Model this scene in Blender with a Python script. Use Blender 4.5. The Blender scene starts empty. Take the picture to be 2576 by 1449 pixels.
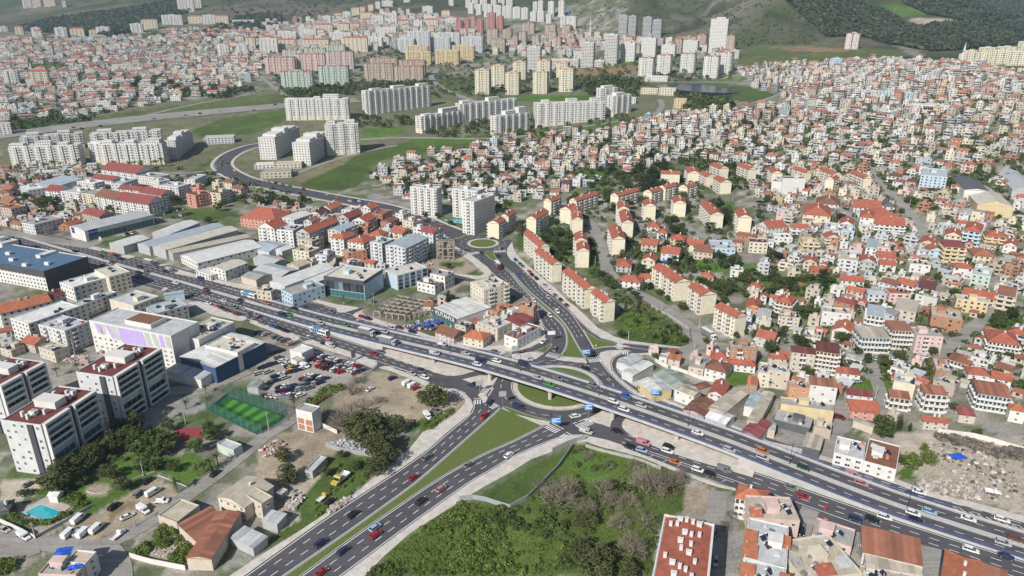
import bpy,math,random
import numpy as np
from mathutils import Vector,Matrix
from mathutils.geometry import tessellate_polygon
R=math.radians
SC=bpy.context.scene
COL=SC.collection
rng=random.Random(7)
nrg=np.random.default_rng(7)
# ---------------------------------------------------------------- camera, sky, sun, exposure
FPX=1800.0
PITCH=math.atan(701.5/FPX)
CP,SP,CAMH=math.cos(PITCH),math.sin(PITCH),170.0
cam=bpy.data.cameras.new('camera')
cam.sensor_width=36.0
cam.lens=36.0*FPX/2576.0
cam.clip_start,cam.clip_end=1.0,20000.0
cam_o=bpy.data.objects.new('camera',cam)
cam_o.location=(0,0,CAMH)
cam_o.rotation_euler=(math.pi/2-PITCH,0,0)
COL.objects.link(cam_o)
SC.camera=cam_o
SUN_EL,SHADOW_DIR=37.0,(0.55,0.835)
sun_az=math.atan2(-SHADOW_DIR[0],-SHADOW_DIR[1])
world=bpy.data.worlds.new('World')
SC.world=world
world.use_nodes=True
wn=world.node_tree.nodes
wn.clear()
bg=wn.new('ShaderNodeBackground')
wo=wn.new('ShaderNodeOutputWorld')
sky=wn.new('ShaderNodeTexSky')
sky.sky_type='NISHITA'
sky.sun_disc=False
sky.sun_elevation=R(SUN_EL)
sky.sun_rotation=sun_az
sky.air_density,sky.dust_density=1.0,1.0
bg.inputs['Strength'].default_value=0.075
world.node_tree.links.new(sky.outputs[0],bg.inputs[0])
world.node_tree.links.new(bg.outputs[0],wo.inputs[0])
sl=bpy.data.lights.new('sun','SUN')
sl.energy,sl.angle,sl.color=5.0,R(0.5),(1.0,0.96,0.89)
so=bpy.data.objects.new('sun',sl)
sd=Vector((SHADOW_DIR[0],SHADOW_DIR[1],-math.tan(R(SUN_EL))*math.hypot(*SHADOW_DIR)))
so.rotation_euler=sd.to_track_quat('-Z','Y').to_euler()
so.location=(-300,-300,500)
COL.objects.link(so)
SC.view_settings.view_transform='Standard'
SC.view_settings.look='None'
SC.view_settings.exposure=0.18
HAZE_DENSITY=0.8e-4
SC.view_settings.gamma=1.0
SC.render.engine='CYCLES'
SC.cycles.use_denoising=True
SC.cycles.max_bounces=4
SC.cycles.diffuse_bounces=2
SC.cycles.glossy_bounces=2
SC.cycles.volume_bounces=0
SC.cycles.transparent_max_bounces=6
# ---------------------------------------------------------------- pixel -> world
def T(i,j,pts):
    return [(644.0*i+u/4.0,362.25*j+v/4.0) for u,v in pts]
KA=np.array([-1.4,-0.75,-0.4,0.0,0.22,0.36,0.5,0.7,1.4])
KY=np.array([0,350,450,600,800,1000,1200,1400,1550,1700,1900,2100,2500,3000,3600,4500,6000,9000.])
KE=np.array([
    [0,0,0,0,0,8,26,38,47,56,68,80,108,140,185,270,420,600],
    [0,0,0,0,0,8,26,38,47,56,68,80,108,140,185,270,420,600],
    [0,0,0,0,0,9,25,36,44,52,64,78,112,165,230,330,480,640],
    [0,0,0,0,4,12,20,28,34,42,68,92,140,185,240,360,540,700],
    [0,0,0,3,14,26,34,45,58,72,102,135,210,270,330,420,560,700],
    [0,0,2,8,24,42,46,58,78,92,160,255,400,460,480,520,600,700],
    [0,0,6,20,44,62,72,82,88,96,118,160,235,262,262,300,420,600],
    [0,0,8,30,58,77,88,82,76,72,74,84,110,138,165,235,400,600],
    [0,0,8,30,58,77,88,82,76,72,74,84,110,138,165,235,400,600]],float)
def _vn(x,y,seed):
    xi,yi=np.floor(x).astype(np.int64),np.floor(y).astype(np.int64)
    fx,fy=x-xi,y-yi
    fx,fy=fx*fx*(3-2*fx),fy*fy*(3-2*fy)
    def h(a,b):
        n=(a*374761393+b*668265263+seed*69069) & 0x7fffffff
        n=((n ^ (n >> 13))*1274126177) & 0x7fffffff
        return ((n ^ (n >> 16)) & 0xffff)/65535.0
    return (h(xi,yi)*(1-fx)+h(xi+1,yi)*fx)*(1-fy)+(h(xi,yi+1)*(1-fx)+h(xi+1,yi+1)*fx)*fy
def fbm(x,y,scale,octv=4,seed=1):
    r,a,t=0.0,0.5,0.0
    for o in range(octv):
        r=r+a*_vn(x/scale*2 ** o+31.7*o,y/scale*2 ** o+17.3*o,seed+o)
        t+= a
        a*= 0.5
    return r/t-0.5
def sstep(a,b,x):
    t=np.clip((x-a)/(b-a),0,1)
    return t*t*(3-2*t)
def elev_full(X,Y):
    X,Y=np.asarray(X,float),np.asarray(Y,float)
    Ys=np.maximum(Y,1.0)
    a=np.clip(X/Ys,-1.39,1.39)
    ia=np.clip(np.searchsorted(KA,a,side='right')-1,0,len(KA)-2)
    ta=(a-KA[ia])/(KA[ia+1]-KA[ia])
    ta=ta*ta*(3-2*ta)
    yc=np.clip(Y,0,8999)
    iy=np.clip(np.searchsorted(KY,yc,side='right')-1,0,len(KY)-2)
    def prof(row):
        y0,y1=KY[iy],KY[iy+1]
        e0,e1=KE[row,iy],KE[row,iy+1]
        im,ip=np.maximum(iy-1,0),np.minimum(iy+2,len(KY)-1)
        d=(e1-e0)/(y1-y0)
        dm=np.where(iy>0,(e0-KE[row,im])/np.maximum(y0-KY[im],1),d)
        dp=np.where(iy<len(KY)-2,(KE[row,ip]-e1)/np.maximum(KY[ip]-y1,1),d)
        m0=np.where(dm*d>0,2*dm*d/(dm+d+1e-12),0)
        m1=np.where(dp*d>0,2*dp*d/(dp+d+1e-12),0)
        t=(yc-y0)/(y1-y0)
        hh=y1-y0
        return (2*t**3-3*t**2+1)*e0+(t**3-2*t**2+t)*hh*m0+(3*t**2-2*t**3)*e1+(t**3-t**2)*hh*m1
    e=prof(ia)*(1-ta)+prof(ia+1)*ta
    hill=sstep(1750,2300,Y)
    e=e+hill*(fbm(X,Y,520,5,3)*90+fbm(X,Y,140,4,11)*22)
    rock=np.exp(-(((X/Ys)-0.27)/0.075) ** 2)*sstep(1700,1950,Y)*(1-sstep(2500,3000,Y))
    e=e+rock*np.abs(fbm(X*1.2,Y*0.7,75,4,21))*95
    return e
_GA,_GT=561,1101
_ga=np.linspace(-1.4,1.4,_GA)
_T0,_T1=math.log(250.),math.log(9250.)
_gy=np.exp(np.linspace(_T0,_T1,_GT))-250.
_gA,_gY=np.meshgrid(_ga,_gy)
ETAB=elev_full(_gA*_gY,_gY)
def elev(X,Y):
    X,Y=np.asarray(X,float),np.asarray(Y,float)
    a=(np.clip(X/np.maximum(Y,1.0),-1.3999,1.3999)+1.4)*((_GA-1)/2.8)
    t=(np.log(np.clip(Y,0,8990)+250.)-_T0)*((_GT-1)/(_T1-_T0))
    i,j=a.astype(np.int64),t.astype(np.int64)
    fa,ft=a-i,t-j
    return (ETAB[j,i]*(1-fa)+ETAB[j,i+1]*fa)*(1-ft)+(ETAB[j+1,i]*(1-fa)+ETAB[j+1,i+1]*fa)*ft
def ray(d):
    d=np.asarray(d,float)
    u,v=(d[...,0]-1288)/FPX,(d[...,1]-724.5)/FPX
    return np.stack([u,CP-v*SP,-(SP+v*CP)],-1)
def G(d,z=0.0):
    """pixel(s) -> plan position on the level z (flat part of the town)"""
    r=ray(d)
    t=(CAMH-np.asarray(z,float))/(-r[...,2])
    return np.stack([r[...,0]*t,r[...,1]*t],-1)
_TS=np.geomspace(120,9000,500)
def W(d):
    """pixel(s) -> point on the terrain (array n x 3)"""
    d=np.atleast_2d(np.asarray(d,float))
    r=ray(d)
    out=np.zeros((len(d),3))
    for k0 in range(0,len(d),400):
        rr=r[k0:k0+400]
        X,Y,Z=rr[:,:1]*_TS,rr[:,1:2]*_TS,CAMH+rr[:,2:3]*_TS
        below=Z<elev(X,Y)
        idx=np.where(below.any(1),below.argmax(1),len(_TS)-1)
        lo,hi=_TS[np.maximum(idx-1,0)],_TS[idx]
        for _ in range(22):
            m=(lo+hi)/2
            b=CAMH+rr[:,2]*m<elev(rr[:,0]*m,rr[:,1]*m)
            hi=np.where(b,m,hi)
            lo=np.where(b,lo,m)
        out[k0:k0+400]=np.stack([rr[:,0]*hi,rr[:,1]*hi,CAMH+rr[:,2]*hi],-1)
    return out
def PX(p):
    """world -> pixel"""
    p=np.asarray(p,float)
    x,y,z=p[...,0],p[...,1],p[...,2]-CAMH
    dep=y*CP-z*SP
    dn=-z*CP-y*SP
    return np.stack([1288+FPX*x/dep,724.5+FPX*dn/dep,dep],-1)
def inpoly(x,y,poly):
    poly=np.asarray(poly,float)
    c=np.zeros(np.shape(x),bool)
    n=len(poly)
    for i in range(n):
        x0,y0=poly[i]
        x1,y1=poly[(i+1) % n]
        if y0==y1:
            continue
        c ^= ((y0>y) != (y1>y)) & (x<(x1-x0)*(y-y0)/(y1-y0)+x0)
    return c
# ---------------------------------------------------------------- materials
MATS={}
def new_mat(name):
    m=bpy.data.materials.new(name)
    m.use_nodes=True
    nt=m.node_tree
    b=nt.nodes['Principled BSDF']
    MATS[name]=m
    return m,nt,b
def N(nt,kind,**kw):
    n=nt.nodes.new(kind)
    for k,v in kw.items():
        if k in n.inputs:
            n.inputs[k].default_value=v
        else:
            setattr(n,k,v)
    return n
def mat(name,col,rough=0.85,spec=0.3,metal=0.0,var=0.12,scale=0.4,bump=0.0,bscale=3.0,src=None,dirt=0.0,emit=None,stripe=None):
    """procedural surface: base colour (or object colour / attribute) broken up by two noises, optional ribs and relief"""
    if name in MATS:
        return MATS[name]
    m,nt,b=new_mat(name)
    L=nt.links.new
    b.inputs['Roughness'].default_value=rough
    b.inputs['Specular IOR Level'].default_value=spec
    b.inputs['Metallic'].default_value=metal
    if src=='object':
        c=N(nt,'ShaderNodeObjectInfo').outputs['Color']
    elif src=='attr':
        a=N(nt,'ShaderNodeAttribute')
        a.attribute_name='col'
        c=a.outputs['Color']
    else:
        rgb=N(nt,'ShaderNodeRGB')
        rgb.outputs[0].default_value=(*col,1)
        c=rgb.outputs[0]
    geo=N(nt,'ShaderNodeNewGeometry')
    if var>0:
        n1=N(nt,'ShaderNodeTexNoise',Scale=scale,Detail=4.0,Roughness=0.6)
        L(geo.outputs['Position'],n1.inputs['Vector'])
        mr=N(nt,'ShaderNodeMapRange')
        mr.inputs[1].default_value,mr.inputs[2].default_value=0.3,0.7
        mr.inputs[3].default_value,mr.inputs[4].default_value=1-var,1+var
        L(n1.outputs[0],mr.inputs[0])
        hs=N(nt,'ShaderNodeHueSaturation')
        L(mr.outputs[0],hs.inputs['Value'])
        L(c,hs.inputs['Color'])
        c=hs.outputs[0]
    if dirt>0:
        n2=N(nt,'ShaderNodeTexNoise',Scale=scale*3.1,Detail=6.0,Roughness=0.7)
        L(geo.outputs['Position'],n2.inputs['Vector'])
        cr=N(nt,'ShaderNodeMapRange')
        cr.inputs[1].default_value,cr.inputs[2].default_value=0.52,0.72
        cr.inputs[3].default_value,cr.inputs[4].default_value=0.0,dirt
        L(n2.outputs[0],cr.inputs[0])
        mx=N(nt,'ShaderNodeMix',data_type='RGBA')
        L(cr.outputs[0],mx.inputs[0])
        L(c,mx.inputs[6])
        mx.inputs[7].default_value=(0.13,0.11,0.09,1)
        c=mx.outputs[2]
    L(c,b.inputs['Base Color'])
    h=None
    if stripe:
        tc=N(nt,'ShaderNodeTexCoord')
        wv=N(nt,'ShaderNodeTexWave',Scale=stripe[0])
        wv.bands_direction=stripe[1] if len(stripe)>1 else 'X'
        L(tc.outputs['Object'],wv.inputs['Vector'])
        h=wv.outputs['Fac']
    if bump>0:
        if h is None:
            n3=N(nt,'ShaderNodeTexNoise',Scale=bscale,Detail=4.0)
            L(geo.outputs['Position'],n3.inputs['Vector'])
            h=n3.outputs[0]
        bp=N(nt,'ShaderNodeBump',Strength=bump,Distance=0.1)
        L(h,bp.inputs['Height'])
        L(bp.outputs[0],b.inputs['Normal'])
    if emit:
        b.inputs['Emission Color'].default_value=(*col,1)
        b.inputs['Emission Strength'].default_value=emit
    return m
# ---------------------------------------------------------------- object helpers
def prop(o,label=None,cat=None,group=None,kind=None):
    if label:o['label']=label
    if cat:o['category']=cat
    if group:o['group']=group
    if kind:o['kind']=kind
    return o
def mesh_obj(name,V,Fc,mats,parent=None,loc=(0,0,0),rz=0.0,mi=None,smooth=False,cols=None):
    me=bpy.data.meshes.new(name)
    me.from_pydata([tuple(map(float,v)) for v in V],[],[tuple(int(i) for i in f) for f in Fc])
    if not isinstance(mats,(list,tuple)):
        mats=[mats]
    for m in mats:
        me.materials.append(m)
    if mi is not None:
        me.polygons.foreach_set('material_index',np.asarray(mi,np.int32))
    if smooth:
        me.polygons.foreach_set('use_smooth',np.ones(len(me.polygons),bool))
    if cols is not None:
        at=me.color_attributes.new('col','FLOAT_COLOR','CORNER')
        ls=np.zeros(len(me.polygons),np.int32)
        me.polygons.foreach_get('loop_total',ls)
        c=np.repeat(np.asarray(cols,np.float32),ls,axis=0)
        at.data.foreach_set('color',np.concatenate([c,np.ones((len(c),1),np.float32)],1).ravel())
    me.update()
    return link(name,me,parent,loc,rz)
def link(name,data,parent=None,loc=(0,0,0),rz=0.0,scale=None):
    o=bpy.data.objects.new(name,data)
    o.location=loc
    o.rotation_euler=(0,0,rz)
    if scale is not None:
        o.scale=scale
    o.parent=parent
    COL.objects.link(o)
    return o
def empty(name,loc,rz=0.0):
    o=link(name,None,None,loc,rz)
    o.empty_display_size=0.5
    return o
class MB:
    """collects boxes, quads and tubes into one mesh"""
    def __init__(s):
        s.V,s.F,s.M,s.C=[],[],[],[]
    def quad(s,a,b,c,d,m=0,col=None):
        k=len(s.V)
        s.V+= [a,b,c,d]
        s.F.append((k,k+1,k+2,k+3)); s.M.append(m); s.C.append(col or (1,1,1))
    def poly(s,pts,m=0,col=None):
        k=len(s.V)
        s.V+= list(pts)
        s.F.append(tuple(range(k,k+len(pts)))); s.M.append(m); s.C.append(col or (1,1,1))
    def box(s,x0,x1,y0,y1,z0,z1,m=0,col=None,bottom=False,mtop=None,coltop=None):
        k=len(s.V)
        s.V+= [(x0,y0,z0),(x1,y0,z0),(x1,y1,z0),(x0,y1,z0),(x0,y0,z1),(x1,y0,z1),(x1,y1,z1),(x0,y1,z1)]
        fs=[(0,1,5,4),(1,2,6,5),(2,3,7,6),(3,0,4,7),(4,5,6,7)]+([(3,2,1,0)] if bottom else [])
        for n,f in enumerate(fs):
            s.F.append(tuple(k+i for i in f))
            s.M.append(mtop if (n==4 and mtop is not None) else m)
            s.C.append((coltop if (n==4 and coltop) else col) or (1,1,1))
    def obox(s,c,ax,ay,hx,hy,z0,z1,m=0,col=None):
        """box with axes ax, ay (unit 2-vectors), half sizes hx, hy"""
        k=len(s.V)
        q=[(-1,-1),(1,-1),(1,1),(-1,1)]
        for z in (z0,z1):
            for i,j in q:
                s.V.append((c[0]+ax[0]*hx*i+ay[0]*hy*j,c[1]+ax[1]*hx*i+ay[1]*hy*j,z))
        for f in [(0,1,5,4),(1,2,6,5),(2,3,7,6),(3,0,4,7),(4,5,6,7)]:
            s.F.append(tuple(k+i for i in f)); s.M.append(m); s.C.append(col or (1,1,1))
    def tube(s,p,q,r0,r1,n=6,m=0,cap=True,col=None):
        p,q=Vector(p),Vector(q)
        d=(q-p)
        if d.length<1e-6:return
        a=d.normalized().orthogonal().normalized()
        b=d.normalized().cross(a)
        k=len(s.V)
        for c,r in ((p,r0),(q,r1)):
            for i in range(n):
                t=2*math.pi*i/n
                s.V.append(tuple(c+a*(r*math.cos(t))+b*(r*math.sin(t))))
        for i in range(n):
            j=(i+1) % n
            s.F.append((k+i,k+j,k+n+j,k+n+i)); s.M.append(m); s.C.append(col or (1,1,1))
        if cap:
            s.F.append(tuple(k+n+i for i in range(n))); s.M.append(m); s.C.append(col or (1,1,1))
    def build(s,name,mats,parent=None,loc=(0,0,0),rz=0.0,cols=False,smooth=False):
        return mesh_obj(name,s.V,s.F,mats,parent,loc,rz,s.M,smooth,s.C if cols else None)
def area2(p):
    p=np.asarray(p)
    return float(np.sum(p[:,0]*np.roll(p[:,1],-1)-np.roll(p[:,0],-1)*p[:,1]))
def slab_geo(mb,pts,z0,z1,m=0,side=True):
    pts=[tuple(p) for p in np.asarray(pts,float)]
    if area2(pts)<0:
        pts=pts[::-1]
    tri=tessellate_polygon([[Vector((x,y,0)) for x,y in pts]])
    k=len(mb.V)
    n=len(pts)
    mb.V+= [(x,y,z1) for x,y in pts]
    for t in tri:
        a,b,c=t
        ar=(pts[b][0]-pts[a][0])*(pts[c][1]-pts[a][1])-(pts[c][0]-pts[a][0])*(pts[b][1]-pts[a][1])
        mb.F.append((k+a,k+b,k+c) if ar>0 else (k+a,k+c,k+b))
        mb.M.append(m); mb.C.append((1,1,1))
    if side:
        mb.V+= [(x,y,z0) for x,y in pts]
        for i in range(n):
            j=(i+1) % n
            mb.F.append((k+n+i,k+n+j,k+j,k+i)); mb.M.append(m); mb.C.append((1,1,1))
def resample(pts,step):
    pts=np.asarray(pts,float)
    seg=np.linalg.norm(np.diff(pts,axis=0),axis=1)
    s=np.concatenate([[0],np.cumsum(seg)])
    n=max(2,int(round(s[-1]/step))+1)
    q=np.linspace(0,s[-1],n)
    return np.stack([np.interp(q,s,pts[:,k]) for k in range(pts.shape[1])],-1)
def smooth_line(pts,it=2,closed=False):
    pts=np.asarray(pts,float)
    for _ in range(it):
        if closed:
            nx=np.roll(pts,-1,0)
            pts=np.stack([pts*.75+nx*.25,pts*.25+nx*.75],1).reshape(-1,pts.shape[1])
        else:
            a,b=pts[:-1],pts[1:]
            m=np.stack([a*.75+b*.25,a*.25+b*.75],1).reshape(-1,pts.shape[1])
            pts=np.vstack([pts[:1],m[1:-1],pts[-1:]])
    return pts
def normals2(p):
    t=np.gradient(p,axis=0)
    t /= np.linalg.norm(t,axis=1)[:,None]+1e-9
    return np.stack([-t[:,1],t[:,0]],-1)
def ribbon(mb,p,w,z,off=0.0,m=0):
    """flat strip of width w along plan polyline p at height(s) z"""
    n=normals2(p)
    c=p+n*off
    z=np.broadcast_to(z,len(p))
    k=len(mb.V)
    for i in range(len(p)):
        for sgn in (1,-1):
            q=c[i]+n[i]*sgn*w/2
            mb.V.append((q[0],q[1],z[i]))
    for i in range(len(p)-1):
        mb.F.append((k+2*i+1,k+2*i+3,k+2*i+2,k+2*i)); mb.M.append(m); mb.C.append((1,1,1))
def dashes(mb,p,w,z,dash=3.0,period=6.0,off=0.0,m=0):
    p=np.asarray(p,float)
    if off:
        p=p+normals2(p)*off
    seg=np.linalg.norm(np.diff(p,axis=0),axis=1)
    s=np.concatenate([[0],np.cumsum(seg)])
    z=np.broadcast_to(z,len(p))
    q=0.0
    while q+dash<s[-1]:
        ab=np.array([q,q+dash])
        pts=np.stack([np.interp(ab,s,p[:,0]),np.interp(ab,s,p[:,1])],-1)
        zz=np.interp(ab,s,z)
        ribbon(mb,pts,w,zz,0,m)
        q+= period
# ---------------------------------------------------------------- ground
C_URB,C_CONC,C_GRASS,C_LAWN,C_DRY,C_DIRT=(.30,.275,.24),(.27,.26,.245),(.075,.115,.03),(.085,.15,.03),(.21,.185,.11),(.33,.275,.205)
C_SAND,C_SCRUB,C_ROCK,C_WOOD,C_FIELD,C_EARTH=(.42,.37,.30),(.05,.08,.022),(.22,.20,.175),(.035,.055,.03),(.10,.125,.045),(.24,.16,.10)
PAINT=[
    ((.15,.155,.09),[(0,300),(720,225),(1690,195),(1700,320),(1250,368),(920,430),(760,480),(560,430),(0,432)]),
    (C_GRASS,[(755,475),(770,450),(830,420),(900,388),(980,366),(1100,352),(1245,349),(1255,362),(1150,377),(1050,388),(965,402),(928,422),(922,450),(890,472),(840,482)]),
    (C_DRY,[(740,445),(800,425),(860,398),(905,385),(870,408),(800,440),(750,462)]),
    (C_FIELD,[(200,322),(260,292),(410,270),(560,250),(720,232),(870,212),(930,222),(720,262),(540,284),(350,304)]),
    (C_GRASS,[(500,345),(480,330),(560,300),(720,272),(720,300),(640,338)]),
    (C_LAWN,[(905,326),(1015,316),(1022,336),(907,349)]),
    (C_LAWN,[(1020,352),(1240,338),(1400,325),(1560,300),(1650,283),(1670,292),(1560,315),(1400,338),(1250,352),(1060,372)]),
    (C_FIELD,[(1090,198),(1195,190),(1192,224),(1130,230)]),
    (C_LAWN,[(1215,246),(1290,241),(1465,238),(1500,243),(1460,252),(1290,256)]),
    (C_EARTH,[(1440,172),(1530,164),(1605,160),(1610,186),(1500,196),(1450,206)]),
    (C_LAWN,[(1440,167),(1560,156),(1700,150),(1705,158),(1560,166),(1445,174)]),
    (C_GRASS,[(1620,214),(1740,203),(1900,222),(1962,240),(1890,256),(1720,242)]),
    (C_FIELD,[(1848,150),(1870,128),(1925,110),(2150,114),(2290,132),(2260,150),(2090,160),(1940,168),(1860,166)]),
    (C_EARTH,[(1930,118),(2000,116),(2130,122),(2140,130),(2000,130)]),
    (C_GRASS,[(2530,168),(2576,165),(2576,190),(2535,182)]),
    (C_GRASS,[(45,345),(60,305),(230,300),(240,312),(140,330)]),
    (C_GRASS,[(360,82),(400,80),(405,92),(310,96)]),
    (C_GRASS,[(60,160),(170,158),(170,180),(60,178)]),
    (C_WOOD,[(40,75),(120,52),(240,36),(340,22),(470,-5),(480,30),(400,55),(360,72),(280,92),(180,88),(80,80)]),
    (C_WOOD,[(600,45),(690,35),(720,55),(680,75),(600,75),(585,60)]),
    (C_WOOD,[(1960,-20),(2110,-20),(2180,20),(2240,40),(2290,75),(2335,105),(2325,126),(2240,112),(2170,92),(2075,92),(2068,75),(2030,48)]),
    (C_WOOD,[(2290,75),(2400,60),(2576,60),(2576,110),(2420,125),(2340,130)]),
    (C_WOOD,[(2270,5),(2400,0),(2576,-10),(2576,45),(2440,55),(2330,35)]),
    ((.40,.34,.25),[(2275,45),(2440,52),(2445,66),(2330,70),(2300,58)]),
    (C_LAWN,[(2190,15),(2260,10),(2330,25),(2340,40),(2260,42)]),
    (C_ROCK,[(2160,52),(2200,62),(2250,90),(2330,140),(2300,145),(2230,100),(2165,66)]),
    (C_LAWN,[(1890,700),(1960,690),(2060,690),(2120,710),(2110,730),(2070,750),(1960,750),(1880,740)]),
    (C_EARTH,[(1932,708),(2000,702),(2040,714),(1990,728),(1935,730)]),
    (C_ROCK,[(1800,650),(1900,640),(1990,655),(1990,672),(1900,680),(1810,672)]),
    (C_LAWN,[(1720,650),(1790,655),(1850,665),(1940,660),(1950,676),(1840,690),(1740,680)]),
    (C_GRASS,[(2450,800),(2576,790),(2576,835),(2480,838)]),
    (C_LAWN,[(2210,908),(2280,905),(2285,930),(2225,935)]),
    (C_LAWN,[(2130,955),(2240,950),(2262,985),(2240,1000),(2150,985)]),
    (C_LAWN,[(1820,935),(1890,930),(1895,965),(1830,970)]),
    (C_LAWN,[(1800,940),(1860,940),(1860,962),(1800,962)]),
    (C_GRASS,[(1540,800),(1590,770),(1680,800),(1730,860),(1715,880),(1640,870),(1560,850)]),
    (C_LAWN,[(1570,785),(1640,790),(1640,825),(1575,830)]),
    (C_GRASS,[(1300,590),(1400,575),(1470,600),(1530,640),(1570,700),(1500,690),(1400,640),(1300,630)]),
    (C_GRASS,[(1590,640),(1680,620),(1760,650),(1720,690),(1620,680)]),
    (C_GRASS,[(1810,510),(1850,508),(1850,560),(1815,575)]),
    (C_GRASS,[(1450,425),(1560,422),(1560,445),(1455,450)]),
    (C_GRASS,[(1520,495),(1560,490),(1550,512),(1520,510)]),
    (C_LAWN,[(2275,500),(2310,498),(2340,515),(2290,522)]),
    (C_GRASS,[(2470,120),(2576,150),(2576,190),(2530,180)]),
    ((.33,.31,.275),T(1,2,[(330,620),(700,640),(1100,800),(1140,830),(900,1000),(500,1100),(100,1080),(0,900),(0,700)])),
    (C_DIRT,T(1,2,[(760,1100),(1240,830),(1650,960),(2130,1150),(1900,1340),(1600,1449),(900,1449)])),
    (C_LAWN,T(1,2,[(1680,1110),(1820,1080),(1830,1170),(1740,1200)])),
    (C_GRASS,T(1,2,[(1560,1340),(1900,1260),(2000,1250),(1730,1449),(1500,1449)])),
    (C_DIRT,T(1,3,[(0,0),(700,0),(1000,60),(700,260),(620,480),(420,620),(300,780),(0,900)])),
    (C_GRASS,T(1,3,[(640,240),(1000,230),(1250,240),(1380,300),(1080,540),(700,820),(0,1260),(0,1120),(300,900),(500,640),(700,420)])),
    (C_SAND,T(1,3,[(400,540),(640,400),(670,460),(480,640),(380,620)])),
    (C_SAND,T(1,3,[(0,1080),(250,900),(450,780),(430,880),(200,1030),(0,1160)])),
    ((.085,.125,.03),T(1,3,[(1280,1250),(1800,860),(2050,700),(2576,760),(2576,1449),(1100,1449)])),
    ((.085,.125,.03),T(2,3,[(0,760),(200,580),(600,150),(760,100),(1300,260),(1700,400),(1780,560),(1700,800),(1500,900),(1420,1449),(0,1449)])),
    (C_LAWN,T(2,3,[(520,300),(700,130),(900,200),(1100,380),(900,520),(600,420)])),
    (C_GRASS,T(2,3,[(0,440),(400,240),(560,200),(150,700),(0,760)])),
    (C_GRASS,T(1,3,[(2200,670),(2576,440),(2576,770)])),
    (C_DIRT,T(2,3,[(1760,560),(1900,520),(2060,590),(1990,760),(1900,820),(1720,800)])),
    (C_CONC,T(2,3,[(1980,760),(2060,590),(2270,640),(2260,830),(2300,1449),(1970,1449)])),
    (C_SAND,T(3,3,[(1330,0),(2576,60),(2576,860),(1500,500),(1300,470),(1310,100)])),
    (C_LAWN,T(3,3,[(1320,390),(1490,370),(1480,500),(1320,470)])),
    (C_CONC,T(3,3,[(150,30),(380,0),(520,230),(120,100)])),
    (C_DIRT,T(0,3,[(430,1120),(700,940),(900,840),(1100,760),(1450,530),(1600,470),(1780,560),(1790,700),(1590,840),(1100,1060),(1000,1160),(500,1140)])),
    ((.20,.165,.10),T(0,3,[(1090,800),(1220,720),(1400,690),(1390,740),(1200,800),(1120,890),(1070,880)])),
    ((.20,.165,.10),T(0,3,[(950,1060),(1050,1030),(1110,1060),(1030,1110),(950,1100)])),
    (C_LAWN,T(0,3,[(700,580),(900,420),(1250,220),(1450,200),(1700,250),(1950,200),(2200,330),(1900,520),(1780,480),(1600,400),(1450,520),(1100,740),(860,860),(720,700)])),
    (C_LAWN,T(0,3,[(340,1110),(640,960),(700,940),(560,1030),(450,1120)])),
    (C_DIRT,T(0,3,[(865,590),(900,540),(1000,505),(1100,510),(1140,550),(1100,600),(1000,635),(900,630)])),
    (C_SAND,T(0,3,[(0,500),(220,470),(480,500),(480,600),(380,620),(180,690),(0,700)])),
    (C_DIRT,T(0,3,[(1330,1250),(1500,1160),(1830,1050),(1940,1130),(1880,1330),(1600,1300)])),
    (C_GRASS,T(0,3,[(0,1300),(200,1290),(180,1400),(0,1449)])),
    (C_CONC,T(0,2,[(1450,1120),(1960,1080),(2100,1200),(1560,1380),(1230,1449),(1300,1300)])),
    (C_GRASS,T(0,1,[(1580,660),(2150,640),(2400,700),(2100,800),(1900,760),(1560,760)])),
    (C_GRASS,T(0,1,[(980,1000),(1350,890),(1350,930),(1060,1040)])),
    (C_GRASS,T(0,1,[(1880,290),(2130,150),(2140,170),(2000,290),(1900,330)])),
    (C_DIRT,T(1,1,[(1700,1190),(2000,1090),(2300,1300),(2050,1330),(1800,1250)])),
    (C_GRASS,T(1,1,[(1830,1190),(2080,1190),(2050,1240),(1850,1230)])),
    (C_GRASS,T(1,1,[(2120,1300),(2250,1260),(2290,1310),(2130,1330)])),
]
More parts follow.
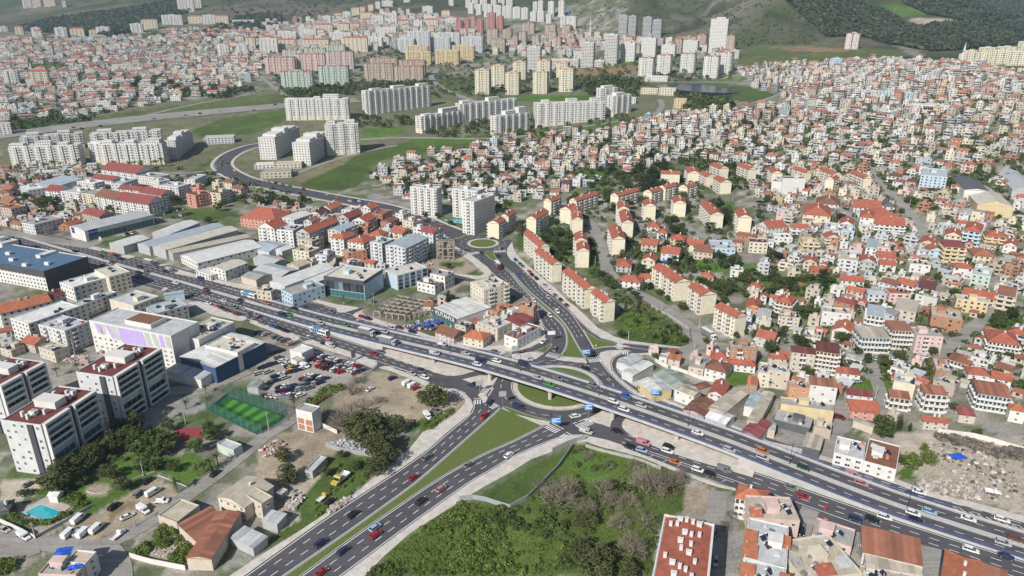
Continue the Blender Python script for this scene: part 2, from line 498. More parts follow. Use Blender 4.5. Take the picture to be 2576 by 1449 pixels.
def build_ground():
    na,ny=380,430
    av=np.linspace(-1.35,1.35,na)
    yv=np.concatenate([[20],np.geomspace(70,8200,ny-1)])
    A2,Y2=np.meshgrid(av,yv)
    X2=A2*Y2
    X2[0]*= 6
    Z2=elev(X2,Y2)
    x,y,z=X2.ravel(),Y2.ravel(),Z2.ravel()
    px=PX(np.stack([x,y,z],-1))
    col=np.empty((len(x),3))
    u=fbm(x,y,60,4,5)[:,None]
    col[:]=np.array(C_URB)
    col*= 1+u*0.5
    wx,wy=x+fbm(x,y,30,3,101)*22,y+fbm(x,y,30,3,103)*22
    hsh=(np.floor(wx/13).astype(np.int64)*7919+np.floor(wy/11).astype(np.int64)*104729) % 10
    plots=np.array([C_CONC,C_GRASS,(.19,.165,.13),C_URB,C_SCRUB,(.36,.33,.29),C_GRASS,(.24,.22,.19),(.13,.13,.09),C_URB])
    col=col*.3+plots[hsh]*(1+.4*u)*.7
    g=sstep(0.02,0.16,fbm(x,y,38,4,9))[:,None]*0.7
    col=col*(1-g)+np.array(C_GRASS)*g
    hl=np.where(x/np.maximum(y,1)>0.15,sstep(1560,1750,y),sstep(2350,2800,y))
    hl=np.where(x/np.maximum(y,1)>0.42,sstep(1230,1330,y),hl)[:,None]
    n1=sstep(-0.12,0.14,fbm(x,y,210,5,33))[:,None]
    n2=sstep(0.0,0.13,fbm(x,y,90,5,41))[:,None]
    hc=np.array((.085,.105,.045))*(1-n1)+np.array((.165,.15,.10))*n1
    hc=hc*(1-0.55*n2)+np.array(C_WOOD)*0.55*n2
    rk=(np.exp(-(((x/np.maximum(y,1))-0.27)/0.07) ** 2)*sstep(1750,1950,y)*sstep(-0.1,0.12,fbm(x,y,60,5,51)))[:,None]
    hc=hc*(1-rk)+np.array(C_ROCK)*rk
    col=col*(1-hl)+hc*.78*hl
    jx=fbm(x,y,9,3,61)*0.012*px[:,2].clip(100,1200)
    jit=fbm(x,y,14,3,71)*3600/px[:,2]*1.5
    jit2=fbm(x,y,14,3,81)*3600/px[:,2]*0.9
    for c,poly in PAINT:
        m=inpoly(px[:,0]+jit,px[:,1]+jit2,poly) & (px[:,2]>0)
        v=1+0.5*fbm(x[m],y[m],17,3,91)[:,None]+0.25*fbm(x[m],y[m],60,3,95)[:,None]
        col[m]=np.array(c)*v
    col=np.clip(col,0.01,0.8)
    idx=np.arange(na*ny).reshape(ny,na)
    q=np.stack([idx[:-1,:-1],idx[:-1,1:],idx[1:,1:],idx[1:,:-1]],-1).reshape(-1,4)
    me=bpy.data.meshes.new('ground')
    me.vertices.add(len(x))
    me.vertices.foreach_set('co',np.stack([x,y,z],-1).astype(np.float32).ravel())
    me.loops.add(q.size)
    me.loops.foreach_set('vertex_index',q.ravel().astype(np.int32))
    me.polygons.add(len(q))
    me.polygons.foreach_set('loop_start',np.arange(0,q.size,4,dtype=np.int32))
    me.polygons.foreach_set('use_smooth',np.ones(len(q),bool))
    at=me.color_attributes.new('col','FLOAT_COLOR','POINT')
    at.data.foreach_set('color',np.concatenate([col,np.ones((len(x),1))],1).astype(np.float32).ravel())
    m,nt,b=new_mat('ground')
    L=nt.links.new
    b.inputs['Roughness'].default_value=0.95
    b.inputs['Specular IOR Level'].default_value=0.15
    a=N(nt,'ShaderNodeAttribute'); a.attribute_name='col'
    geo=N(nt,'ShaderNodeNewGeometry')
    cur=a.outputs['Color']
    for sc,amp in ((0.9,0.30),(0.12,0.25),(0.02,0.12)):
        n=N(nt,'ShaderNodeTexNoise',Scale=sc,Detail=6.0,Roughness=0.65)
        L(geo.outputs['Position'],n.inputs['Vector'])
        mr=N(nt,'ShaderNodeMapRange')
        mr.inputs[1].default_value,mr.inputs[2].default_value=0.3,0.7
        mr.inputs[3].default_value,mr.inputs[4].default_value=1-amp,1+amp
        L(n.outputs[0],mr.inputs[0])
        hs=N(nt,'ShaderNodeHueSaturation')
        L(mr.outputs[0],hs.inputs['Value']); L(cur,hs.inputs['Color'])
        cur=hs.outputs[0]
    L(cur,b.inputs['Base Color'])
    n=N(nt,'ShaderNodeTexNoise',Scale=0.7,Detail=8.0,Roughness=0.7)
    L(geo.outputs['Position'],n.inputs['Vector'])
    bp=N(nt,'ShaderNodeBump',Strength=0.5,Distance=0.6)
    L(n.outputs[0],bp.inputs['Height']); L(bp.outputs[0],b.inputs['Normal'])
    me.materials.append(m)
    me.update()
    me.validate()
    o=link('ground',me)
    prop(o,kind='structure')
    return o
build_ground()
# ---------------------------------------------------------------- roads
def asphalt_mat(name,base):
    m,nt,b=new_mat(name)
    L=nt.links.new
    geo=N(nt,'ShaderNodeNewGeometry')
    n1=N(nt,'ShaderNodeTexNoise',Scale=0.06,Detail=5.0,Roughness=0.6)
    n2=N(nt,'ShaderNodeTexNoise',Scale=1.6,Detail=4.0,Roughness=0.7)
    L(geo.outputs['Position'],n1.inputs['Vector']); L(geo.outputs['Position'],n2.inputs['Vector'])
    mp=N(nt,'ShaderNodeMapping')
    mp.inputs['Rotation'].default_value=(0,0,math.atan2(0.5320,0.8468))
    mp.inputs['Scale'].default_value=(0.02,0.75,1)
    L(geo.outputs['Position'],mp.inputs['Vector'])
    n3=N(nt,'ShaderNodeTexNoise',Scale=1.0,Detail=2.0)
    L(mp.outputs[0],n3.inputs['Vector'])
    ad=N(nt,'ShaderNodeMath',operation='ADD'); L(n1.outputs[0],ad.inputs[0])
    ad2=N(nt,'ShaderNodeMath',operation='ADD'); L(ad.outputs[0],ad2.inputs[0]); L(n3.outputs[0],ad2.inputs[1])
    L(n2.outputs[0],ad.inputs[1])
    mr=N(nt,'ShaderNodeMapRange')
    mr.inputs[1].default_value,mr.inputs[2].default_value=1.1,1.9
    mr.inputs[3].default_value,mr.inputs[4].default_value=0.66,1.32
    L(ad2.outputs[0],mr.inputs[0])
    hs=N(nt,'ShaderNodeHueSaturation'); hs.inputs['Color'].default_value=(*base,1)
    L(mr.outputs[0],hs.inputs['Value'])
    L(hs.outputs[0],b.inputs['Base Color'])
    b.inputs['Roughness'].default_value=0.8
    b.inputs['Specular IOR Level'].default_value=0.35
    return m
M_ASPH=asphalt_mat('asphalt',(.082,.079,.088))
M_ASPH2=asphalt_mat('worn_asphalt',(.27,.255,.235))
M_LINE=mat('road_paint',(.72,.72,.70),rough=.7,var=.10,scale=.8)
M_KERB=mat('kerb_concrete',(.42,.41,.39),var=.1,scale=.5)
M_CONC=mat('concrete',(.40,.395,.38),var=.14,scale=.25,dirt=.12)
M_MEDIAN=mat('median_concrete',(.43,.42,.405),var=.12,scale=.3)
M_TURF=mat('median_turf',(.115,.150,.045),rough=.95,spec=.1,var=.2,scale=1.3,bump=.6,bscale=6)
def paving_mat():
    m,nt,b=new_mat('pale_paving')
    L=nt.links.new
    geo=N(nt,'ShaderNodeNewGeometry')
    mp=N(nt,'ShaderNodeMapping'); mp.inputs['Rotation'].default_value=(0,0,0.6)
    L(geo.outputs['Position'],mp.inputs['Vector'])
    br=N(nt,'ShaderNodeTexBrick',Scale=1.0)
    br.inputs['Color1'].default_value=(.60,.55,.50,1)
    br.inputs['Color2'].default_value=(.50,.46,.42,1)
    br.inputs['Mortar'].default_value=(.38,.35,.32,1)
    br.inputs['Mortar Size'].default_value=0.03
    br.inputs['Brick Width'].default_value=1.0
    br.inputs['Row Height'].default_value=0.5
    L(mp.outputs[0],br.inputs['Vector'])
    n=N(nt,'ShaderNodeTexNoise',Scale=0.3,Detail=5.0); L(geo.outputs['Position'],n.inputs['Vector'])
    mr=N(nt,'ShaderNodeMapRange')
    mr.inputs[1].default_value,mr.inputs[2].default_value,mr.inputs[3].default_value,mr.inputs[4].default_value=.3,.7,.84,1.14
    L(n.outputs[0],mr.inputs[0])
    hs=N(nt,'ShaderNodeHueSaturation'); L(br.outputs[0],hs.inputs['Color']); L(mr.outputs[0],hs.inputs['Value'])
    L(hs.outputs[0],b.inputs['Base Color'])
    b.inputs['Roughness'].default_value=.9
    return m
M_PAVE=paving_mat()
HA,HD=np.array((-279.42,481.49)),np.array((0.84677,-0.53196))
HN=np.array((-HD[1],HD[0]))
_LS=[-140,-70,0,70,140,200,300,350,398,436,466,497,540,760]
_LL=[-3.5,-2,0,2.4,3.3,3.3,3.0,2.6,2.0,1.2,0,-1.6,-1.6,-1.0]
_ZS=[140,165,194,226,252,272,298,320,347,372,398,419,436,448,466,480,497,515,540]
_ZZ=[0,.15,.8,2.2,3.6,4.8,6.3,7.2,7.4,7.1,6.3,5.4,4.5,3.6,2.2,1.35,.6,.15,0]
def hwL(s):return np.interp(s,_LS,_LL)
def hwZ(s):
    s=np.asarray(s,float)
    return sum(np.interp(s+k,_ZS,_ZZ) for k in (-10,-5,0,5,10))/5
def HW(s,lat):
    s=np.asarray(s,float)
    return HA+np.multiply.outer(s,HD)+np.multiply.outer(np.asarray(lat,float)+hwL(s),HN) if np.ndim(lat)==0 else HA+s[:,None]*HD+(np.asarray(lat)+hwL(s))[:,None]*HN
def sl(d):
    g=G(d)-HA
    s=g @ HD
    return s,g @ HN-hwL(s)
def flat(name,pts,z,m,kind='structure',side=False,z0=0.0):
    mb=MB()
    slab_geo(mb,pts,z0,z,side=side)
    return prop(mb.build(name,m),kind=kind)
_s=np.linspace(-140,760,46)
hw_n=np.interp(_s,[-140,150,180,215,300,400,425,470,540,760],[17,16.5,20,21.5,22,25,20,17.5,17,17])
hw_s=np.interp(_s,[-140,90,160,300,400,460,760],[-15,-17,-20.5,-22.5,-23,-23,-23])
flat('highway_road',np.vstack([HW(_s,hw_s),HW(_s,hw_n)[::-1]]),0.02,M_ASPH)
RC,SR=np.array((21.9,305.2)),np.array((-22.6,532.2))
def circle(c,r,n=64,a0=0,a1=2*math.pi):
    t=np.linspace(a0,a1,n,endpoint=abs(a1-a0)<6.28)
    return np.stack([c[0]+r*np.cos(t),c[1]+r*np.sin(t)],-1)
flat('roundabout_road',circle(RC,34),0.024,M_ASPH)
flat('roundabout_road',circle(SR,23.5),0.024,M_ASPH)
sw_l=G(smooth_line(T(1,2,[(2100,1062),(2165,1125),(2187,1190),(2150,1275)])+T(1,3,[(1925,5),(1740,170),(1520,330),(1240,512),(980,680),(705,862),(460,1035),(200,1222),(0,1365),(-500,1720),(-1200,2215)]),1))
sw_r=G(smooth_line(T(2,3,[(1100,130),(950,80),(800,48),(690,36),(560,42),(450,68),(200,170),(0,258)])+T(1,3,[(2400,370),(2200,482),(2000,618),(1800,762),(1600,905),(1400,1052),(1190,1210),(1000,1352),(870,1449),(300,1880)]),1))
flat('dual_carriageway_road',np.vstack([sw_l,sw_r[::-1]]),0.028,M_ASPH)
md_l=G(smooth_line(T(1,2,[(2462,1205),(2430,1245),(2200,1449)])+T(1,3,[(1960,212),(1700,440),(1560,555),(1300,742),(1000,960),(700,1168),(400,1372),(280,1455),(-700,2130)]),1))
md_r=G(smooth_line(T(2,2,[(310,1388),(190,1449)])+T(1,3,[(2576,97),(2300,215),(2100,320),(1900,432),(1650,592),(1400,766),(1150,937),(900,1112),(650,1300),(450,1449),(-300,2000)]),1))
flat('north_road',G(T(1,1,[(1985,1020),(2100,1075),(2250,1180),(2365,1285),(2400,1330),(2576,1430)])+T(2,2,[(100,60),(255,215),(300,370),(335,440),(330,500),(290,550),(190,600),(0,640),(0,735),(300,790),(800,800),(900,740),(880,660),(960,628),(1050,600),(900,510),(800,440),(710,355),(600,238),(430,60)])+T(2,1,[(360,1449),(250,1345),(130,1235),(30,1125),(0,1050)])+T(1,1,[(2540,1000)])),0.032,M_ASPH)
flat('east_connector_road',G(T(2,2,[(920,500),(1060,538),(1180,553),(1640,600),(1760,640),(1700,660),(1230,655),(1180,650),(1110,700),(1065,760),(1090,850),(1190,955),(1400,1085),(1600,1180),(1500,1200),(1250,1100),(960,820),(850,690),(850,560)])),0.036,M_ASPH)
flat('side_street',G(T(1,1,[(1975,1308),(2250,1372),(2380,1330),(2400,1380),(2180,1390),(1960,1352)])),0.040,M_ASPH)
flat('side_street',G(T(1,2,[(300,560),(420,520),(470,540),(380,590)])),0.040,M_ASPH)
flat('side_street',G(T(1,2,[(1150,830),(1225,740),(1270,795),(1190,840)])),0.040,M_ASPH)
flat('side_street',G(T(1,2,[(900,190),(1095,205),(990,262),(930,255)])),0.040,M_ASPH)
flat('side_street',G(T(0,1,[(1310,1330),(1640,1449),(1700,1449),(1560,1340),(1380,1290)])+[]),0.040,M_ASPH)
walks=[
    T(0,1,[(880,1048),(940,1030),(1100,1062),(1160,1083),(1110,1088),(1000,1075)]),
    T(0,1,[(1215,1130),(1240,1115),(1345,1125),(1362,1140),(1290,1152)]),
    T(0,1,[(1440,1190),(1480,1175),(1620,1208),(1700,1213),(1610,1228),(1480,1206)]),
    T(0,1,[(1660,1250),(1672,1238),(1715,1236),(1780,1262),(2000,1322),(2250,1380),(2330,1392),(2576,1440)])+T(1,2,[(250,62),(470,108),(560,104),(820,168),(1000,192),(1040,203),(900,245),(850,248),(815,240),(810,203),(540,128),(476,128),(460,150),(230,92),(0,36)])+T(0,1,[(2400,1449),(2100,1372),(1760,1302)]),
    T(1,2,[(980,268),(1000,250),(1095,212),(1062,242),(1100,280),(1300,340),(1480,395),(1640,440),(1750,480),(1900,515),(2150,570),(2300,588),(2576,572)])+T(2,2,[(130,542),(290,470),(295,400),(240,240),(256,216),(302,370),(336,440),(331,497),(290,545),(190,594),(100,622),(0,640)])+T(1,2,[(2290,620),(2150,602),(1900,552),(1750,514),(1500,442),(1340,392),(1080,318),(1000,292)]),
    T(1,1,[(2000,1030),(2100,1075),(2250,1180),(2330,1240),(2370,1288),(2366,1320),(2330,1345),(2210,1362),(2000,1312),(2000,1302),(2240,1330),(2298,1310),(2288,1292),(2160,1182),(2060,1112),(1980,1050)]),
    T(1,1,[(2576,985),(2530,1050),(2524,1105),(2560,1165)])+T(2,1,[(30,1190),(130,1285),(250,1395)])+T(2,2,[(330,20),(420,82),(520,165),(600,238),(710,352),(800,434),(920,507),(1060,542),(1180,557),(1640,602),(1720,600),(1300,548),(1150,528),(1030,490),(960,450),(860,400),(740,280),(640,190),(560,130),(430,0)])+T(2,1,[(330,1370),(200,1260),(60,1130),(20,1070),(5,1000)]),
    T(2,2,[(875,680),(890,650),(960,630),(1150,625),(1190,632),(1110,650),(1020,695),(988,752),(1000,830),(1080,920),(1200,1013),(1325,1098),(1290,1100),(1200,1042),(1080,942),(980,842),(900,742)]),
    T(2,2,[(1160,690),(1080,716),(1058,780),(1085,850),(1190,950),(1400,1080),(1600,1170),(2000,1322),(2330,1449)])+T(3,3,[(0,130),(330,218),(650,312),(1300,528),(1600,642),(2300,832),(2576,912),(3400,1170),(3400,1080),(2576,850),(2300,770),(1600,590),(1300,480),(650,270),(330,170),(0,92)])+T(2,2,[(2390,1449),(2150,1355),(1800,1222),(1500,1105),(1400,1050),(1260,940),(1220,890),(1190,800),(1165,740)]),
    T(2,2,[(1055,560),(1185,590),(1180,596),(1055,592)]),
    T(2,2,[(1240,662),(1440,650),(1480,656),(1380,668),(1290,676)]),
    T(0,2,[(1895,152),(1960,135),(2010,140),(2180,200),(2345,268),(2465,292),(2482,308),(2440,330),(2390,330),(2150,268),(2020,215),(1950,178)]),
    T(0,2,[(1620,20),(1660,-8),(1690,0),(1680,18),(1650,28)]),
    T(1,2,[(-60,318),(0,340),(130,390),(270,440),(410,478),(432,495),(425,520),(370,535),(330,520),(300,500),(150,430),(0,375),(-60,350)]),
    T(1,2,[(480,545),(520,530),(585,532),(620,550),(790,610),(810,600),(965,650),(1100,700),(1195,738),(1213,765),(1180,800),(1140,825),(1110,800),(960,692),(720,622),(560,562),(500,556)]),
    T(1,2,[(1240,805),(1290,792),(1365,795),(1385,818),(1490,852),(1680,927),(1750,962),(1910,1022),(2000,1018),(2100,1062),(2165,1125),(2187,1190),(2150,1275)])+T(1,3,[(1925,5),(1740,170),(1520,330),(1240,512),(980,680),(705,862),(460,1035),(200,1222),(0,1365),(-500,1720),(-500,1610),(0,1270),(400,1022),(720,812),(980,642),(1080,548),(1300,372),(1560,152),(1680,0)])+T(1,2,[(1850,1370),(2000,1272),(2110,1150),(2100,1110),(2000,1062),(1900,1045),(1650,955),(1500,892),(1350,832)]),
    T(2,3,[(1140,165),(1100,130),(950,80),(800,48),(690,36),(560,42),(450,68),(200,170),(0,258)])+T(1,3,[(2400,370),(2200,482),(2000,618),(1800,762),(1600,905),(1400,1052),(1190,1210),(1000,1352),(870,1449),(600,1660),(900,1560),(1100,1449),(1290,1250),(1550,1020),(1800,862),(2050,702),(2300,548),(2576,398)])+T(2,3,[(200,272),(420,192),(610,102),(740,92),(900,152),(1080,192),(1300,252),(1300,225)]),
    T(2,3,[(1300,225),(1500,300),(1740,400),(2080,530),(2250,568),(2250,590),(2080,556),(1740,436),(1500,335),(1300,252)]),
    T(1,2,[(2080,920),(2150,905),(2250,880),(2400,880),(2430,905),(2400,960),(2370,1025),(2340,1005),(2260,990)]),
    T(1,2,[(2300,1070),(2335,1105),(2310,1150),(2285,1165),(2275,1130),(2235,1080),(2255,1062)]),
    T(2,2,[(0,668),(210,642),(325,660),(240,716),(0,716)]),
    T(2,2,[(490,694),(735,713),(762,758),(440,722)]),
]
for w in walks:
    flat('sidewalk',G(w),0.15,M_PAVE,side=True)
us=smooth_line(T(1,2,[(1235,655),(1450,733),(1700,812),(1870,872),(1950,884),(2050,880),(2150,852),(2215,835)]),1)
flat('paved_island',np.vstack([G(us),HW(np.array([318.,300,280,262,250]),np.array([2.,7,8.2,8.4,8.4]))]),0.15,M_PAVE,side=True)
us=smooth_line(T(2,2,[(1140,1320),(1110,1350),(1105,1400),(1150,1449)])+T(2,3,[(1230,55),(1450,152),(1700,245),(2060,350),(2420,455)]),1)
flat('paved_island',np.vstack([G(us),HW(np.array([446.,430,410,395,388]),np.array([8.4,8.4,8.3,8.0,2]))]),0.15,M_PAVE,side=True)
flat('paved_island',G(T(2,2,[(725,1330),(850,1270),(930,1225),(1040,1262),(1060,1290),(1010,1320),(985,1400),(900,1370)])),0.15,M_PAVE,side=True)
def turf(pts,name='turf_island',rim=0.35):
    """kerbed island: a concrete kerb ring with turf inside"""
    pts=np.asarray(pts)
    if area2(pts)<0:pts=pts[::-1]
    pts=resample(np.vstack([pts,pts[:1]]),2.0)[:-1]
    flat(name+'_kerb',pts,0.14,M_KERB,side=True)
    n=normals2(np.vstack([pts[-1:],pts,pts[:1]]))[1:-1]
    flat(name,pts+n*rim,0.17,M_TURF,side=True,z0=0.1)
flat('roundabout_apron',circle(RC,21.6),0.14,M_PAVE,side=True)
flat('roundabout_turf',circle(RC,19.2),0.22,M_TURF,side=True)
flat('roundabout_apron',circle(SR,11.8),0.14,M_PAVE,side=True)
flat('roundabout_turf',circle(SR,10.0),0.22,M_TURF,side=True)
turf(np.vstack([md_l,md_r[::-1]]))
flat('median_path',G(T(1,2,[(2480,1208),(2576,1242)])+T(2,2,[(200,1312),(385,1350),(370,1375),(310,1384),(150,1345),(0,1308)])+T(1,2,[(2462,1226)])),0.16,M_PAVE,side=True)
turf(G(T(1,2,[(2480,1186),(2576,1216)])+T(2,2,[(100,1258),(250,1300),(402,1336),(388,1352),(200,1318),(0,1268)])+T(1,2,[(2490,1212)])))
n_med_l=smooth_line(T(1,1,[(2560,1290)])+T(2,1,[(0,1318),(108,1449)])+T(2,2,[(305,192),(420,285),(528,390),(560,500),(550,600),(492,690)]),1)
n_med_r=smooth_line(T(2,1,[(0,1296),(130,1449)])+T(2,2,[(350,190),(470,292),(570,420),(650,572),(735,710)]),1)
turf(G(np.vstack([n_med_l,n_med_r[::-1]])))
turf(G(T(1,1,[(2275,1086),(2385,1080),(2400,1120),(2440,1180),(2576,1292),(2570,1310),(2420,1190),(2350,1150)])))
turf(G(T(2,2,[(220,636),(320,600),(398,555),(408,572),(370,620),(325,656)])))
turf(G(T(2,2,[(712,418),(790,470),(870,515),(960,540),(1052,557),(1052,588),(940,590),(865,602),(826,612)])))
turf(G(T(1,1,[(1885,890),(1960,905),(2080,938),(2030,955),(1960,925)])))
turf(G(T(1,1,[(2480,960),(2576,930),(2576,955)])))
# ---------------------------------------------------------------- painted markings
LZ=0.046
mk=MB()
def edge_line(pts,off=0.55,w=0.28,z=LZ):
    ribbon(mk,resample(pts,2.5),w,z,off)
_s=np.arange(-130.,150.,3.)
for lat in (1.4,-1.4,14.6,-13.2):
    ribbon(mk,HW(_s,lat),0.28,LZ)
for lat in (4.6,8.0,11.4,-4.4,-7.4,-10.4):
    dashes(mk,HW(_s,lat),0.26,LZ)
_sd=np.arange(138.,560.,3.)
for lat in (1.25,-1.25,7.45,-7.45):
    ribbon(mk,HW(_sd,lat),0.26,hwZ(_sd)+LZ)
for lat in (4.4,-4.4):
    dashes(mk,HW(_sd,lat),0.24,hwZ(_sd)+LZ)
for k in range(26):
    s0=100+k*2.9
    w=1.6*(1-abs(k-13)/30)
    for sg in (-1,1):
        ribbon(mk,np.array([HW(s0,sg*(8.4-w)),HW(s0+1.6,sg*8.4)]),0.35,LZ)
        ribbon(mk,np.array([HW(s0+1.6,sg*8.4),HW(s0,sg*(8.4+w))]),0.35,LZ)
for k in range(20):
    s0=515+k*2.6
    ribbon(mk,np.array([HW(s0,8.6),HW(s0+1.8,9.6)]),0.35,LZ)
    ribbon(mk,np.array([HW(s0+1.8,9.6),HW(s0,10.6)]),0.35,LZ)
for a,b,lo,hi in ((150,292,-9.4,-18.4),(395,700,-9.4,-18.6),(180,292,9.4,19.0),(425,700,9.4,15.2)):
    q=np.arange(a,b,3.)
    ribbon(mk,HW(q,lo),.26,LZ)
    ribbon(mk,HW(q,hi),.26,LZ)
    dashes(mk,HW(q,(lo*2+hi)/3),.24,LZ)
    dashes(mk,HW(q,(lo+hi*2)/3),.24,LZ)
def bays(s0,s1,lat,depth=2.2,step=6.0):
    ribbon(mk,HW(np.arange(s0,s1+1,3.),lat),.2,LZ)
    q=s0
    while q <= s1:
        ribbon(mk,np.array([HW(q,lat),HW(q-1.2,lat-depth if lat<0 else lat+depth)]),.2,LZ)
        q+= step
bays(160,186,-18.2); bays(216,238,-17.6); bays(268,290,-18.6); bays(398,445,-20); bays(206,258,18.4)
def between(a,b,f,n=80):
    def par(p):
        s=np.concatenate([[0],np.cumsum(np.linalg.norm(np.diff(p,axis=0),axis=1))])
        q=np.linspace(0,s[-1],n)
        return np.stack([np.interp(q,s,p[:,k]) for k in (0,1)],-1)
    return par(a)*(1-f)+par(b)*f
i0=6
edge_line(sw_l[2:],0.7); edge_line(md_l,-0.6)
edge_line(sw_r[4:],-0.7); edge_line(md_r,0.6)
wl,ml=resample(sw_l[6:],2.0),resample(md_l[2:],2.0)
def nearest_pairs(a,b):
    d=np.linalg.norm(a[:,None]-b[None],axis=2)
    return a,b[d.argmin(1)]
for a,b in (nearest_pairs(resample(md_l[1:],2.),resample(sw_l,1.0)),nearest_pairs(resample(md_r,2.),resample(sw_r,1.0))):
    for f in (1/3,2/3):
        q=smooth_line(resample(a*(1-f)+b*f,4.),1)
        dashes(mk,resample(q,2.),0.24,LZ)
for c,ra,rb in ((RC,21.6,33),(SR,11.8,22.6)):
    ribbon(mk,np.vstack([circle(c,ra+.6,90),circle(c,ra+.6,90)[:1]]),.28,LZ)
    dashes(mk,circle(c,(ra+rb)/2,120),.24,LZ)
edge_line(G(n_med_l),-0.5); edge_line(G(n_med_r),0.5)
nl=G(smooth_line(T(1,1,[(2100,1075),(2250,1180),(2365,1285),(2440,1360),(2560,1440)])+T(2,2,[(120,90),(255,215),(302,370),(370,450)]),1))
nr=G(smooth_line(T(2,1,[(0,1125),(130,1240),(250,1350)])+T(2,2,[(290,20),(420,100),(520,180),(600,250),(660,340),(710,415),(790,540),(826,612)]),1))
edge_line(nl,0.3); edge_line(nr,-0.3)
for a,b in (nearest_pairs(resample(G(n_med_l)[:-4],2.),resample(nl,1.)),nearest_pairs(resample(G(n_med_r)[:-2],2.),resample(nr,1.))):
    for f in (1/3,2/3):
        dashes(mk,resample(smooth_line(resample(a*(1-f)+b*f,5.),1),2.),.24,LZ)
dashes(mk,G(smooth_line(T(1,2,[(2400,650),(2576,700)])+T(2,2,[(120,745),(300,755),(500,755),(700,785),(850,850),(960,915),(1020,990)]),1)),.24,LZ)
edge_line(G(T(2,2,[(875,680),(900,742),(980,842),(1080,942),(1200,1042),(1300,1110)])),-0.6)
edge_line(G(T(2,2,[(1190,632),(1110,650),(1020,695),(988,752),(1000,830),(1080,920),(1200,1013),(1325,1098)])),0.6)
edge_line(G(T(2,2,[(1160,690),(1080,716),(1058,780),(1085,850),(1190,950),(1400,1080),(1600,1170)])),-0.6)
edge_line(G(T(2,2,[(600,238),(710,352),(800,434),(920,507),(1060,542),(1180,557),(1640,602)])),-0.6)
edge_line(G(T(2,2,[(826,612),(865,602),(940,590),(1052,588)])),-0.5)
edge_line(G(T(2,2,[(712,418),(826,612)])),0.5)
edge_line(G(T(2,2,[(1180,595),(1400,628),(1640,640)])),0)
edge_line(G(T(1,2,[(980,268),(1000,292),(1080,318),(1340,392)])),-0.5)
for w in (walks[14],walks[15][:10],walks[13][:9],walks[11][:8]):
    edge_line(G(w),0.5)
def zebra(a,b,depth,z=LZ+.004):
    a,b=G([a])[0],G([b])[0]
    t=(b-a); L_=np.linalg.norm(t); t /= L_
    n=np.array((-t[1],t[0]))
    k=0.5
    while k<L_:
        c=a+t*k
        ribbon(mk,np.array([c-n*depth/2,c+n*depth/2]),0.55,z)
        k+= 1.15
    ribbon(mk,np.array([a,b])+n*(depth/2+1.2),.4,z)
zebra(*T(2,2,[(345,672),(460,698)]),4); zebra(*T(2,2,[(770,735),(885,722)]),4)
zebra(*T(2,2,[(1070,560),(1110,540)]),3.4); zebra(*T(2,2,[(1060,612),(1105,598)]),3.4)
zebra(*T(1,2,[(2195,1148),(2265,1146)]),4.2); zebra(*T(1,2,[(2350,1205),(2430,1165)]),4.2)
zebra(*T(1,2,[(2330,1000),(2275,1078)]),3.6); zebra(*T(2,2,[(350,1385),(470,1449)]),4)
zebra(*T(2,2,[(655,1400),(800,1345)]),4); zebra(*T(2,3,[(500,30),(565,65)]),3.6)
zebra(*T(1,1,[(2155,1108),(2250,1092)]),4.5); zebra(*T(1,1,[(2395,1085),(2520,1078)]),4.5)
zebra(*T(1,1,[(2060,925),(2130,905)]),4.5); zebra(*T(2,2,[(1310,1090),(1370,1070)]),3)
zebra(*T(2,2,[(1110,655),(1165,660)]),3); zebra(*T(1,2,[(2440,665),(2500,640)]),3)
prop(mk.build('road_markings',M_LINE),kind='structure')
mm=MB()
for a,b in ((-130,150),(540,740)):
    q=np.arange(a,b,6.)
    slab_geo(mm,np.vstack([HW(q,1.0),HW(q,-1.0)[::-1]]),0,0.3)
prop(mm.build('median_strip',M_MEDIAN),kind='structure')
# ---------------------------------------------------------------- flyover
M_RAIL=mat('blue_rail_paint',(.10,.19,.50),rough=.4,spec=.5,var=.05)
M_POLE=mat('dark_pole_paint',(.03,.032,.035),rough=.45,spec=.5,var=.05)
fly=empty('flyover',(0,0,0))
prop(fly,'long grey concrete flyover carrying the highway over the roundabout','bridge')
q=np.arange(141.,549.,3.)
z=hwZ(q)
def strip3(mb,s,lat0,z0,lat1,z1,m=0):
    a,b=HW(s,lat0),HW(s,lat1)
    k=len(mb.V)
    for i in range(len(s)):
        mb.V+= [(a[i][0],a[i][1],z0[i]),(b[i][0],b[i][1],z1[i])]
    for i in range(len(s)-1):
        mb.F.append((k+2*i,k+2*i+2,k+2*i+3,k+2*i+1)); mb.M.append(m); mb.C.append((1,1,1))
mb=MB(); strip3(mb,q,-7.95,z+.03,7.95,z+.03); mb.build('deck_surface',M_ASPH,fly)
mb=MB(); strip3(mb,q,-.8,z+.3,.8,z+.3); strip3(mb,q,-.8,z,-.8,z+.3); strip3(mb,q,.8,z+.3,.8,z); mb.build('median_strip',M_MEDIAN,fly)
for sg,nm in ((-1,'parapet'),(1,'parapet')):
    mb=MB()
    strip3(mb,q,sg*8.0,z,sg*8.0,z+.55)
    strip3(mb,q,sg*8.0,z+.55,sg*8.6,z+.55)
    strip3(mb,q,sg*8.6,z+.55,sg*8.6,z-.5)
    if sg<0:mb.F=[f[::-1] for f in mb.F]
    mb.build(nm,M_MEDIAN,fly)
iq=(q >= 251) & (q <= 441)
mb=MB()
qs,zs=q[iq],z[iq]
strip3(mb,qs,-8.5,zs-.5,-5.6,zs-1.5); strip3(mb,qs,-5.6,zs-1.5,5.6,zs-1.5); strip3(mb,qs,5.6,zs-1.5,8.5,zs-.5)
mb.F=[f[::-1] for f in mb.F]
mb.build('deck_soffit',M_CONC,fly)
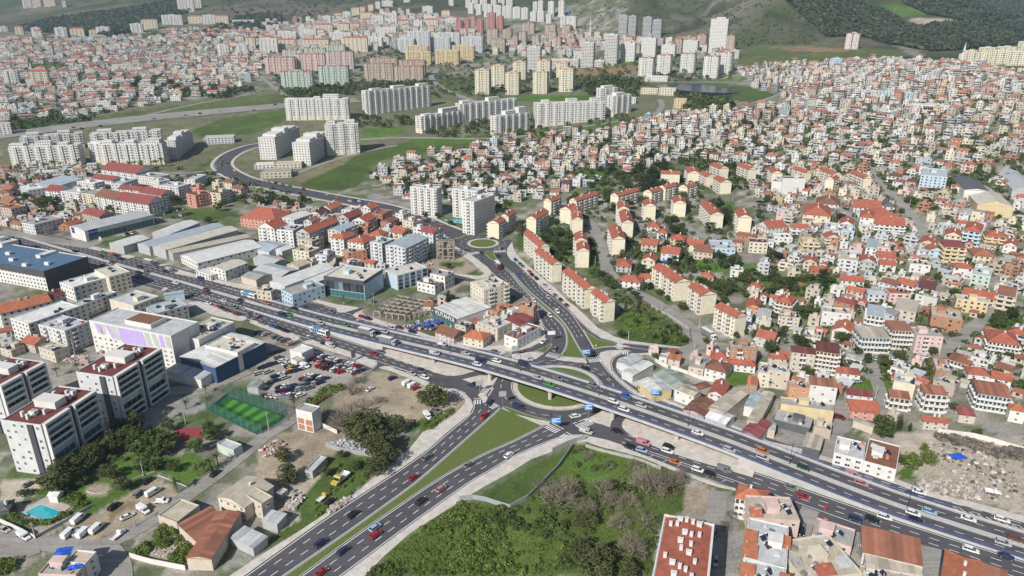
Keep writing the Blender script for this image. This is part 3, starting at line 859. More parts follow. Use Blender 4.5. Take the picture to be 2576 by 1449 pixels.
for lo,hi in ((141,252),(441,549)):
    ii=(q >= lo-1) & (q <= hi+1)
    for sg in (-1,1):
        mb=MB()
        strip3(mb,q[ii],sg*8.45,np.zeros(ii.sum())-.1,sg*8.45,z[ii]-.3)
        if sg>0:mb.F=[f[::-1] for f in mb.F]
        mb.build('retaining_wall',M_CONC,fly)
for se in (252,441):
    zz=float(hwZ(se))-.5
    a,b=HW(float(se),-8.45),HW(float(se),8.45)
    MBa=MB(); MBa.quad((*a,-.1),(*b,-.1),(*b,zz),(*a,zz)); MBa.build('abutment',M_CONC,fly)
for sp in (283.,318.,352.,384.,414.):
    mb=MB()
    zz=float(hwZ(sp))-1.4
    for la in (-4.2,4.2):
        c=HW(sp,la)
        mb.tube((c[0],c[1],-.1),(c[0],c[1],zz-.8),.95,.95,14,cap=False)
    mb.obox(HW(sp,0.),HD,HN,1.0,6.4,zz-.9,zz+.1)
    mb.build('pier',M_CONC,fly)
post=MB(); post.box(-.07,.07,-.07,.07,0,1.15); post.box(-.35,.35,-.06,.06,.0,.12)
post_me=None
for sg,s0,s1,place in ((-1,158,640,'south'),(1,150,516,'north')):
    rl=empty('railing',(0,0,0))
    prop(rl,f'blue steel railing on the {"parapet over the roundabout lawn and parking lots" if sg < 0 else "parapet beside the service road and tin roofed sheds"}','railing','blue railings of the flyover')
    qq=np.arange(s0,s1+.1,3.)
    zq=hwZ(qq)+np.where((qq>141) & (qq<549),.55,.02)
    for h in (1.1,.65):
        mb=MB()
        P_=HW(qq,sg*8.3)
        for i in range(len(qq)-1):
            mb.tube((*P_[i],zq[i]+h),(*P_[i+1],zq[i+1]+h),.045,.045,4,cap=False)
        mb.build('handrail',M_RAIL,rl)
    for s_ in np.arange(s0,s1,6.):
        c=HW(float(s_),sg*8.3)
        zz=float(hwZ(s_))+(.55 if 141<s_<549 else .02)
        if post_me is None:
            po=post.build('post',M_RAIL,rl); post_me=po.data
        else:
            po=link('post',post_me,rl)
        po.location=(c[0],c[1],zz); po.rotation_euler=(0,0,math.atan2(HD[1],HD[0]))
# ---------------------------------------------------------------- building kit
FH=2.6
M_WALL=mat('painted_render',(1,1,1),rough=.9,spec=.2,var=.10,scale=.35,dirt=.16,src='object')
M_WALLS=mat('painted_render_many',(1,1,1),rough=.9,spec=.2,var=.10,scale=.3,dirt=.14,src='attr')
M_TILE=mat('roof_tiles',(1,1,1),rough=.85,spec=.25,var=.22,scale=.5,dirt=.22,src='object',bump=.5,stripe=(3.2,'X'))
M_TILES=mat('roof_tiles_many',(1,1,1),rough=.85,spec=.25,var=.2,scale=.5,dirt=.2,src='attr')
M_FLAT=mat('flat_roof_screed',(1,1,1),rough=.92,spec=.2,var=.20,scale=.3,dirt=.35,src='object')
M_SHEET=mat('corrugated_sheet',(1,1,1),rough=.55,spec=.4,var=.14,scale=.25,dirt=.2,src='object',bump=.5,stripe=(1.3,'X'))
M_FRAME=mat('window_frame',(.62,.62,.60),rough=.5,var=.05)
M_WHITE=mat('white_render',(.60,.59,.57),rough=.85,var=.08,scale=.4,dirt=.1)
M_GREYP=mat('grey_plaster',(.34,.335,.325),rough=.9,var=.14,scale=.4,dirt=.2)
M_BRICK=mat('hollow_brick',(.36,.19,.12),rough=.92,var=.2,scale=1.2,dirt=.15)
def glass_mat(name,col,rough=.12):
    m,nt,b=new_mat(name)
    oi,ge=N(nt,'ShaderNodeObjectInfo'),N(nt,'ShaderNodeNewGeometry')
    ad=N(nt,'ShaderNodeMath',operation='ADD'); nt.links.new(oi.outputs['Random'],ad.inputs[0]); nt.links.new(ge.outputs['Random Per Island'],ad.inputs[1])
    fr_=N(nt,'ShaderNodeMath',operation='FRACT'); nt.links.new(ad.outputs[0],fr_.inputs[0])
    pw=N(nt,'ShaderNodeMath',operation='POWER'); pw.inputs[1].default_value=3.0; nt.links.new(fr_.outputs[0],pw.inputs[0])
    mr=N(nt,'ShaderNodeMapRange'); mr.inputs[3].default_value,mr.inputs[4].default_value=.6,6.0
    nt.links.new(pw.outputs[0],mr.inputs[0])
    hs=N(nt,'ShaderNodeHueSaturation'); hs.inputs['Color'].default_value=(*col,1)
    nt.links.new(mr.outputs[0],hs.inputs['Value'])
    nt.links.new(hs.outputs[0],b.inputs['Base Color'])
    b.inputs['Roughness'].default_value=rough
    b.inputs['Specular IOR Level'].default_value=.6
    return m
M_GLASS=glass_mat('window_glass',(.035,.042,.05))
M_TEAL=glass_mat('balcony_glass',(.035,.07,.07),.1)
M_DARKIN=mat('painted_recess_shade',(.055,.05,.05),rough=.9,var=.15)  # shade of the balcony openings put into a flat dark colour
M_STEEL=mat('galvanised',(.45,.46,.47),rough=.4,metal=.6,var=.08)
M_TANK=mat('white_tank',(.68,.68,.68),rough=.4,var=.05)
M_SOLAR=mat('solar_panel',(.02,.025,.05),rough=.15,spec=.7,var=.05)
def unit_window():
    mb=MB()
    mb.box(-.5,.5,-.06,0,-.5,.5,0)
    mb.quad((-.40,-.062,-.40),(-.03,-.062,-.40),(-.03,-.062,.40),(-.40,-.062,.40),1)
    mb.quad((.03,-.062,-.40),(.40,-.062,-.40),(.40,-.062,.40),(.03,-.062,.40),1)
    mb.box(-.56,.56,-.14,0,-.57,-.5,0)
    return mb
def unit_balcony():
    """unit balcony: slab, parapet on three sides, flat dark door and window panes behind"""
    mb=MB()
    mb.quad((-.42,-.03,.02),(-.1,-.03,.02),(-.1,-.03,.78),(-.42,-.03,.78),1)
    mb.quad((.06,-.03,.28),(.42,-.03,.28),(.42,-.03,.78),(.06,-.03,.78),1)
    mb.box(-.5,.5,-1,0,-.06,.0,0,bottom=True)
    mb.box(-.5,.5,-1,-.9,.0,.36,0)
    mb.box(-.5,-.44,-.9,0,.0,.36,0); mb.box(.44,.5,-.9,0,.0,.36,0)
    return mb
def unit_glazed():
    mb=MB()
    mb.quad((-.5,-.03,.02),(.5,-.03,.02),(.5,-.03,.86),(-.5,-.03,.86),1)
    mb.box(-.5,.5,-1,0,-.06,.0,0,bottom=True); mb.box(-.5,.5,-1,-.93,.0,.3,0); mb.quad((-.5,-.96,.3),(.5,-.96,.3),(.5,-.96,.42),(-.5,-.96,.42),1)
    for k in range(1,4):mb.box(-.5+k*.25-.006,-.5+k*.25+.006,-.06,-.03,.02,.86,0)
    return mb
def unit_tank():
    mb=MB()
    mb.tube((-.5,0,.9),(.5,0,.9),.3,.3,8,0); mb.tube((.5,0,.9),(-.5,0,.9),.3,.3,8,0)
    mb.box(-.45,-.38,-.1,.1,0,.7,1); mb.box(.38,.45,-.1,.1,0,.7,1)
    mb.quad((-.8,-1.5,.1),(.8,-1.5,.1),(.8,-.3,.85),(-.8,-.3,.85),2)
    return mb
def unit_dish():
    mb=MB()
    mb.tube((0,0,0),(0,0,.8),.05,.05,5,1)
    for i in range(8):
        a,b=2*math.pi*i/8,2*math.pi*(i+1)/8
        mb.poly([(0,.12,.95),(.42*math.cos(a),0,.95+.42*math.sin(a)),(.42*math.cos(b),0,.95+.42*math.sin(b))],0)
    return mb
def unit_chimney():
    mb=MB()
    mb.box(-.35,.35,-.45,.45,-1.0,1.2,0); mb.box(-.42,.42,-.52,.52,1.2,1.35,0)
    return mb
def unit_unit():
    mb=MB()
    mb.box(-.5,.5,-.5,.5,0,1,0); mb.tube((0,0,1),(0,0,1.1),.35,.35,8,1)
    return mb
UNIT={}
def unit(name,fn,mats):
    if name not in UNIT:
        o=fn().build(name,mats); UNIT[name]=o.data
        bpy.data.objects.remove(o)
    return UNIT[name]
def U(kind):
    return {'window':lambda:unit('window',unit_window,[M_FRAME,M_GLASS]),
            'balcony':lambda:unit('balcony',unit_balcony,[M_WHITE,M_DARKIN]),
            'balcony_glass':lambda:unit('balcony_glass',unit_glazed,[M_WHITE,M_TEAL]),
            'water_tank':lambda:unit('water_tank',unit_tank,[M_TANK,M_STEEL,M_SOLAR]),
            'satellite_dish':lambda:unit('satellite_dish',unit_dish,[M_TANK,M_STEEL]),
            'chimney':lambda:unit('chimney',unit_chimney,[M_WHITE]),
            'roof_unit':lambda:unit('roof_unit',unit_unit,[M_TANK,M_STEEL])}[kind]()
def put(kind,parent,loc,rz=0.,sc=(1,1,1),name=None):
    return link(name or kind,U(kind),parent,loc,rz,sc)
def roof_geo(kind,w,d,H,over=.35,rise=None,along='x'):
    """roof mesh in local coordinates: x -w/2..w/2, y 0..d"""
    mb=MB()
    x0,x1,y0,y1=-w/2-over,w/2+over,-over,d+over
    if kind in ('gable','hip','shed','sheet'):
        if rise is None:rise={'gable':.28,'hip':.26,'shed':.1,'sheet':.10}[kind]*min(w,d)
        t=.18
        if kind=='shed':
            mb.quad((x0,y0,H),(x1,y0,H),(x1,y1,H+rise),(x0,y1,H+rise))
            mb.quad((x0,y0,H-t),(x1,y0,H-t),(x1,y0,H),(x0,y0,H))
            mb.quad((x1,y0,H-t),(x1,y1,H-t),(x1,y1,H+rise),(x1,y0,H))
            mb.quad((x0,y1,H-t),(x0,y0,H-t),(x0,y0,H),(x0,y1,H+rise))
            mb.quad((x1,y1,H-t),(x0,y1,H-t),(x0,y1,H+rise),(x1,y1,H+rise))
        else:
            if along=='x':
                i=min(d,w)/2 if kind=='hip' else 0
                r0,r1=(x0+i,d/2,H+rise),(x1-i,d/2,H+rise)
            else:
                i=min(d,w)/2 if kind=='hip' else 0
                r0,r1=(0,y0+i,H+rise),(0,y1-i,H+rise)
            a,b,c,e=(x0,y0,H),(x1,y0,H),(x1,y1,H),(x0,y1,H)
            if along=='x':
                mb.quad(a,b,r1,r0); mb.quad(c,e,r0,r1); mb.poly([b,c,r1],0 if kind=='hip' else 1); mb.poly([e,a,r0],0 if kind=='hip' else 1)
            else:
                mb.quad(b,c,r1,r0); mb.quad(e,a,r0,r1); mb.poly([a,b,r0],0 if kind=='hip' else 1); mb.poly([c,e,r1],0 if kind=='hip' else 1)
            for p,q in ((a,b),(b,c),(c,e),(e,a)):
                mb.quad((p[0],p[1],H-t),(q[0],q[1],H-t),q,p)
            mb.quad((x0,y1,H-t),(x1,y1,H-t),(x1,y0,H-t),(x0,y0,H-t))
    else:
        mb.quad((x0+.3,y0+.3,H+.05),(x1-.3,y0+.3,H+.05),(x1-.3,y1-.3,H+.05),(x0+.3,y1-.3,H+.05))
    return mb
def frame_from_px(A,B,C=None,H=None,mode='r',depth=None):
    """plan rectangle from pixels of the front eave (mode r) or the front foot (mode b)"""
    if mode=='b':
        p=W([A,B])
        zb=float(min(p[0][2],p[1][2]))
        a,b=p[0][:2],p[1][:2]
    else:
        zb=0.0
        for _ in range(6):
            a,b=G([A,B],zb+H)
            zb=float(min(elev(*a),elev(*b)))
        if C is not None:
            c=G([C],zb+H)[0]
    t=b-a
    w=float(np.linalg.norm(t)); t=t/w
    n=np.array((-t[1],t[0]))
    if C is not None and mode=='r':
        sv=c-a
        d=float(abs(sv @ n))
        if np.linalg.norm(sv)>1.3*w:
            sn=sv/np.linalg.norm(sv)
            t2=np.array((sn[1],-sn[0]))
            if t2 @ t<0:t2=-t2
            mid_w=float(abs((b-a) @ t2))
            if mid_w>.6*w:
                t,n,w,d=t2,sn if sn @ n>0 else-sn,mid_w,float(np.linalg.norm(sv))
                b=a+t*w
        depth=max(3.0,d)
    m=(a+b)/2
    cs=[m+t*(w/2)*i+n*depth*j for i in (-1,1) for j in (0,1)]
    ze=[float(elev(*q)) for q in cs]
    return m,math.atan2(t[1],t[0]),w,depth,zb,min(ze)
FACES=((0,'front'),(1,'right'),(2,'back'),(3,'left'))
def face_frame(k,w,d):
    """start point, direction, outward turn and length of wall face k"""
    if k==0:return (-w/2,0),(1,0),0.0,w
    if k==1:return (w/2,0),(0,1),math.pi/2,d
    if k==2:return (w/2,d),(-1,0),math.pi,w
    return (-w/2,d),(0,-1),-math.pi/2,d
COUNT={'individual':0}
OCC={}
REG=[]
def occupy(m,w,d,rz):
    t=np.array((math.cos(rz),math.sin(rz))); n=np.array((-t[1],t[0]))
    nx,ny=max(1,int(w/5)),max(1,int(d/5))
    for i in range(nx+1):
        for j in range(ny+1):
            p=np.asarray(m)+t*(-w/2+w*i/nx)+n*(d*j/ny)
            OCC.setdefault((int(p[0] // 12),int(p[1] // 12)),[]).append((float(p[0]),float(p[1])))
def free(x,y,r):
    k=int(r // 12)+1
    a,b=int(x // 12),int(y // 12)
    for i in range(a-k,a+k+1):
        for j in range(b-k,b+k+1):
            for q in OCC.get((i,j),()):
                if (q[0]-x) ** 2+(q[1]-y) ** 2<r*r:return False
    return True
def building(name,frame,H,roof='flat',rcol=(.4,.38,.35),wcol=(.6,.57,.5),label='',cat='building',group=None,style='grid',faces=(0,1,3),floors=None,detail=None,clutter=None,over=None,rise=None,along=None,sp=3.2,win=(1.25,1.25),seed=None,wmat=None,rmat=None,first=0.0,balc=None,gcol=None):
    (m,rz,w,d,zb,zlow)=frame
    rr=random.Random(seed if seed is not None else int(m[0]*13+m[1]*7))
    o=empty(name,(float(m[0]),float(m[1]),zb),rz)
    prop(o,label,cat,group)
    occupy(m,w,d,rz)
    REG.append(o)
    dist=math.hypot(m[0],m[1])
    if detail is None:detail=2 if dist<430 else 1
    low=zlow-zb-.3
    if along is None:along='x' if w >= d else 'y'
    floors=floors or max(1,int(round(H/FH)))
    fh=(H-first)/floors
    mb=MB()
    par=.55 if roof=='flat' else 0
    mb.box(-w/2,w/2,0,d,low,H+par)
    if roof=='flat':mb.F.pop(4); mb.M.pop(4); mb.C.pop(4)
    if roof=='flat':
        i=.25
        mb.quad((-w/2,0,H+par),(w/2,0,H+par),(w/2-i,i,H+par),(-w/2+i,i,H+par)); mb.quad((w/2,0,H+par),(w/2,d,H+par),(w/2-i,d-i,H+par),(w/2-i,i,H+par))
        mb.quad((w/2,d,H+par),(-w/2,d,H+par),(-w/2+i,d-i,H+par),(w/2-i,d-i,H+par)); mb.quad((-w/2,d,H+par),(-w/2,0,H+par),(-w/2+i,i,H+par),(-w/2+i,d-i,H+par))
        mb.quad((-w/2+i,i,H),(-w/2+i,i,H+par),(w/2-i,i,H+par),(w/2-i,i,H)); mb.quad((w/2-i,i,H),(w/2-i,i,H+par),(w/2-i,d-i,H+par),(w/2-i,d-i,H))
        mb.quad((w/2-i,d-i,H),(w/2-i,d-i,H+par),(-w/2+i,d-i,H+par),(-w/2+i,d-i,H)); mb.quad((-w/2+i,d-i,H),(-w/2+i,d-i,H+par),(-w/2+i,i,H+par),(-w/2+i,i,H))
    rs_=rise if rise is not None else {'gable':.28,'sheet':.10}.get(roof,0)*min(w,d)
    if roof in ('gable','sheet'):
        if along=='x':mb.poly([(w/2,0,H),(w/2,d,H),(w/2,d/2,H+rs_-.1)]); mb.poly([(-w/2,d,H),(-w/2,0,H),(-w/2,d/2,H+rs_-.1)])
        else:mb.poly([(-w/2,0,H),(w/2,0,H),(0,0,H+rs_-.1)]); mb.poly([(w/2,d,H),(-w/2,d,H),(0,d,H+rs_-.1)])
    wo_=mb.build('wall',wmat or M_WALL,o)
    wo_.color=(*wcol,1)
    over=(.35 if roof in ('gable','hip') else .2 if roof in ('shed','sheet') else 0.0) if over is None else over
    rb=roof_geo(roof,w,d,H,over,rise,along)
    rm=rmat or (M_TILE if roof in ('gable','hip') else M_SHEET if roof in ('shed','sheet') else M_FLAT)
    kp=[i for i,q in enumerate(rb.M) if q==0]
    rb.F,rb.M,rb.C=[rb.F[i] for i in kp],[0]*len(kp),[rb.C[i] for i in kp]
    ro=rb.build('roof',rm,o)
    ro.color=(*rcol,1)
    if roof in ('shed','sheet') and dist<400:
        xa=roof=='shed' or along=='x'
        ln=w if xa else d
        ns=max(3,min(24,int(ln/1.6)))
        rs2=rise if rise is not None else .10*min(w,d)
        for i_ in range(ns):
            a_,c_=i_/ns,(i_+1)/ns-.012
            sides=(0,1) if roof=='sheet' else (0,)
            for sd2 in sides:
                e_=.06+.02*(i_ % 2)
                pt=MB()
                if roof=='shed':q_=[(-w/2-over+a_*(w+2*over),-over,H+e_),(-w/2-over+c_*(w+2*over),-over,H+e_),(-w/2-over+c_*(w+2*over),d+over,H+rs2+e_),(-w/2-over+a_*(w+2*over),d+over,H+rs2+e_)]
                elif along=='x':
                    x0_,x1_=-w/2-over+a_*(w+2*over),-w/2-over+c_*(w+2*over); y0_=-over if sd2==0 else d+over
                    q_=[(x0_,y0_,H+e_),(x1_,y0_,H+e_),(x1_,d/2,H+rs2+e_),(x0_,d/2,H+rs2+e_)]
                else:
                    y0_,y1_=-over+a_*(d+2*over),-over+c_*(d+2*over); x0_=-w/2-over if sd2==0 else w/2+over
                    q_=[(x0_,y1_,H+e_),(x0_,y0_,H+e_),(0,y0_,H+rs2+e_),(0,y1_,H+rs2+e_)]
                if sd2:q_=q_[::-1]
                pt.quad(*q_)
                ps=pt.build('roof_sheet',rm,ro); k_=rr.uniform(.72,1.18) if rr.random()>.1 else rr.uniform(1.2,1.5)
                ps.color=(*[min(.75,v_*k_) for v_ in rcol],1)
    if roof in ('gable','hip') and dist<620:
        rs2=rise if rise is not None else {'gable':.28,'hip':.26}[roof]*min(w,d)
        x0_,x1_,y0_,y1_=-w/2-over,w/2+over,-over,d+over
        i_=min(w,d)/2 if roof=='hip' else 0
        r0_,r1_=((x0_+i_,d/2,H+rs2),(x1_-i_,d/2,H+rs2)) if along=='x' else ((0,y0_+i_,H+rs2),(0,y1_-i_,H+rs2))
        rc2=MB(); rc2.tube(r0_,r1_,.13,.13,5)
        if roof=='hip':
            for c2,e2 in (((x0_,y0_,H),r0_),((x1_,y1_,H),r1_),((x1_,y0_,H),r1_ if along=='x' else r0_),((x0_,y1_,H),r0_ if along=='x' else r1_)):rc2.tube(c2,e2,.11,.11,5)
        ri=rc2.build('ridge_cap',M_TILE,ro); ri.color=(*[min(.7,v_*1.45) for v_ in rcol],1)
    jb={'win':MB(),'bal':MB()}
    for k in faces:
        (sx,sy),(dx,dy),turn,ln=face_frame(k,w,d)
        st=style if not isinstance(style,dict) else style.get(k,'grid')
        if st=='blank':continue
        nb=max(1,int(ln/sp))
        step=ln/nb
        nx,ny=dy,-dx
        for f in range(floors):
            z0=first+f*fh
            if z0+fh>H+.01 and f>0:break
            for b_ in range(nb):
                t=(b_+.5)*step
                x,y=sx+dx*t,sy+dy*t
                s_=st
                if st=='mixed':s_='balc' if (b_ % 3==1 and f>0) else 'grid'
                elif st=='tower':s_='balc' if b_ % 2 else 'grid'
                elif st=='sparse':s_='grid' if (b_*7+f*3+int(ln)) % 5<3 else None
                if s_ is None:continue
                if detail >= 2:
                    if s_=='grid':
                        put('window',o,(x,y,z0+fh*.55),turn,(win[0],1,win[1]))
                    elif s_=='balc':
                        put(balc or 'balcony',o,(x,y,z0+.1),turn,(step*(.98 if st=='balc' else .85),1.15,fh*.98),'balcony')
                    COUNT['individual']+= 1
                else:
                    if s_=='grid':
                        hw,hh,zc,e=win[0]/2,win[1]/2,z0+fh*.55,.05
                        p=lambda a,c:(x+dx*a+nx*e,y+dy*a+ny*e,zc+c)
                        jb['win'].quad(p(-hw,-hh*.95),p(hw,-hh*.95),p(hw,hh*.95),p(-hw,hh*.95),1)
                    else:
                        hw,e=step*.45,.05
                        p=lambda a,c,q=e:(x+dx*a+nx*q,y+dy*a+ny*q,z0+c)
                        jb['win'].quad(p(-hw*.72,fh*.3),p(hw*.72,fh*.3),p(hw*.72,fh*.80),p(-hw*.72,fh*.80),1)
                        q0,q1=p(-hw,0,1.0),p(hw,0,1.0)
                        i0_,i1_=p(-hw,0,0),p(hw,0,0)
                        up=lambda v,h:(v[0],v[1],v[2]+h)
                        hb=fh*.36
                        jb['bal'].quad(q0,q1,up(q1,hb),up(q0,hb)); jb['bal'].quad(i0_,q0,up(q0,hb),up(i0_,hb)); jb['bal'].quad(q1,i1_,up(i1_,hb),up(q1,hb))
                        jb['bal'].quad(up(q0,hb),up(q1,hb),up(i1_,hb-.02),up(i0_,hb-.02)); jb['bal'].quad(i0_,i1_,q1,q0)
    if jb['win'].F:prop(jb['win'].build('windows',[M_FRAME,M_GLASS],o),kind='stuff')
    if jb['bal'].F:
        bo=jb['bal'].build('balconies',M_WALL,o); bo.color=(*(gcol or tuple(min(.72,c*1.12) for c in wcol)),1); prop(bo,kind='stuff')
    if clutter is None:clutter='flat' if roof=='flat' else 'chim' if roof in ('gable','hip') else ''
    top=H+(.05 if roof=='flat' else 0)
    if clutter=='flat' and w>5 and d>5 and dist<430:
        for q in range(int(w*d/22)):
            jx,jy,js=rr.uniform(-.42,.42)*w,rr.uniform(.08,.92)*d,rr.uniform(.3,1.1)
            jm=MB(); jm.box(-js,js,-js*rr.uniform(.3,.9),js*rr.uniform(.3,.9),0,rr.uniform(.3,1.3))
            jo=jm.build('roof_junk',M_WALL,ro,(jx,jy,top),rr.uniform(0,3)); jo.color=(*rr.choice(((.45,.43,.4),(.2,.19,.18),(.5,.22,.14),(.55,.55,.56),(.25,.2,.15),(.12,.2,.3))),1)
    if clutter=='flat' and w>5 and d>5:
        if rr.random()<.75:
            hb=MB(); bw,bd=min(4.2,w*.35),min(4.5,d*.4)
            hb.box(-bw/2,bw/2,-bd/2,bd/2,0,2.3); hb.box(-bw/2-.2,bw/2+.2,-bd/2-.2,bd/2+.2,2.3,2.5)
            so_=hb.build('stair_hut',M_WALL,ro,(rr.uniform(-.2,.2)*w,d*rr.uniform(.45,.65),top)); so_.color=(*wcol,1)
        if dist<900:
            for _ in range(rr.randint(2,4) if dist<600 else 1):
                put('water_tank',ro,(rr.uniform(-.38,.38)*w,rr.uniform(.25,.85)*d,top),rr.uniform(-.3,.3)-rz+.6,(1.3,1.3,1.2))
            if dist<420 and rr.random()<.7:
                put('satellite_dish',ro,(rr.uniform(-.38,.38)*w,rr.uniform(.15,.8)*d,top),rr.uniform(0,6))
    elif clutter=='chim' and dist<800:
        rs=rise if rise is not None else {'gable':.28,'hip':.26}.get(roof,.1)*min(w,d)
        for _ in range(rr.randint(1,2)):
            t=rr.uniform(-.25,.25)
            if along=='x':put('chimney',ro,(t*w,d*.5+.5,H+rs*.85))
            else:put('chimney',ro,(.5,d*(.5+t),H+rs*.85))
    return o
class Mass:
    def __init__(s):
        s.w,s.r,s.g=MB(),MB(),MB()
    def house(s,cx,cy,rz,w,d,H,zb,zlow,roof,rcol,wcol,wins=True,rr=rng,balc=False):
        c,sn=math.cos(rz),math.sin(rz)
        def X(p):return (cx+p[0]*c-p[1]*sn,cy+p[0]*sn+p[1]*c,zb+p[2])
        b=MB(); b.box(-w/2,w/2,0,d,zlow-zb-.3,H)
        if roof=='flat':b.F[4]=b.F[4]
        k=len(s.w.V); s.w.V+= [X(v) for v in b.V]; s.w.F+= [tuple(k+i for i in f) for f in (b.F if roof=='flat' else b.F[:4])]
        s.w.C+= [wcol]*4+([rcol] if roof=='flat' else []); s.w.M+= [0]*(5 if roof=='flat' else 4)
        if roof=='flat':
            b=MB(); bw=min(3.5,w*.4)
            ox=rr.uniform(-.25,.25)*w
            b.box(ox-bw/2,ox+bw/2,d*.45,d*.45+min(3.5,d*.4),H,H+2.1)
            e=.25
            for q in ((-w/2,w/2,0,e),(-w/2,w/2,d-e,d),(-w/2,-w/2+e,e,d-e),(w/2-e,w/2,e,d-e)):
                b.box(*q,H-.1,H+.55)
            k=len(s.w.V); s.w.V+= [X(v) for v in b.V]; s.w.F+= [tuple(k+i for i in f) for f in b.F]; s.w.C+= [wcol]*len(b.F); s.w.M+= [0]*len(b.F)
        else:
            b=roof_geo(roof,w,d,H,.35,None,'x' if w >= d else 'y')
            k=len(s.r.V); s.r.V+= [X(v) for v in b.V]; s.r.F+= [tuple(k+i for i in f) for f in b.F]
            s.r.C+= [wcol if m else rcol for m in b.M]; s.r.M+= [0]*len(b.F)
        if wins:
            fl=max(1,int(round(H/FH)))
            for kf in (0,1,3):
                (sx,sy),(dx,dy),turn,ln=face_frame(kf,w,d)
                nb=max(1,int(ln/3.0))
                for f in range(fl):
                    for i in range(nb):
                        if rr.random()<.12:continue
                        t=(i+.5)*ln/nb
                        z0=f*H/fl
                        hw=.75 if kf==0 else .6
                        y1,y2=(.9,2.2)
                        if balc and kf==0:hw,y1,y2=ln/nb*.45,.75,2.35
                        pts=[(sx+dx*(t+a)+dy*.05,sy+dy*(t+a)-dx*.05,z0+q) for a,q in ((-hw,y1),(hw,y1),(hw,y2),(-hw,y2))]
                        s.g.quad(*[X(p) for p in pts])
    def build(s,name,label,cat,group=None):
        o=empty(name,(0,0,0))
        prop(o,label,cat,group,'stuff')
        if s.w.F:prop(s.w.build('walls',M_WALLS,o,cols=True),kind='stuff')
        if s.r.F:prop(s.r.build('roofs',M_TILES,o,cols=True),kind='stuff')
        if s.g.F:prop(s.g.build('windows',M_GLASS,o),kind='stuff')
        return o
# ---------------------------------------------------------------- named colours (base colours of paints and roofings)
WC={'white':(.60,.59,.565),'cream':(.58,.53,.42),'beige':(.50,.44,.36),'grey':(.40,.40,.40),'light grey':(.52,.53,.54),'pink':(.58,.43,.40),'salmon':(.56,.28,.22),
      'yellow':(.56,.46,.28),'pale blue':(.42,.52,.58),'brick':(.38,.20,.13),'orange':(.52,.27,.15),'pale green':(.45,.52,.46),'dark grey':(.10,.105,.11),'blue':(.045,.09,.17),
      'rose':(.54,.44,.43),'tan':(.44,.37,.31),'lemon':(.60,.56,.44),'red':(.42,.19,.17)}
RCOL={'red':(.36,.115,.075),'orange':(.43,.155,.085),'maroon':(.15,.05,.045),'brown':(.20,.095,.065),'white':(.62,.62,.60),'light grey':(.45,.46,.47),'grey':(.33,.325,.31),'dark grey':(.12,.12,.125),
        'beige':(.45,.40,.32),'rust':(.30,.13,.08),'blue':(.085,.15,.24),'cream':(.55,.52,.44),'green grey':(.30,.34,.31),'crimson':(.24,.07,.065),'blue grey':(.36,.42,.46)}
RW={'flat':'flat roof','gable':'tiled gable','hip':'hipped tiles','shed':'sloping sheets','sheet':'sheet roof'}
NUMW=['','one','two','three','four','five','six','seven','eight','nine','ten','eleven','twelve']
def autolabel(H,wc,rc,roof,kind,place):
    n=max(1,int(round(H/FH)))
    st=f'{NUMW[n]}-storey ' if n<13 else 'tall '
    return f'{st}{wc} {kind} with {rc} {RW[roof]} {place}'
def B(tile,A,Bp,C,H,roof,rc,wc,place='',kind='house',label=None,name=None,group=None,**kw):
    i,j=int(tile[0]),int(tile[1])
    a,b_,c=T(i,j,[A,Bp,C])
    fr=frame_from_px(a,b_,c,H)
    nm=name or {'house':'house','apartment block':'apartment_block','shed':'shed','workshop':'workshop'}.get(kind,kind.replace(' ','_'))
    cat={'apartment block':'building'}.get(kind,kind)
    return building(nm,fr,H,roof,RCOL[rc],WC[wc],label or autolabel(H,wc,rc,roof,kind,place),cat,group or place_group(kind,place),**kw)
def place_group(kind,place):
    return (kind+'s '+place).strip()
def K(tile,L,A,Bp,H,*a,**kw):
    """L -> A is the face looking towards the lower left; A -> Bp the face looking right. Built with front = L..A"""
    return _K(*[np.array(q) for q in T(int(tile[0]),int(tile[1]),[L,A,Bp])],H,*a,**kw)
def _K(l,n,b_,H,roof,rc,wc,place='',kind='house',label=None,name=None,group=None,**kw):
    zb=0.0
    for _ in range(6):
        pl,pn,pb=G([l,n,b_],zb+H)
        zb=float(min(elev(*pl),elev(*pn),elev(*pb)))
    t,e=pn-pl,pb-pn
    lt,le=np.linalg.norm(t),np.linalg.norm(e)
    if lt >= le:
        t=t/lt; nn=np.array((-t[1],t[0])); w,d=lt,abs(e @ nn)
    else:
        nn=e/le; t=np.array((nn[1],-nn[0])); d,w=le,abs((pn-pl) @ t)
    m=pn-t*w/2
    w,d=float(max(w,3)),float(max(d,3))
    cs=[m+t*(w/2)*i+nn*d*j for i in (-1,1) for j in (0,1)]
    fr=(m,math.atan2(t[1],t[0]),w,d,zb,min(float(elev(*q)) for q in cs))
    nm=name or kind.replace(' ','_')
    cat={'apartment block':'building'}.get(kind,kind)
    return building(nm,fr,H,roof,RCOL[rc] if isinstance(rc,str) else rc,WC[wc],label or autolabel(H,wc,rc,roof,kind,place),cat,group or place_group(kind,place),**kw)
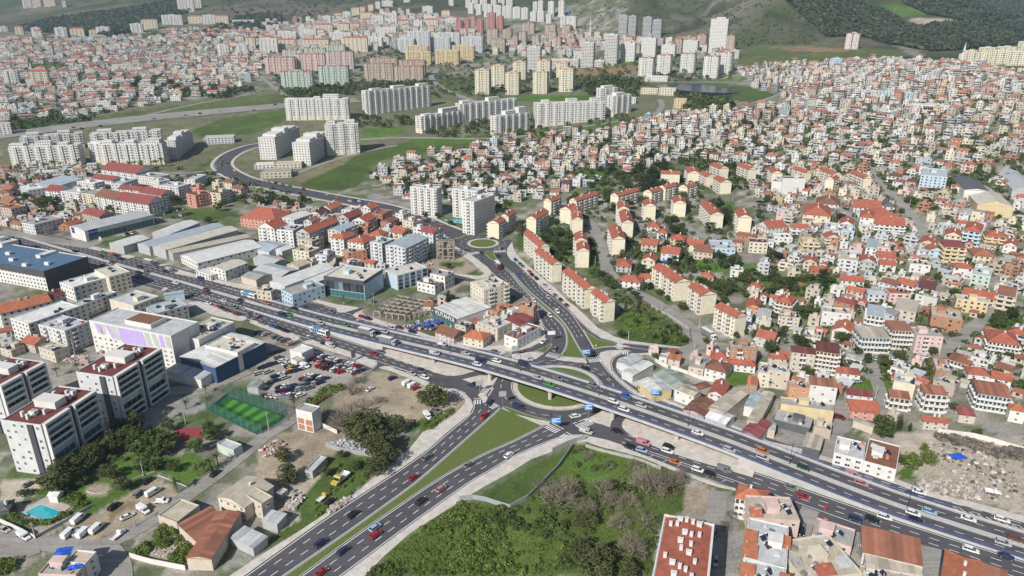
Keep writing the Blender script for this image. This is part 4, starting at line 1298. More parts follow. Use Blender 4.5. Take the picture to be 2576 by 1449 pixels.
# ---------------------------------------------------------------- south-west: the maroon-roofed slabs
def slab_house(L,A,Bp,tile,label):
    o=K(tile,L,A,Bp,23,'flat','maroon','light grey',label=label,kind='apartment block',group='slabs with maroon roofs beside the park',floors=8,style={0:'sparse',1:'blank',3:'blank'},faces=(0,),clutter='',win=(1.4,1.5))
    wall=[c for c in o.children if c.name.startswith('wall')][0]
    xs=[v.co for v in wall.data.vertices]
    w,d=max(v.x for v in xs)*2,max(v.y for v in xs)
    H,fh=23.,23./8
    for s0,s1 in ((.02,.47),(.55,.98)):
        a,b_=s0*d,s1*d
        for f in range(8):
            if f==3:continue
            put('balcony_glass',o,(w/2,(a+b_)/2,f*fh+.05),math.pi/2,(b_-a-.8,1.5,fh*1.0),'balcony')
        mb=MB()
        for y in (a,b_-.6):mb.box(w/2,w/2+1.6,y,y+.6,-.2,H+.55)
        mb.box(w/2,w/2+1.6,a+.6,b_-.6,H-.5,H+.55)
        mb.build('balcony_frame',M_WHITE,o)
    mb=MB(); mb.box(w/2,w/2+.5,.47*d,.55*d,-.2,H+.3); mb.build('stair_core',mat('dark_cladding',(.07,.07,.085),rough=.5),o)
    mb=MB(); mb.box(w*.16,w*.30,-.6,0,-.2,H); mb.build('dark_pilaster',MATS['dark_cladding'],o)
    mb=MB(); mb.box(-w*.28,w*.28,d*.42,d*.62,H,H+3.0); mb.box(-w*.3,w*.3,d*.41,d*.63,H+3.0,H+3.25); mb.build('lift_house',M_WHITE,o)
    for x,y in ((-.2,.16),(.05,.2),(.2,.28),(-.22,.74),(.04,.8),(.22,.72),(0.,.12)):
        put('chimney',o,(x*w,y*d,H+.9),0,(1.3,1.2,1))
    put('roof_unit',o,(-.05*w,.25*d,H),0,(2.6,2.2,1.6)); put('roof_unit',o,(.1*w,.86*d,H),0,(2.4,2.2,1.6))
    return o
slab_house((735,870),(1130,905),(1610,610),'02','eight-storey slab with maroon roof standing beside the white mall')
slab_house((0,1350),(410,1390),(950,1035),'02','eight-storey slab with maroon roof standing behind the swimming pool')
slab_house((-420,960),(-30,1000),(440,748),'02','eight-storey slab with maroon roof behind two others, beside the palms')
mall=K('02',(895,332),(1720,492),(2090,365),18,'flat','light grey','white',label='large white shopping building with lilac and grey slanted wall panels',kind='apartment block',name='shopping_building',style={0:'grid',1:'blank',3:'blank'},faces=(),floors=6,clutter='')
mw=[c for c in mall.children if c.name.startswith('wall')][0]
Wm,Dm=max(v.co.x for v in mw.data.vertices)*2,max(v.co.y for v in mw.data.vertices)
lil=mat('lilac_panel',(.42,.33,.62),rough=.7,var=.06); gpn=mat('grey_panel',(.42,.43,.42),rough=.7,var=.06)
for f in range(4):
    for k in range(15):
        if (k*5+f) % 7==0:continue
        put('window',mall,(-Wm/2+(k+.5)*Wm/15,0,1.5+f*2.5),0,(1.9 if k % 2 else 1.2,1,1.3))
for x0,x1,s,m_,zb_ in ((.06,.13,.03,lil,12),(.13,.19,.0,gpn,11.5),(.20,.25,.06,lil,10.5),(.26,.33,.05,gpn,10),(.35,.66,.03,lil,9),(.68,.74,.02,gpn,10.5),(.76,.82,.03,gpn,11),(.85,.90,.01,lil,11),(.92,.98,.01,gpn,11.5)):
    mb=MB(); a,b_=-Wm/2+x0*Wm,-Wm/2+x1*Wm; h=s*Wm
    mb.quad((a+h,-.05,zb_),(b_+h,-.05,zb_),(b_,-.05,17.6),(a,-.05,17.6)); mb.build('wall_panel',m_,mall)
mb=MB(); mb.box(-.12*Wm,.2*Wm,.2*Dm,.75*Dm,18,20.4); mb.build('plant_room',M_WHITE,mall)
mb=MB(); mb.box(-.11*Wm,.19*Wm,.22*Dm,.73*Dm,20.4,20.45); mb.build('plant_room_roof',mat('maroon_felt',RCOL['brown'],var=.15),mall)
K('02',(1760,470),(2000,530),(2360,350),12,'flat','beige','white',label='white blind-walled annex with a beige terrace beside the shopping building',name='annex',kind='apartment block',style='blank',clutter='flat')
K('02',(1775,705),(2165,800),(2670,545),9,'sheet','white','blue',label='deep blue warehouse with a white sheet roof beside the car lot',kind='warehouse',style='blank',rise=.7)
K('02',(2060,585),(2390,660),(2576,560),10.5,'flat','cream','white',label='white flat-roofed store with roof plant behind the blue warehouse',kind='warehouse',style='blank')
K('02',(1665,825),(2020,920),(2170,860),5,'shed','light grey','white',label='low grey loading canopy leaning on the blue warehouse',name='loading_canopy',kind='canopy',style='blank',rise=.4)
pl='behind the shopping building'
K('02',(70,318),(285,370),(800,190),12,'flat','white','white',pl,'apartment block',style='grid',label='long white terrace of flats with pale roofs and window rows')
K('02',(640,200),(800,190),(1175,45),12,'flat','light grey','white',pl,'apartment block',label='white terrace of flats continuing behind a grey balcony block')
K('02',(-200,235),(0,260),(515,132),11,'gable','orange','white',pl,'apartment block',label='white terrace of flats under bright orange roofs')
K('02',(395,100),(515,118),(655,48),11,'gable','crimson','white',pl,'apartment block',label='short white terrace under a crimson roof beside the orange one')
K('02',(385,372),(650,442),(895,345),12.5,'flat','light grey','light grey',pl,'apartment block',style='mixed',label='grey flats with dark balconies and a white roof terrace beside the shopping building')
K('02',(1100,118),(1345,186),(1612,92),11,'flat','light grey','cream',pl,'apartment block',label='cream blind-gabled flats with a red patch of roof behind the shopping building',style={0:'blank',1:'grid',3:'blank'})
K('02',(1330,225),(1565,268),(1890,178),8,'flat','blue grey','grey',pl,'workshop',label='blue grey flat-roofed workshop behind the shopping building')
K('02',(1600,60),(1650,75),(1850,45),5,'shed','blue grey','pale blue',pl,'shed',label='pale blue tin shed beside the highway slip road',style='blank')
K('02',(210,545),(345,575),(450,500),5,'gable','red','tan',pl,'house',label='small tan house with red pitched roof in front of grey flats')
K('02',(385,600),(545,650),(690,590),6,'flat','beige','beige',pl,'house',label='low beige shack house with flat roof in front of grey flats')
K('02',(0,610),(110,640),(230,580),4,'flat','grey','beige',pl,'house',label='grey-roofed shack beside the small tan house')
K('02',(800,250),(920,275),(1070,205),5,'shed','beige','dark grey',pl,'shed',label='open shed with beige sheet roof behind grey flats',style='blank')
fac=K('01',(-330,1150),(440,1290),(940,1150),13,'flat','blue','white',label='big white and charcoal factory with a bright blue flat roof',kind='factory',style={0:'grid',1:'blank',3:'blank'},faces=(0,),clutter='',floors=5)
fw=[c for c in fac.children if c.name.startswith('wall')][0]
Wf,Df=max(v.co.x for v in fw.data.vertices)*2,max(v.co.y for v in fw.data.vertices)
mb=MB(); mb.box(-Wf/2-.15,Wf/2+.15,-.15,0,9.2,13.7); mb.box(Wf/2,Wf/2+.15,0,Df,0,13.7); mb.build('cladding',MATS['dark_cladding'],fac)
for x,y in ((-.05,.25),(.2,.12),(.35,.35),(.1,.6),(-.25,.5)):put('roof_unit',fac,(x*Wf,y*Df,13.05),.3,(3,2.4,2))
mb=MB(); mb.box(.05*Wf,.12*Wf,.6*Df,Df*.98,13,14.6); mb.build('roof_screen',M_WHITE,fac)
K('01',(480,1430),(740,1449),(1090,1345),9,'flat','white','white','beside the blue-roofed factory','apartment block')
K('01',(950,1270),(1095,1345),(1312,1292),11,'flat','cream','cream','beside the blue-roofed factory','apartment block',style={0:'blank',1:'grid',3:'blank'})
K('01',(-120,980),(20,1012),(150,962),13,'flat','light grey','light grey','beside the blue-roofed factory','apartment block',style='blank')
K('01',(-60,960),(150,985),(295,975),9,'flat','dark grey','dark grey','beside the blue-roofed factory','workshop')
vol=K('01',(655,838),(850,875),(1540,712),9,'sheet','light grey','white',label='long car showroom with grey vaulted roof, glass side and blue name board',kind='showroom',style='blank',rise=1.3,along='y')
vw=[c for c in vol.children if c.name.startswith('wall')][0]
Wv,Dv=max(v.co.x for v in vw.data.vertices)*2,max(v.co.y for v in vw.data.vertices)
mtl=mat('teal_glazing',(.05,.13,.14),rough=.12,spec=.6,var=.1); mbl=mat('blue_sign',(.012,.03,.22),rough=.5,var=.04); mlet=mat('white_lettering',(.8,.8,.8),rough=.5,var=0)
for k in range(14):
    mb=MB(); y0=Dv*(.04+k*.068); mb.box(Wv/2,Wv/2+.08,y0,y0+Dv*.064,.4,5.6); mb.build('glass_panel',mtl,vol)
mb=MB(); mb.box(Wv/2,Wv/2+.2,Dv*.05,Dv*.17,4.4,8.9); mb.build('name_board',mbl,vol)
mb=MB(); mb.box(-Wv*.38,-Wv*.2,-.2,0,4.4,8.9); mb.build('name_board',mbl,vol)
def lettering(parent,txt,loc,rot,size,m):
    cu=bpy.data.curves.new('lettering','FONT'); cu.body=txt; cu.size=size; cu.extrude=.04; cu.align_x='CENTER'; cu.align_y='CENTER'
    cu.materials.append(m)
    tmp=link('lettering',cu)
    me=bpy.data.meshes.new_from_object(tmp.evaluated_get(bpy.context.evaluated_depsgraph_get()))
    bpy.data.objects.remove(tmp)
    o=link('lettering',me,parent,loc); o.rotation_euler=rot
    return o
lettering(vol,'VOLVO',(Wv/2+.26,Dv*.11,6.6),(math.pi/2,0,math.pi/2),1.9,mlet)
lettering(vol,'VOLVO',(-Wv*.29,-.26,6.6),(math.pi/2,0,0),.8,mlet)
pl='in the dealer yard'
for L,A,Bp,H,rc,wc in (((1085,1000),(1240,1028),(1500,950),6.5,'white','grey'),((1560,880),(1700,910),(2010,790),6.5,'white','grey'),((1365,1005),(1500,1035),(2260,825),7,'blue grey','grey'),
                            ((1505,1035),(1665,1068),(2400,862),7,'cream','grey'),((1668,1070),(1735,1102),(2520,935),6,'beige','grey'),((1735,1138),(1985,1200),(2640,1035),6,'white','white'),((2110,1245),(2265,1280),(2492,1195),7,'cream','white'),((1970,1280),(2120,1325),(2290,1290),4,'white','white')):
    K('01',L,A,Bp,H,'sheet',rc,wc,pl,'shed',style='blank' if wc=='grey' else {0:'grid',1:'sparse',3:'blank'},along='y')
pl='beyond the long car showroom'
for L,A,Bp,H,roof,rc,wc in (((1155,560),(1490,610),(1590,548),12,'gable','crimson','white'),((950,520),(1160,562),(1250,500),12,'gable','brown','white'),((800,495),(955,522),(1040,470),12,'flat','grey','cream'),((590,475),(800,500),(880,450),12,'flat','light grey','white'),((450,465),(600,478),(680,440),12,'gable','crimson','white'),
                                  ((1400,485),(1620,520),(1710,478),12,'gable','crimson','white'),((1185,450),(1400,470),(1440,440),11,'gable','crimson','white'),((1580,420),(1790,440),(1862,395),12,'flat','light grey','white'),((755,375),(950,400),(1000,370),10,'flat','white','white'),((915,345),(1130,370),(1210,340),9,'gable','crimson','white'),
                                  ((1015,255),(1370,300),(1490,250),10,'gable','crimson','white'),((1130,395),(1230,405),(1385,350),9,'flat','light grey','light grey'),((195,425),(280,470),(400,420),9,'flat','white','light grey'),((360,395),(560,430),(760,360),9,'shed','blue grey','light grey'),((1380,320),(1560,345),(1700,310),8,'flat','grey','white'),((1520,365),(1600,385),(1700,360),8,'flat','light grey','white'),
                                  ((820,690),(1000,735),(1110,690),7,'gable','crimson','tan'),((235,790),(345,820),(640,745),8,'flat','grey','light grey'),((650,800),(700,830),(830,780),4,'gable','orange','brick'),((0,640),(110,660),(230,620),8,'flat','rust','tan'),((180,380),(230,395),(300,375),6,'gable','crimson','white'),
                                  ((1855,505),(1965,525),(2130,490),11,'flat','brown','salmon'),((2125,480),(2215,500),(2330,455),11,'flat','brown','cream'),((1945,420),(2000,440),(2060,410),9,'flat','brown','salmon'),((2130,385),(2200,400),(2240,380),7,'flat','grey','cream'),((2245,380),(2330,395),(2370,370),8,'gable','brown','cream'),((1880,350),(1960,365),(2080,310),9,'flat','light grey','white'),((2330,440),(2420,460),(2470,440),5,'gable','brown','pink')):
    K('01',L,A,Bp,H,roof,rc,wc,pl,'apartment block',style='mixed' if H>9 else 'grid')
for L,A,Bp,H,roof,rc,wc in (((0,770),(60,785),(180,755),4,'flat','white','pink'),((100,800),(200,815),(260,790),4,'gable','rust','beige'),((0,560),(90,590),(260,570),4,'gable','rust','brick'),((0,440),(80,470),(200,440),4,'gable','rust','tan'),((70,420),(130,430),(200,410),4,'gable','maroon','beige')):
    K('01',L,A,Bp,H,roof,rc,wc,'among the scrap yards','house')
# ---------------------------------------------------------------- between the highway and the roundabout
dk=K('11',(685,1338),(1085,1392),(1420,1288),12,'flat','cream','pale blue',label='charcoal fronted glass showroom with pale blue side and cream roof',kind='showroom',style='blank',clutter='flat')
dw=[c for c in dk.children if c.name.startswith('wall')][0]
Wd,Dd=max(v.co.x for v in dw.data.vertices)*2,max(v.co.y for v in dw.data.vertices)
mb=MB(); mb.box(-Wd/2-.2,Wd/2+.2,-.25,0,10,12.9); mb.box(-Wd/2-.2,-Wd/2+1.2,-.25,0,0,10); mb.box(Wd/2,Wd/2+.25,0,Dd,10.6,12.9); mb.build('charcoal_cladding',MATS['dark_cladding'],dk)
for k in range(9):
    for z0,z1 in ((4.6,9.9),(.2,4.2)):
        mb=MB(); x0=-Wd/2+1.3+k*(Wd-1.5)/9; mb.box(x0,x0+(Wd-1.5)/9-.15,-.12,0,z0,z1); mb.build('glass_panel',M_GLASS if z0>3 else mtl,dk)
K('11',(1230,1290),(1420,1330),(1728,1248),10,'flat','cream','pale blue',label='pale blue showroom annex with charcoal band beside the glass showroom',kind='showroom',style={0:'blank',1:'grid',3:'blank'},sp=4.5,win=(3.2,2.2))
pl='beside the glass showroom'
for L,A,Bp,H,rc,wc in (((-30,1265),(250,1335),(432,1265),5,'light grey','grey'),((150,1380),(290,1432),(790,1245),6,'white','light grey'),((500,1362),(590,1400),(920,1258),5,'white','grey'),((-30,1150),(180,1202),(292,1155),5,'light grey','grey'),((310,1210),(430,1240),(560,1190),5,'beige','beige'),((-80,1040),(130,1085),(380,1020),5,'blue grey','light grey'),((160,1060),(260,1080),(380,1040),5,'white','light grey'),((-150,1330),(0,1370),(200,1320),5,'grey','beige')):
    K('11',L,A,Bp,H,'sheet',rc,wc,pl,'shed',style='blank')
K('12',(190,40),(365,75),(690,-25),8,'flat','grey','pale blue',label='pale blue workshop with beige front beside the glass showroom',kind='workshop',style={0:'grid',1:'sparse',3:'grid'})
K('12',(0,20),(150,45),(230,15),6,'flat','grey','beige',pl,'workshop')
ku=K('12',(1762,205),(2008,318),(2365,192),6.5,'sheet','white','white',label='white roofed tile shop with a charcoal front and big white letters',kind='shop',style='blank',rise=.5,along='y')
kw_=[c for c in ku.children if c.name.startswith('wall')][0]
Wk,Dk=max(v.co.x for v in kw_.data.vertices)*2,max(v.co.y for v in kw_.data.vertices)
mb=MB(); mb.box(-Wk/2-.2,Wk/2+.2,-.3,0,3.6,7.4); mb.build('sign_board',MATS['dark_cladding'],ku)
for k in range(5):
    mb=MB(); x0=-Wk/2+.4+k*(Wk-.6)/5; mb.box(x0,x0+(Wk-.6)/5-.3,-.15,0,.2,3.4); mb.build('glass_panel',mtl,ku)
lettering(ku,'KUTAHYA',(Wk*.08,-.36,5.6),(math.pi/2,0,0),Wk*.17,mlet)
mb=MB(); [mb.box(-Wk*.46+i*.45,-Wk*.46+i*.45+.3,-.36,-.3,5.1+j*.45,5.4+j*.45) for i in range(3) for j in range(3) if (i+j) % 2==0]; mb.build('emblem',mlet,ku)
_K(np.array((1173.,713.)),np.array((1217.,731.)),np.array((1281.,716.)),13,'flat','cream','cream',label='cream five-storey flats with brown balconies above the tile shop',kind='apartment block',style={0:'grid',1:'mixed',3:'grid'},win=(1.1,1.2))
pl='beside the tile shop'
for t,L,A,Bp,H,roof,rc,wc in (('12',(1805,440),(1990,500),(2135,452),4,'gable','brown','beige'),('12',(2085,487),(2285,528),(2412,468),5,'hip','orange','cream'),('12',(2225,345),(2430,420),(2590,360),7,'flat','light grey','beige'),('22',(-90,485),(55,525),(292,398),6,'flat','brown','white'),('22',(68,185),(218,205),(252,165),10,'flat','beige','brick'),('22',(-70,315),(82,388),(218,295),6,'sheet','crimson','light grey'),
                                     ('12',(2330,225),(2430,250),(2540,210),5,'flat','rust','brick'),('12',(2000,370),(2110,400),(2210,365),4,'flat','grey','beige'),('12',(2150,340),(2230,360),(2290,330),3.5,'shed','rust','beige'),('11',(1750,1310),(1900,1342),(1972,1290),9,'flat','grey','white'),('11',(1620,1390),(1800,1430),(1900,1400),6,'flat','brown','white'),('22',(-60,220),(0,240),(75,215),6,'flat','light grey','white')):
    K(t,L,A,Bp,H,roof,rc,wc,pl,'house',**({'wmat':M_BRICK} if wc=='brick' else {}))
# ---------------------------------------------------------------- flats between the two main roads
pl='between the two main roads'
for L,A,Bp,H,roof,rc,wc in (((30,830),(185,855),(312,800),13,'gable','red','white'),((240,850),(370,880),(482,820),13,'flat','light grey','white'),((415,880),(535,902),(832,778),13,'gable','red','grey'),((420,960),(560,986),(667,940),9,'flat','beige','beige'),((725,860),(840,882),(1022,810),12,'sheet','blue grey','cream'),
                                  ((760,932),(880,960),(1012,905),13,'hip','red','white'),((943,970),(1080,1002),(1217,940),12,'hip','red','white'),((1145,900),(1250,925),(1332,885),11,'hip','red','white'),((1153,985),(1265,1012),(1392,960),15,'flat','light grey','light grey'),((1318,1010),(1505,1052),(1737,940),16,'sheet','blue grey','light grey'),
                                  ((1030,820),(1120,840),(1165,815),9,'flat','rust','brick'),((978,765),(1105,787),(1212,735),10,'gable','red','white'),((820,735),(930,752),(1072,695),9,'gable','crimson','grey'),((1345,880),(1470,906),(1562,865),10,'gable','red','cream'),((1650,876),(1780,902),(1852,865),14,'gable','crimson','white'),
                                  ((1265,770),(1350,790),(1442,750),9,'sheet','brown','brick'),((1155,690),(1270,716),(1372,670),9,'flat','rust','brick'),((-160,735),(195,772),(348,690),8,'hip','red','salmon'),((240,742),(380,766),(572,700),8,'sheet','white','light grey'),((560,690),(640,706),(717,655),8,'gable','maroon','white'),((660,640),(750,660),(867,608),7,'gable','orange','white'),
                                  ((790,1082),(920,1102),(1112,1068),7.5,'flat','beige','orange'),((605,1112),(710,1132),(797,1080),9,'flat','light grey','light grey'),((365,1066),(530,1096),(642,1050),8,'flat','beige','cream'),((1470,770),(1580,796),(1642,760),8,'flat','green grey','cream'),((1580,840),(1660,860),(1710,835),9,'flat','light grey','white'),((870,660),(960,676),(1040,640),7,'flat','light grey','white'),((1050,640),(1150,655),(1240,625),7,'gable','red','white'),
                                  ((490,770),(560,785),(640,750),8,'gable','red','light grey'),((640,730),(720,750),(800,715),8,'flat','grey','beige'),((1290,840),(1350,855),(1420,830),8,'flat','light grey','light grey'),((1400,700),(1480,716),(1560,690),6,'flat','grey','white'),((480,1180),(560,1200),(640,1170),5,'flat','grey','beige'),((830,1200),(930,1225),(1060,1180),5,'flat','grey','pink'),((1090,1190),(1180,1205),(1230,1180),4,'gable','red','beige'),((1820,870),(1860,880),(1885,862),12,'gable','crimson','white')):
    K('11',L,A,Bp,H,roof,rc,wc,pl,'apartment block',style='mixed' if H>8 else 'grid',**({'wmat':M_BRICK} if wc=='brick' else {}))
for n_,(L,A,Bp,H) in enumerate((((1548,432),(1818,458),(1888,437),25),((1972,452),(2228,482),(2335,455),25),((2072,572),(2192,592),(2402,515),27))):
    K('11',L,A,Bp,H,'flat','light grey','white',kind='apartment block',name='balcony_tower',label=('ten-storey white balcony tower standing apart beside the pool','ten-storey white balcony tower behind a grey cornered one','ten-storey white tower with grey corner and blank side')[n_],style={0:'tower',1:'grid',3:'grid'},floors=10,faces=(0,1),detail=2,win=(1.1,1.4),sp=3.0)
# ---------------------------------------------------------------- housing blocks with red gable roofs
pl='of the housing estate beside the north road'
gabs=[('21',(1010,955),(1142,962),(968,830)),('21',(1105,790),(1218,780),(1075,680)),('21',(1065,650),(1180,650),(1058,588)),('21',(655,1072),(778,1080),(648,1000)),('21',(635,970),(755,965),(628,900)),('21',(605,760),(712,758),(598,700)),('21',(600,690),(700,690),(590,630)),
        ('21',(1330,620),(1450,625),(1315,570)),('21',(1625,590),(1752,590),(1612,535)),('21',(2000,710),(2130,710),(1890,590)),('21',(2280,735),(2412,735),(2245,665)),('21',(400,1215),(498,1200),(225,1075)),('21',(275,1035),(372,1020),(118,900)),('21',(735,1465),(850,1445),(508,1280)),('22',(930,145),(1038,128),(795,45)),
        ('21',(1640,1395),(1780,1365),(1505,1300)),('21',(1530,1300),(1660,1275),(1420,1240)),('22',(1910,75),(2050,48),(1775,-15)),('22',(2250,300),(2360,272),(2040,190)),
        ('21',(145,745),(235,762),(275,665)),('21',(320,565),(390,580),(425,525)),('21',(578,560),(648,575),(800,490)),('21',(992,510),(1068,528),(1200,450)),('21',(1325,475),(1405,492),(1430,440)),('21',(1470,430),(1540,448),(1590,400)),('21',(1683,425),(1768,440),(1780,395)),('21',(485,650),(580,670),(560,610)),
        ('21',(1505,300),(1690,305),(1525,275)),('21',(1770,290),(1890,280),(1738,240)),('21',(1960,330),(2055,325),(1880,290)),('21',(2100,385),(2200,375),(2025,340)),('21',(2090,245),(2170,235),(1990,205)),('21',(2380,255),(2460,250),(2265,210)),
        ('31',(380,285),(450,285),(245,245)),('31',(660,300),(740,295),(525,260)),('31',(585,345),(660,360),(640,318)),('31',(970,330),(1030,320),(815,280)),('31',(40,290),(140,285),(0,240)),('11',(2330,790),(2440,805),(2400,745)),('11',(2455,725),(2540,735),(2530,670))]
for t,A,Bp,C in gabs:
    i,j=int(t[0]),int(t[1])
    a,b_,c=T(i,j,[A,Bp,C])
    Hh=12.6 if j==2 or A[1]>500 else 11.5
    fr=frame_from_px(a,b_,c,Hh)
    wd='wide' if fr[3]>24 else 'short'
    o=building('housing_block',fr,Hh,'gable',RCOL['red'],(.66,.605,.47),f'{wd} cream housing block with red gable {"above the north road" if A[0] < 900 and j != 3 else "on the estate slope"}','building','red-roofed cream housing blocks on the estate',style={0:'blank',1:'tower',3:'tower'},faces=(1,3) if fr[2]<fr[3]*1.1 else (0,1),floors=5,detail=2 if math.hypot(*fr[0])<470 else 1,along='y' if fr[3]>fr[2]*.8 else 'x',rise=2.3,sp=3.4,seed=len(bpy.data.objects),gcol=WC['white'])
    for k in range(2):
        put('chimney',o,(.8,fr[3]*(.3+.4*k),Hh+1.6),0,(1.2,1.2,.8))
def slopes(o,rows,H):
    for x0,x1,y0,y1,c in rows:
        mb=MB(); mb.quad((x0,y0,H+.3),(x1,y0,H+.3),(x1,y1,H+1.5),(x0,y1,H+1.5)); mb.quad((x1,y0,H),(x1,y1,H),(x1,y1,H+1.5),(x1,y0,H+.3)); mb.quad((x0,y1,H),(x0,y0,H),(x0,y0,H+.3),(x0,y1,H+1.5)); mb.quad((x1,y1,H),(x0,y1,H),(x0,y1,H+1.5),(x1,y1,H+1.5))
        q=mb.build('roof_slope',M_TILE,o); q.color=(*RCOL[c],1)
# ---------------------------------------------------------------- south-east corner and the sheds east of the flyover
pl='beside the service road'
red_long=B('23',(1400,1600),(1955,1600),(1545,850),14.5,'gable','red','white',kind='apartment block',label='long white flats under a red roof dotted with chimneys',over=-.2,rise=1.0,along='y',style='grid',faces=(0,1,3),clutter='')
rd=red_long
rw=[c for c in rd.children if c.name.startswith('wall')][0]
Wr,Dr=max(v.co.x for v in rw.data.vertices)*2,max(v.co.y for v in rw.data.vertices)
for k,(u,v) in enumerate(((.3,.96),(.45,.96),(.6,.95),(.75,.94),(.1,.88),(.25,.89),(.45,.78),(.6,.77),(.78,.8),(.38,.66),(.62,.64),(.42,.56),(.6,.52),(.1,.44),(.75,.43),(.28,.36),(.45,.32),(.58,.3),(.35,.22),(.72,.24))):
    put('chimney',rd,((u-.5)*Wr*.9,v*Dr,14.5+1.0*(1-abs(u-.5)*2)),0,(1.35 if k % 3 else 2.2,1.3,1.0))
mb=MB(); [mb.box(*q) for q in ((-Wr/2-.5,Wr/2+.5,Dr,Dr+.5,13.8,15.1),(-Wr/2-.5,-Wr/2,0,Dr,13.8,14.9),(Wr/2,Wr/2+.5,0,Dr,13.8,14.9))]; mb.build('parapet',M_WHITE,rd)
B('23',(2250,655),(2545,735),(2330,530),8,'hip','orange','white',label='white house with orange hipped roof, roof terrace and tanks by the service road',style='balc',faces=(0,1))
slopes(B('33',(-150,880),(320,905),(-30,655),9,'flat','beige','pink',label='pink house with beige flat roof and roof hut by the service road',style='sparse'),((-8,-4,1,5,'orange'),),9)
slopes(B('33',(-240,1275),(192,1268),(-190,870),11,'flat','light grey','white',label='white house with orange roof slopes and dishes beside a dark alley',style='grid'),((-7,-2.5,.5,6,'orange'),(-7,-3,7,13,'orange'),(3,7,9,14,'orange')),11)
slopes(B('33',(-230,1720),(200,1720),(-230,1290),11,'flat','light grey','white',label='white house with cluttered grey roof terrace beside a dark alley'),((-7.4,-2,3,9,'orange'),(-7.4,-3,10,15,'orange'),(4,7,6,14,'orange')),11)
B('33',(440,1040),(838,1172),(520,880),8,'flat','grey','pink',label='pink house with grey flat roof and orange lean-to by the highway')
slopes(B('33',(370,1520),(950,1430),(375,1070),9,'flat','beige','cream',label='cream house with wide beige roof terrace and red check paving'),((-4,2,1,5,'red'),(5,9,3,7,'light grey'),(-9,-6,6,9,'grey')),9)
B('33',(955,1205),(1560,1348),(870,965),6,'shed','rust','light grey',label='long workshop under a rusty brown sloping sheet roof',kind='workshop',style='sparse',rise=1.6)
B('33',(1000,1345),(1550,1440),(980,1220),5,'shed','beige','pink',label='low lean-to with beige sheets under the rusty roofed workshop',kind='workshop',style='grid',rise=.5)
B('33',(1745,1560),(2110,1640),(1790,1190),9,'hip','orange','cream',label='cream house with orange hipped roof and roof tank beside the highway')
B('33',(2120,1560),(2400,1600),(2130,1330),8,'shed','rust','beige',label='house under streaked rusty sheets next to an orange roofed house',rise=.8)
B('33',(700,1470),(920,1500),(715,1350),5,'sheet','white','light grey',label='small shed with white sheet roof behind the cream terrace house',kind='shed',style='blank')
B('33',(930,1460),(1180,1520),(940,1350),6,'flat','beige','beige',label='low beige house below the rusty roofed workshop')
B('33',(1210,1480),(1560,1530),(1220,1390),4,'flat','grey','beige',label='low grey yard house beside the rusty roofed workshop')
pl='east of the flyover'
B('33',(350,135),(525,170),(392,8),5,'shed','beige','dark grey',label='open shelter with beige ribbed roof beside the highway pavement',kind='shed',style='blank',rise=.3)
B('33',(665,218),(962,292),(752,62),5,'flat','light grey','white',label='white single-storey store with grey flat roof by the highway',style='grid',win=(2.2,1.2))
B('33',(962,300),(1290,392),(1018,70),5,'flat','brown','white',label='white store with cluttered brown roof next to the rubble lot')
K('22',(1178,800),(1215,885),(1425,765),4,'sheet','white','light grey',label='low white gabled shed beside the slip lane',kind='shed',style='blank',along='y')
K('22',(1150,690),(1180,790),(1330,700),3.6,'sheet','light grey','light grey',label='pale grey shed touching the slip lane pavement',kind='shed',style='blank',along='y')
K('22',(1270,935),(1412,1058),(1545,965),5,'sheet','white','yellow',label='yellow walled shed with bright white roof beside the slip lane',kind='shed',style='blank')
K('22',(1425,860),(1640,1010),(1815,962),4.2,'sheet','green grey','light grey',label='long shed with green grey roof behind a yellow walled one',kind='shed',style='blank')
K('22',(1640,1015),(1830,1090),(1915,1045),6,'sheet','beige','white',label='white house with beige sheet roof among the tin sheds',style='sparse')
K('22',(1740,1205),(1930,1292),(2062,1150),4,'sheet','brown','pink',label='brown roofed workshop with pale skylight strips',kind='workshop',style='blank')
K('22',(1990,1195),(2135,1262),(2385,1055),5,'sheet','beige','beige',label='long shed with worn beige roof running from the highway',kind='shed',style='blank',along='y')
K('22',(1945,1295),(2152,1372),(2220,1278),4,'sheet','white','white',label='white roofed shed at the highway pavement',kind='shed',style='blank')
K('22',(1975,1055),(2120,1092),(2192,962),4,'gable','red','white',label='small white house with red roof among the tin sheds')
K('22',(2310,1440),(2480,1510),(2620,1360),4.5,'sheet','crimson','beige',label='shed with crimson roof beside the long beige one',kind='shed',style='blank')
K('22',(2370,1330),(2480,1370),(2640,1060),5,'sheet','beige','beige',label='long beige shed ending at the crimson roofed one',kind='shed',style='blank',along='y')
K('22',(2340,1180),(2440,1210),(2520,1060),5,'sheet','blue grey','white',label='white shed with blue grey roof between two beige ones',kind='shed',style='blank',along='y')
K('22',(1790,985),(1880,1020),(2010,980),4,'sheet','brown','beige',label='low brown roofed shed behind the white sheet-roofed house',kind='shed',style='blank')
B('22',(2195,600),(2470,612),(2200,545),10.5,'flat','beige','brick',label='unfinished three-storey brick house with ragged flat roof',wmat=M_BRICK,style='mixed')
B('22',(1940,800),(2150,855),(1990,712),5,'hip','brown','white',label='white house with dark brown hipped roof and garden wall')
B('22',(1995,705),(2170,730),(2050,640),4,'hip','red','white',label='low house with bright red hipped roof behind a brown roofed one')
B('22',(2180,760),(2450,790),(2190,710),4,'hip','red','white',label='long low white house with red roof below the brick house')
B('22',(1775,800),(1930,820),(1820,705),4,'flat','grey','beige',label='low grey-roofed house beside the bare tree')
B('22',(1480,700),(1560,715),(1500,660),3.5,'flat','grey','white',label='tiny white house by the garden wall of the slip lane')
B('22',(1570,710),(1690,730),(1580,665),4,'shed','orange','beige',label='small house with orange roof beside the bare tree')
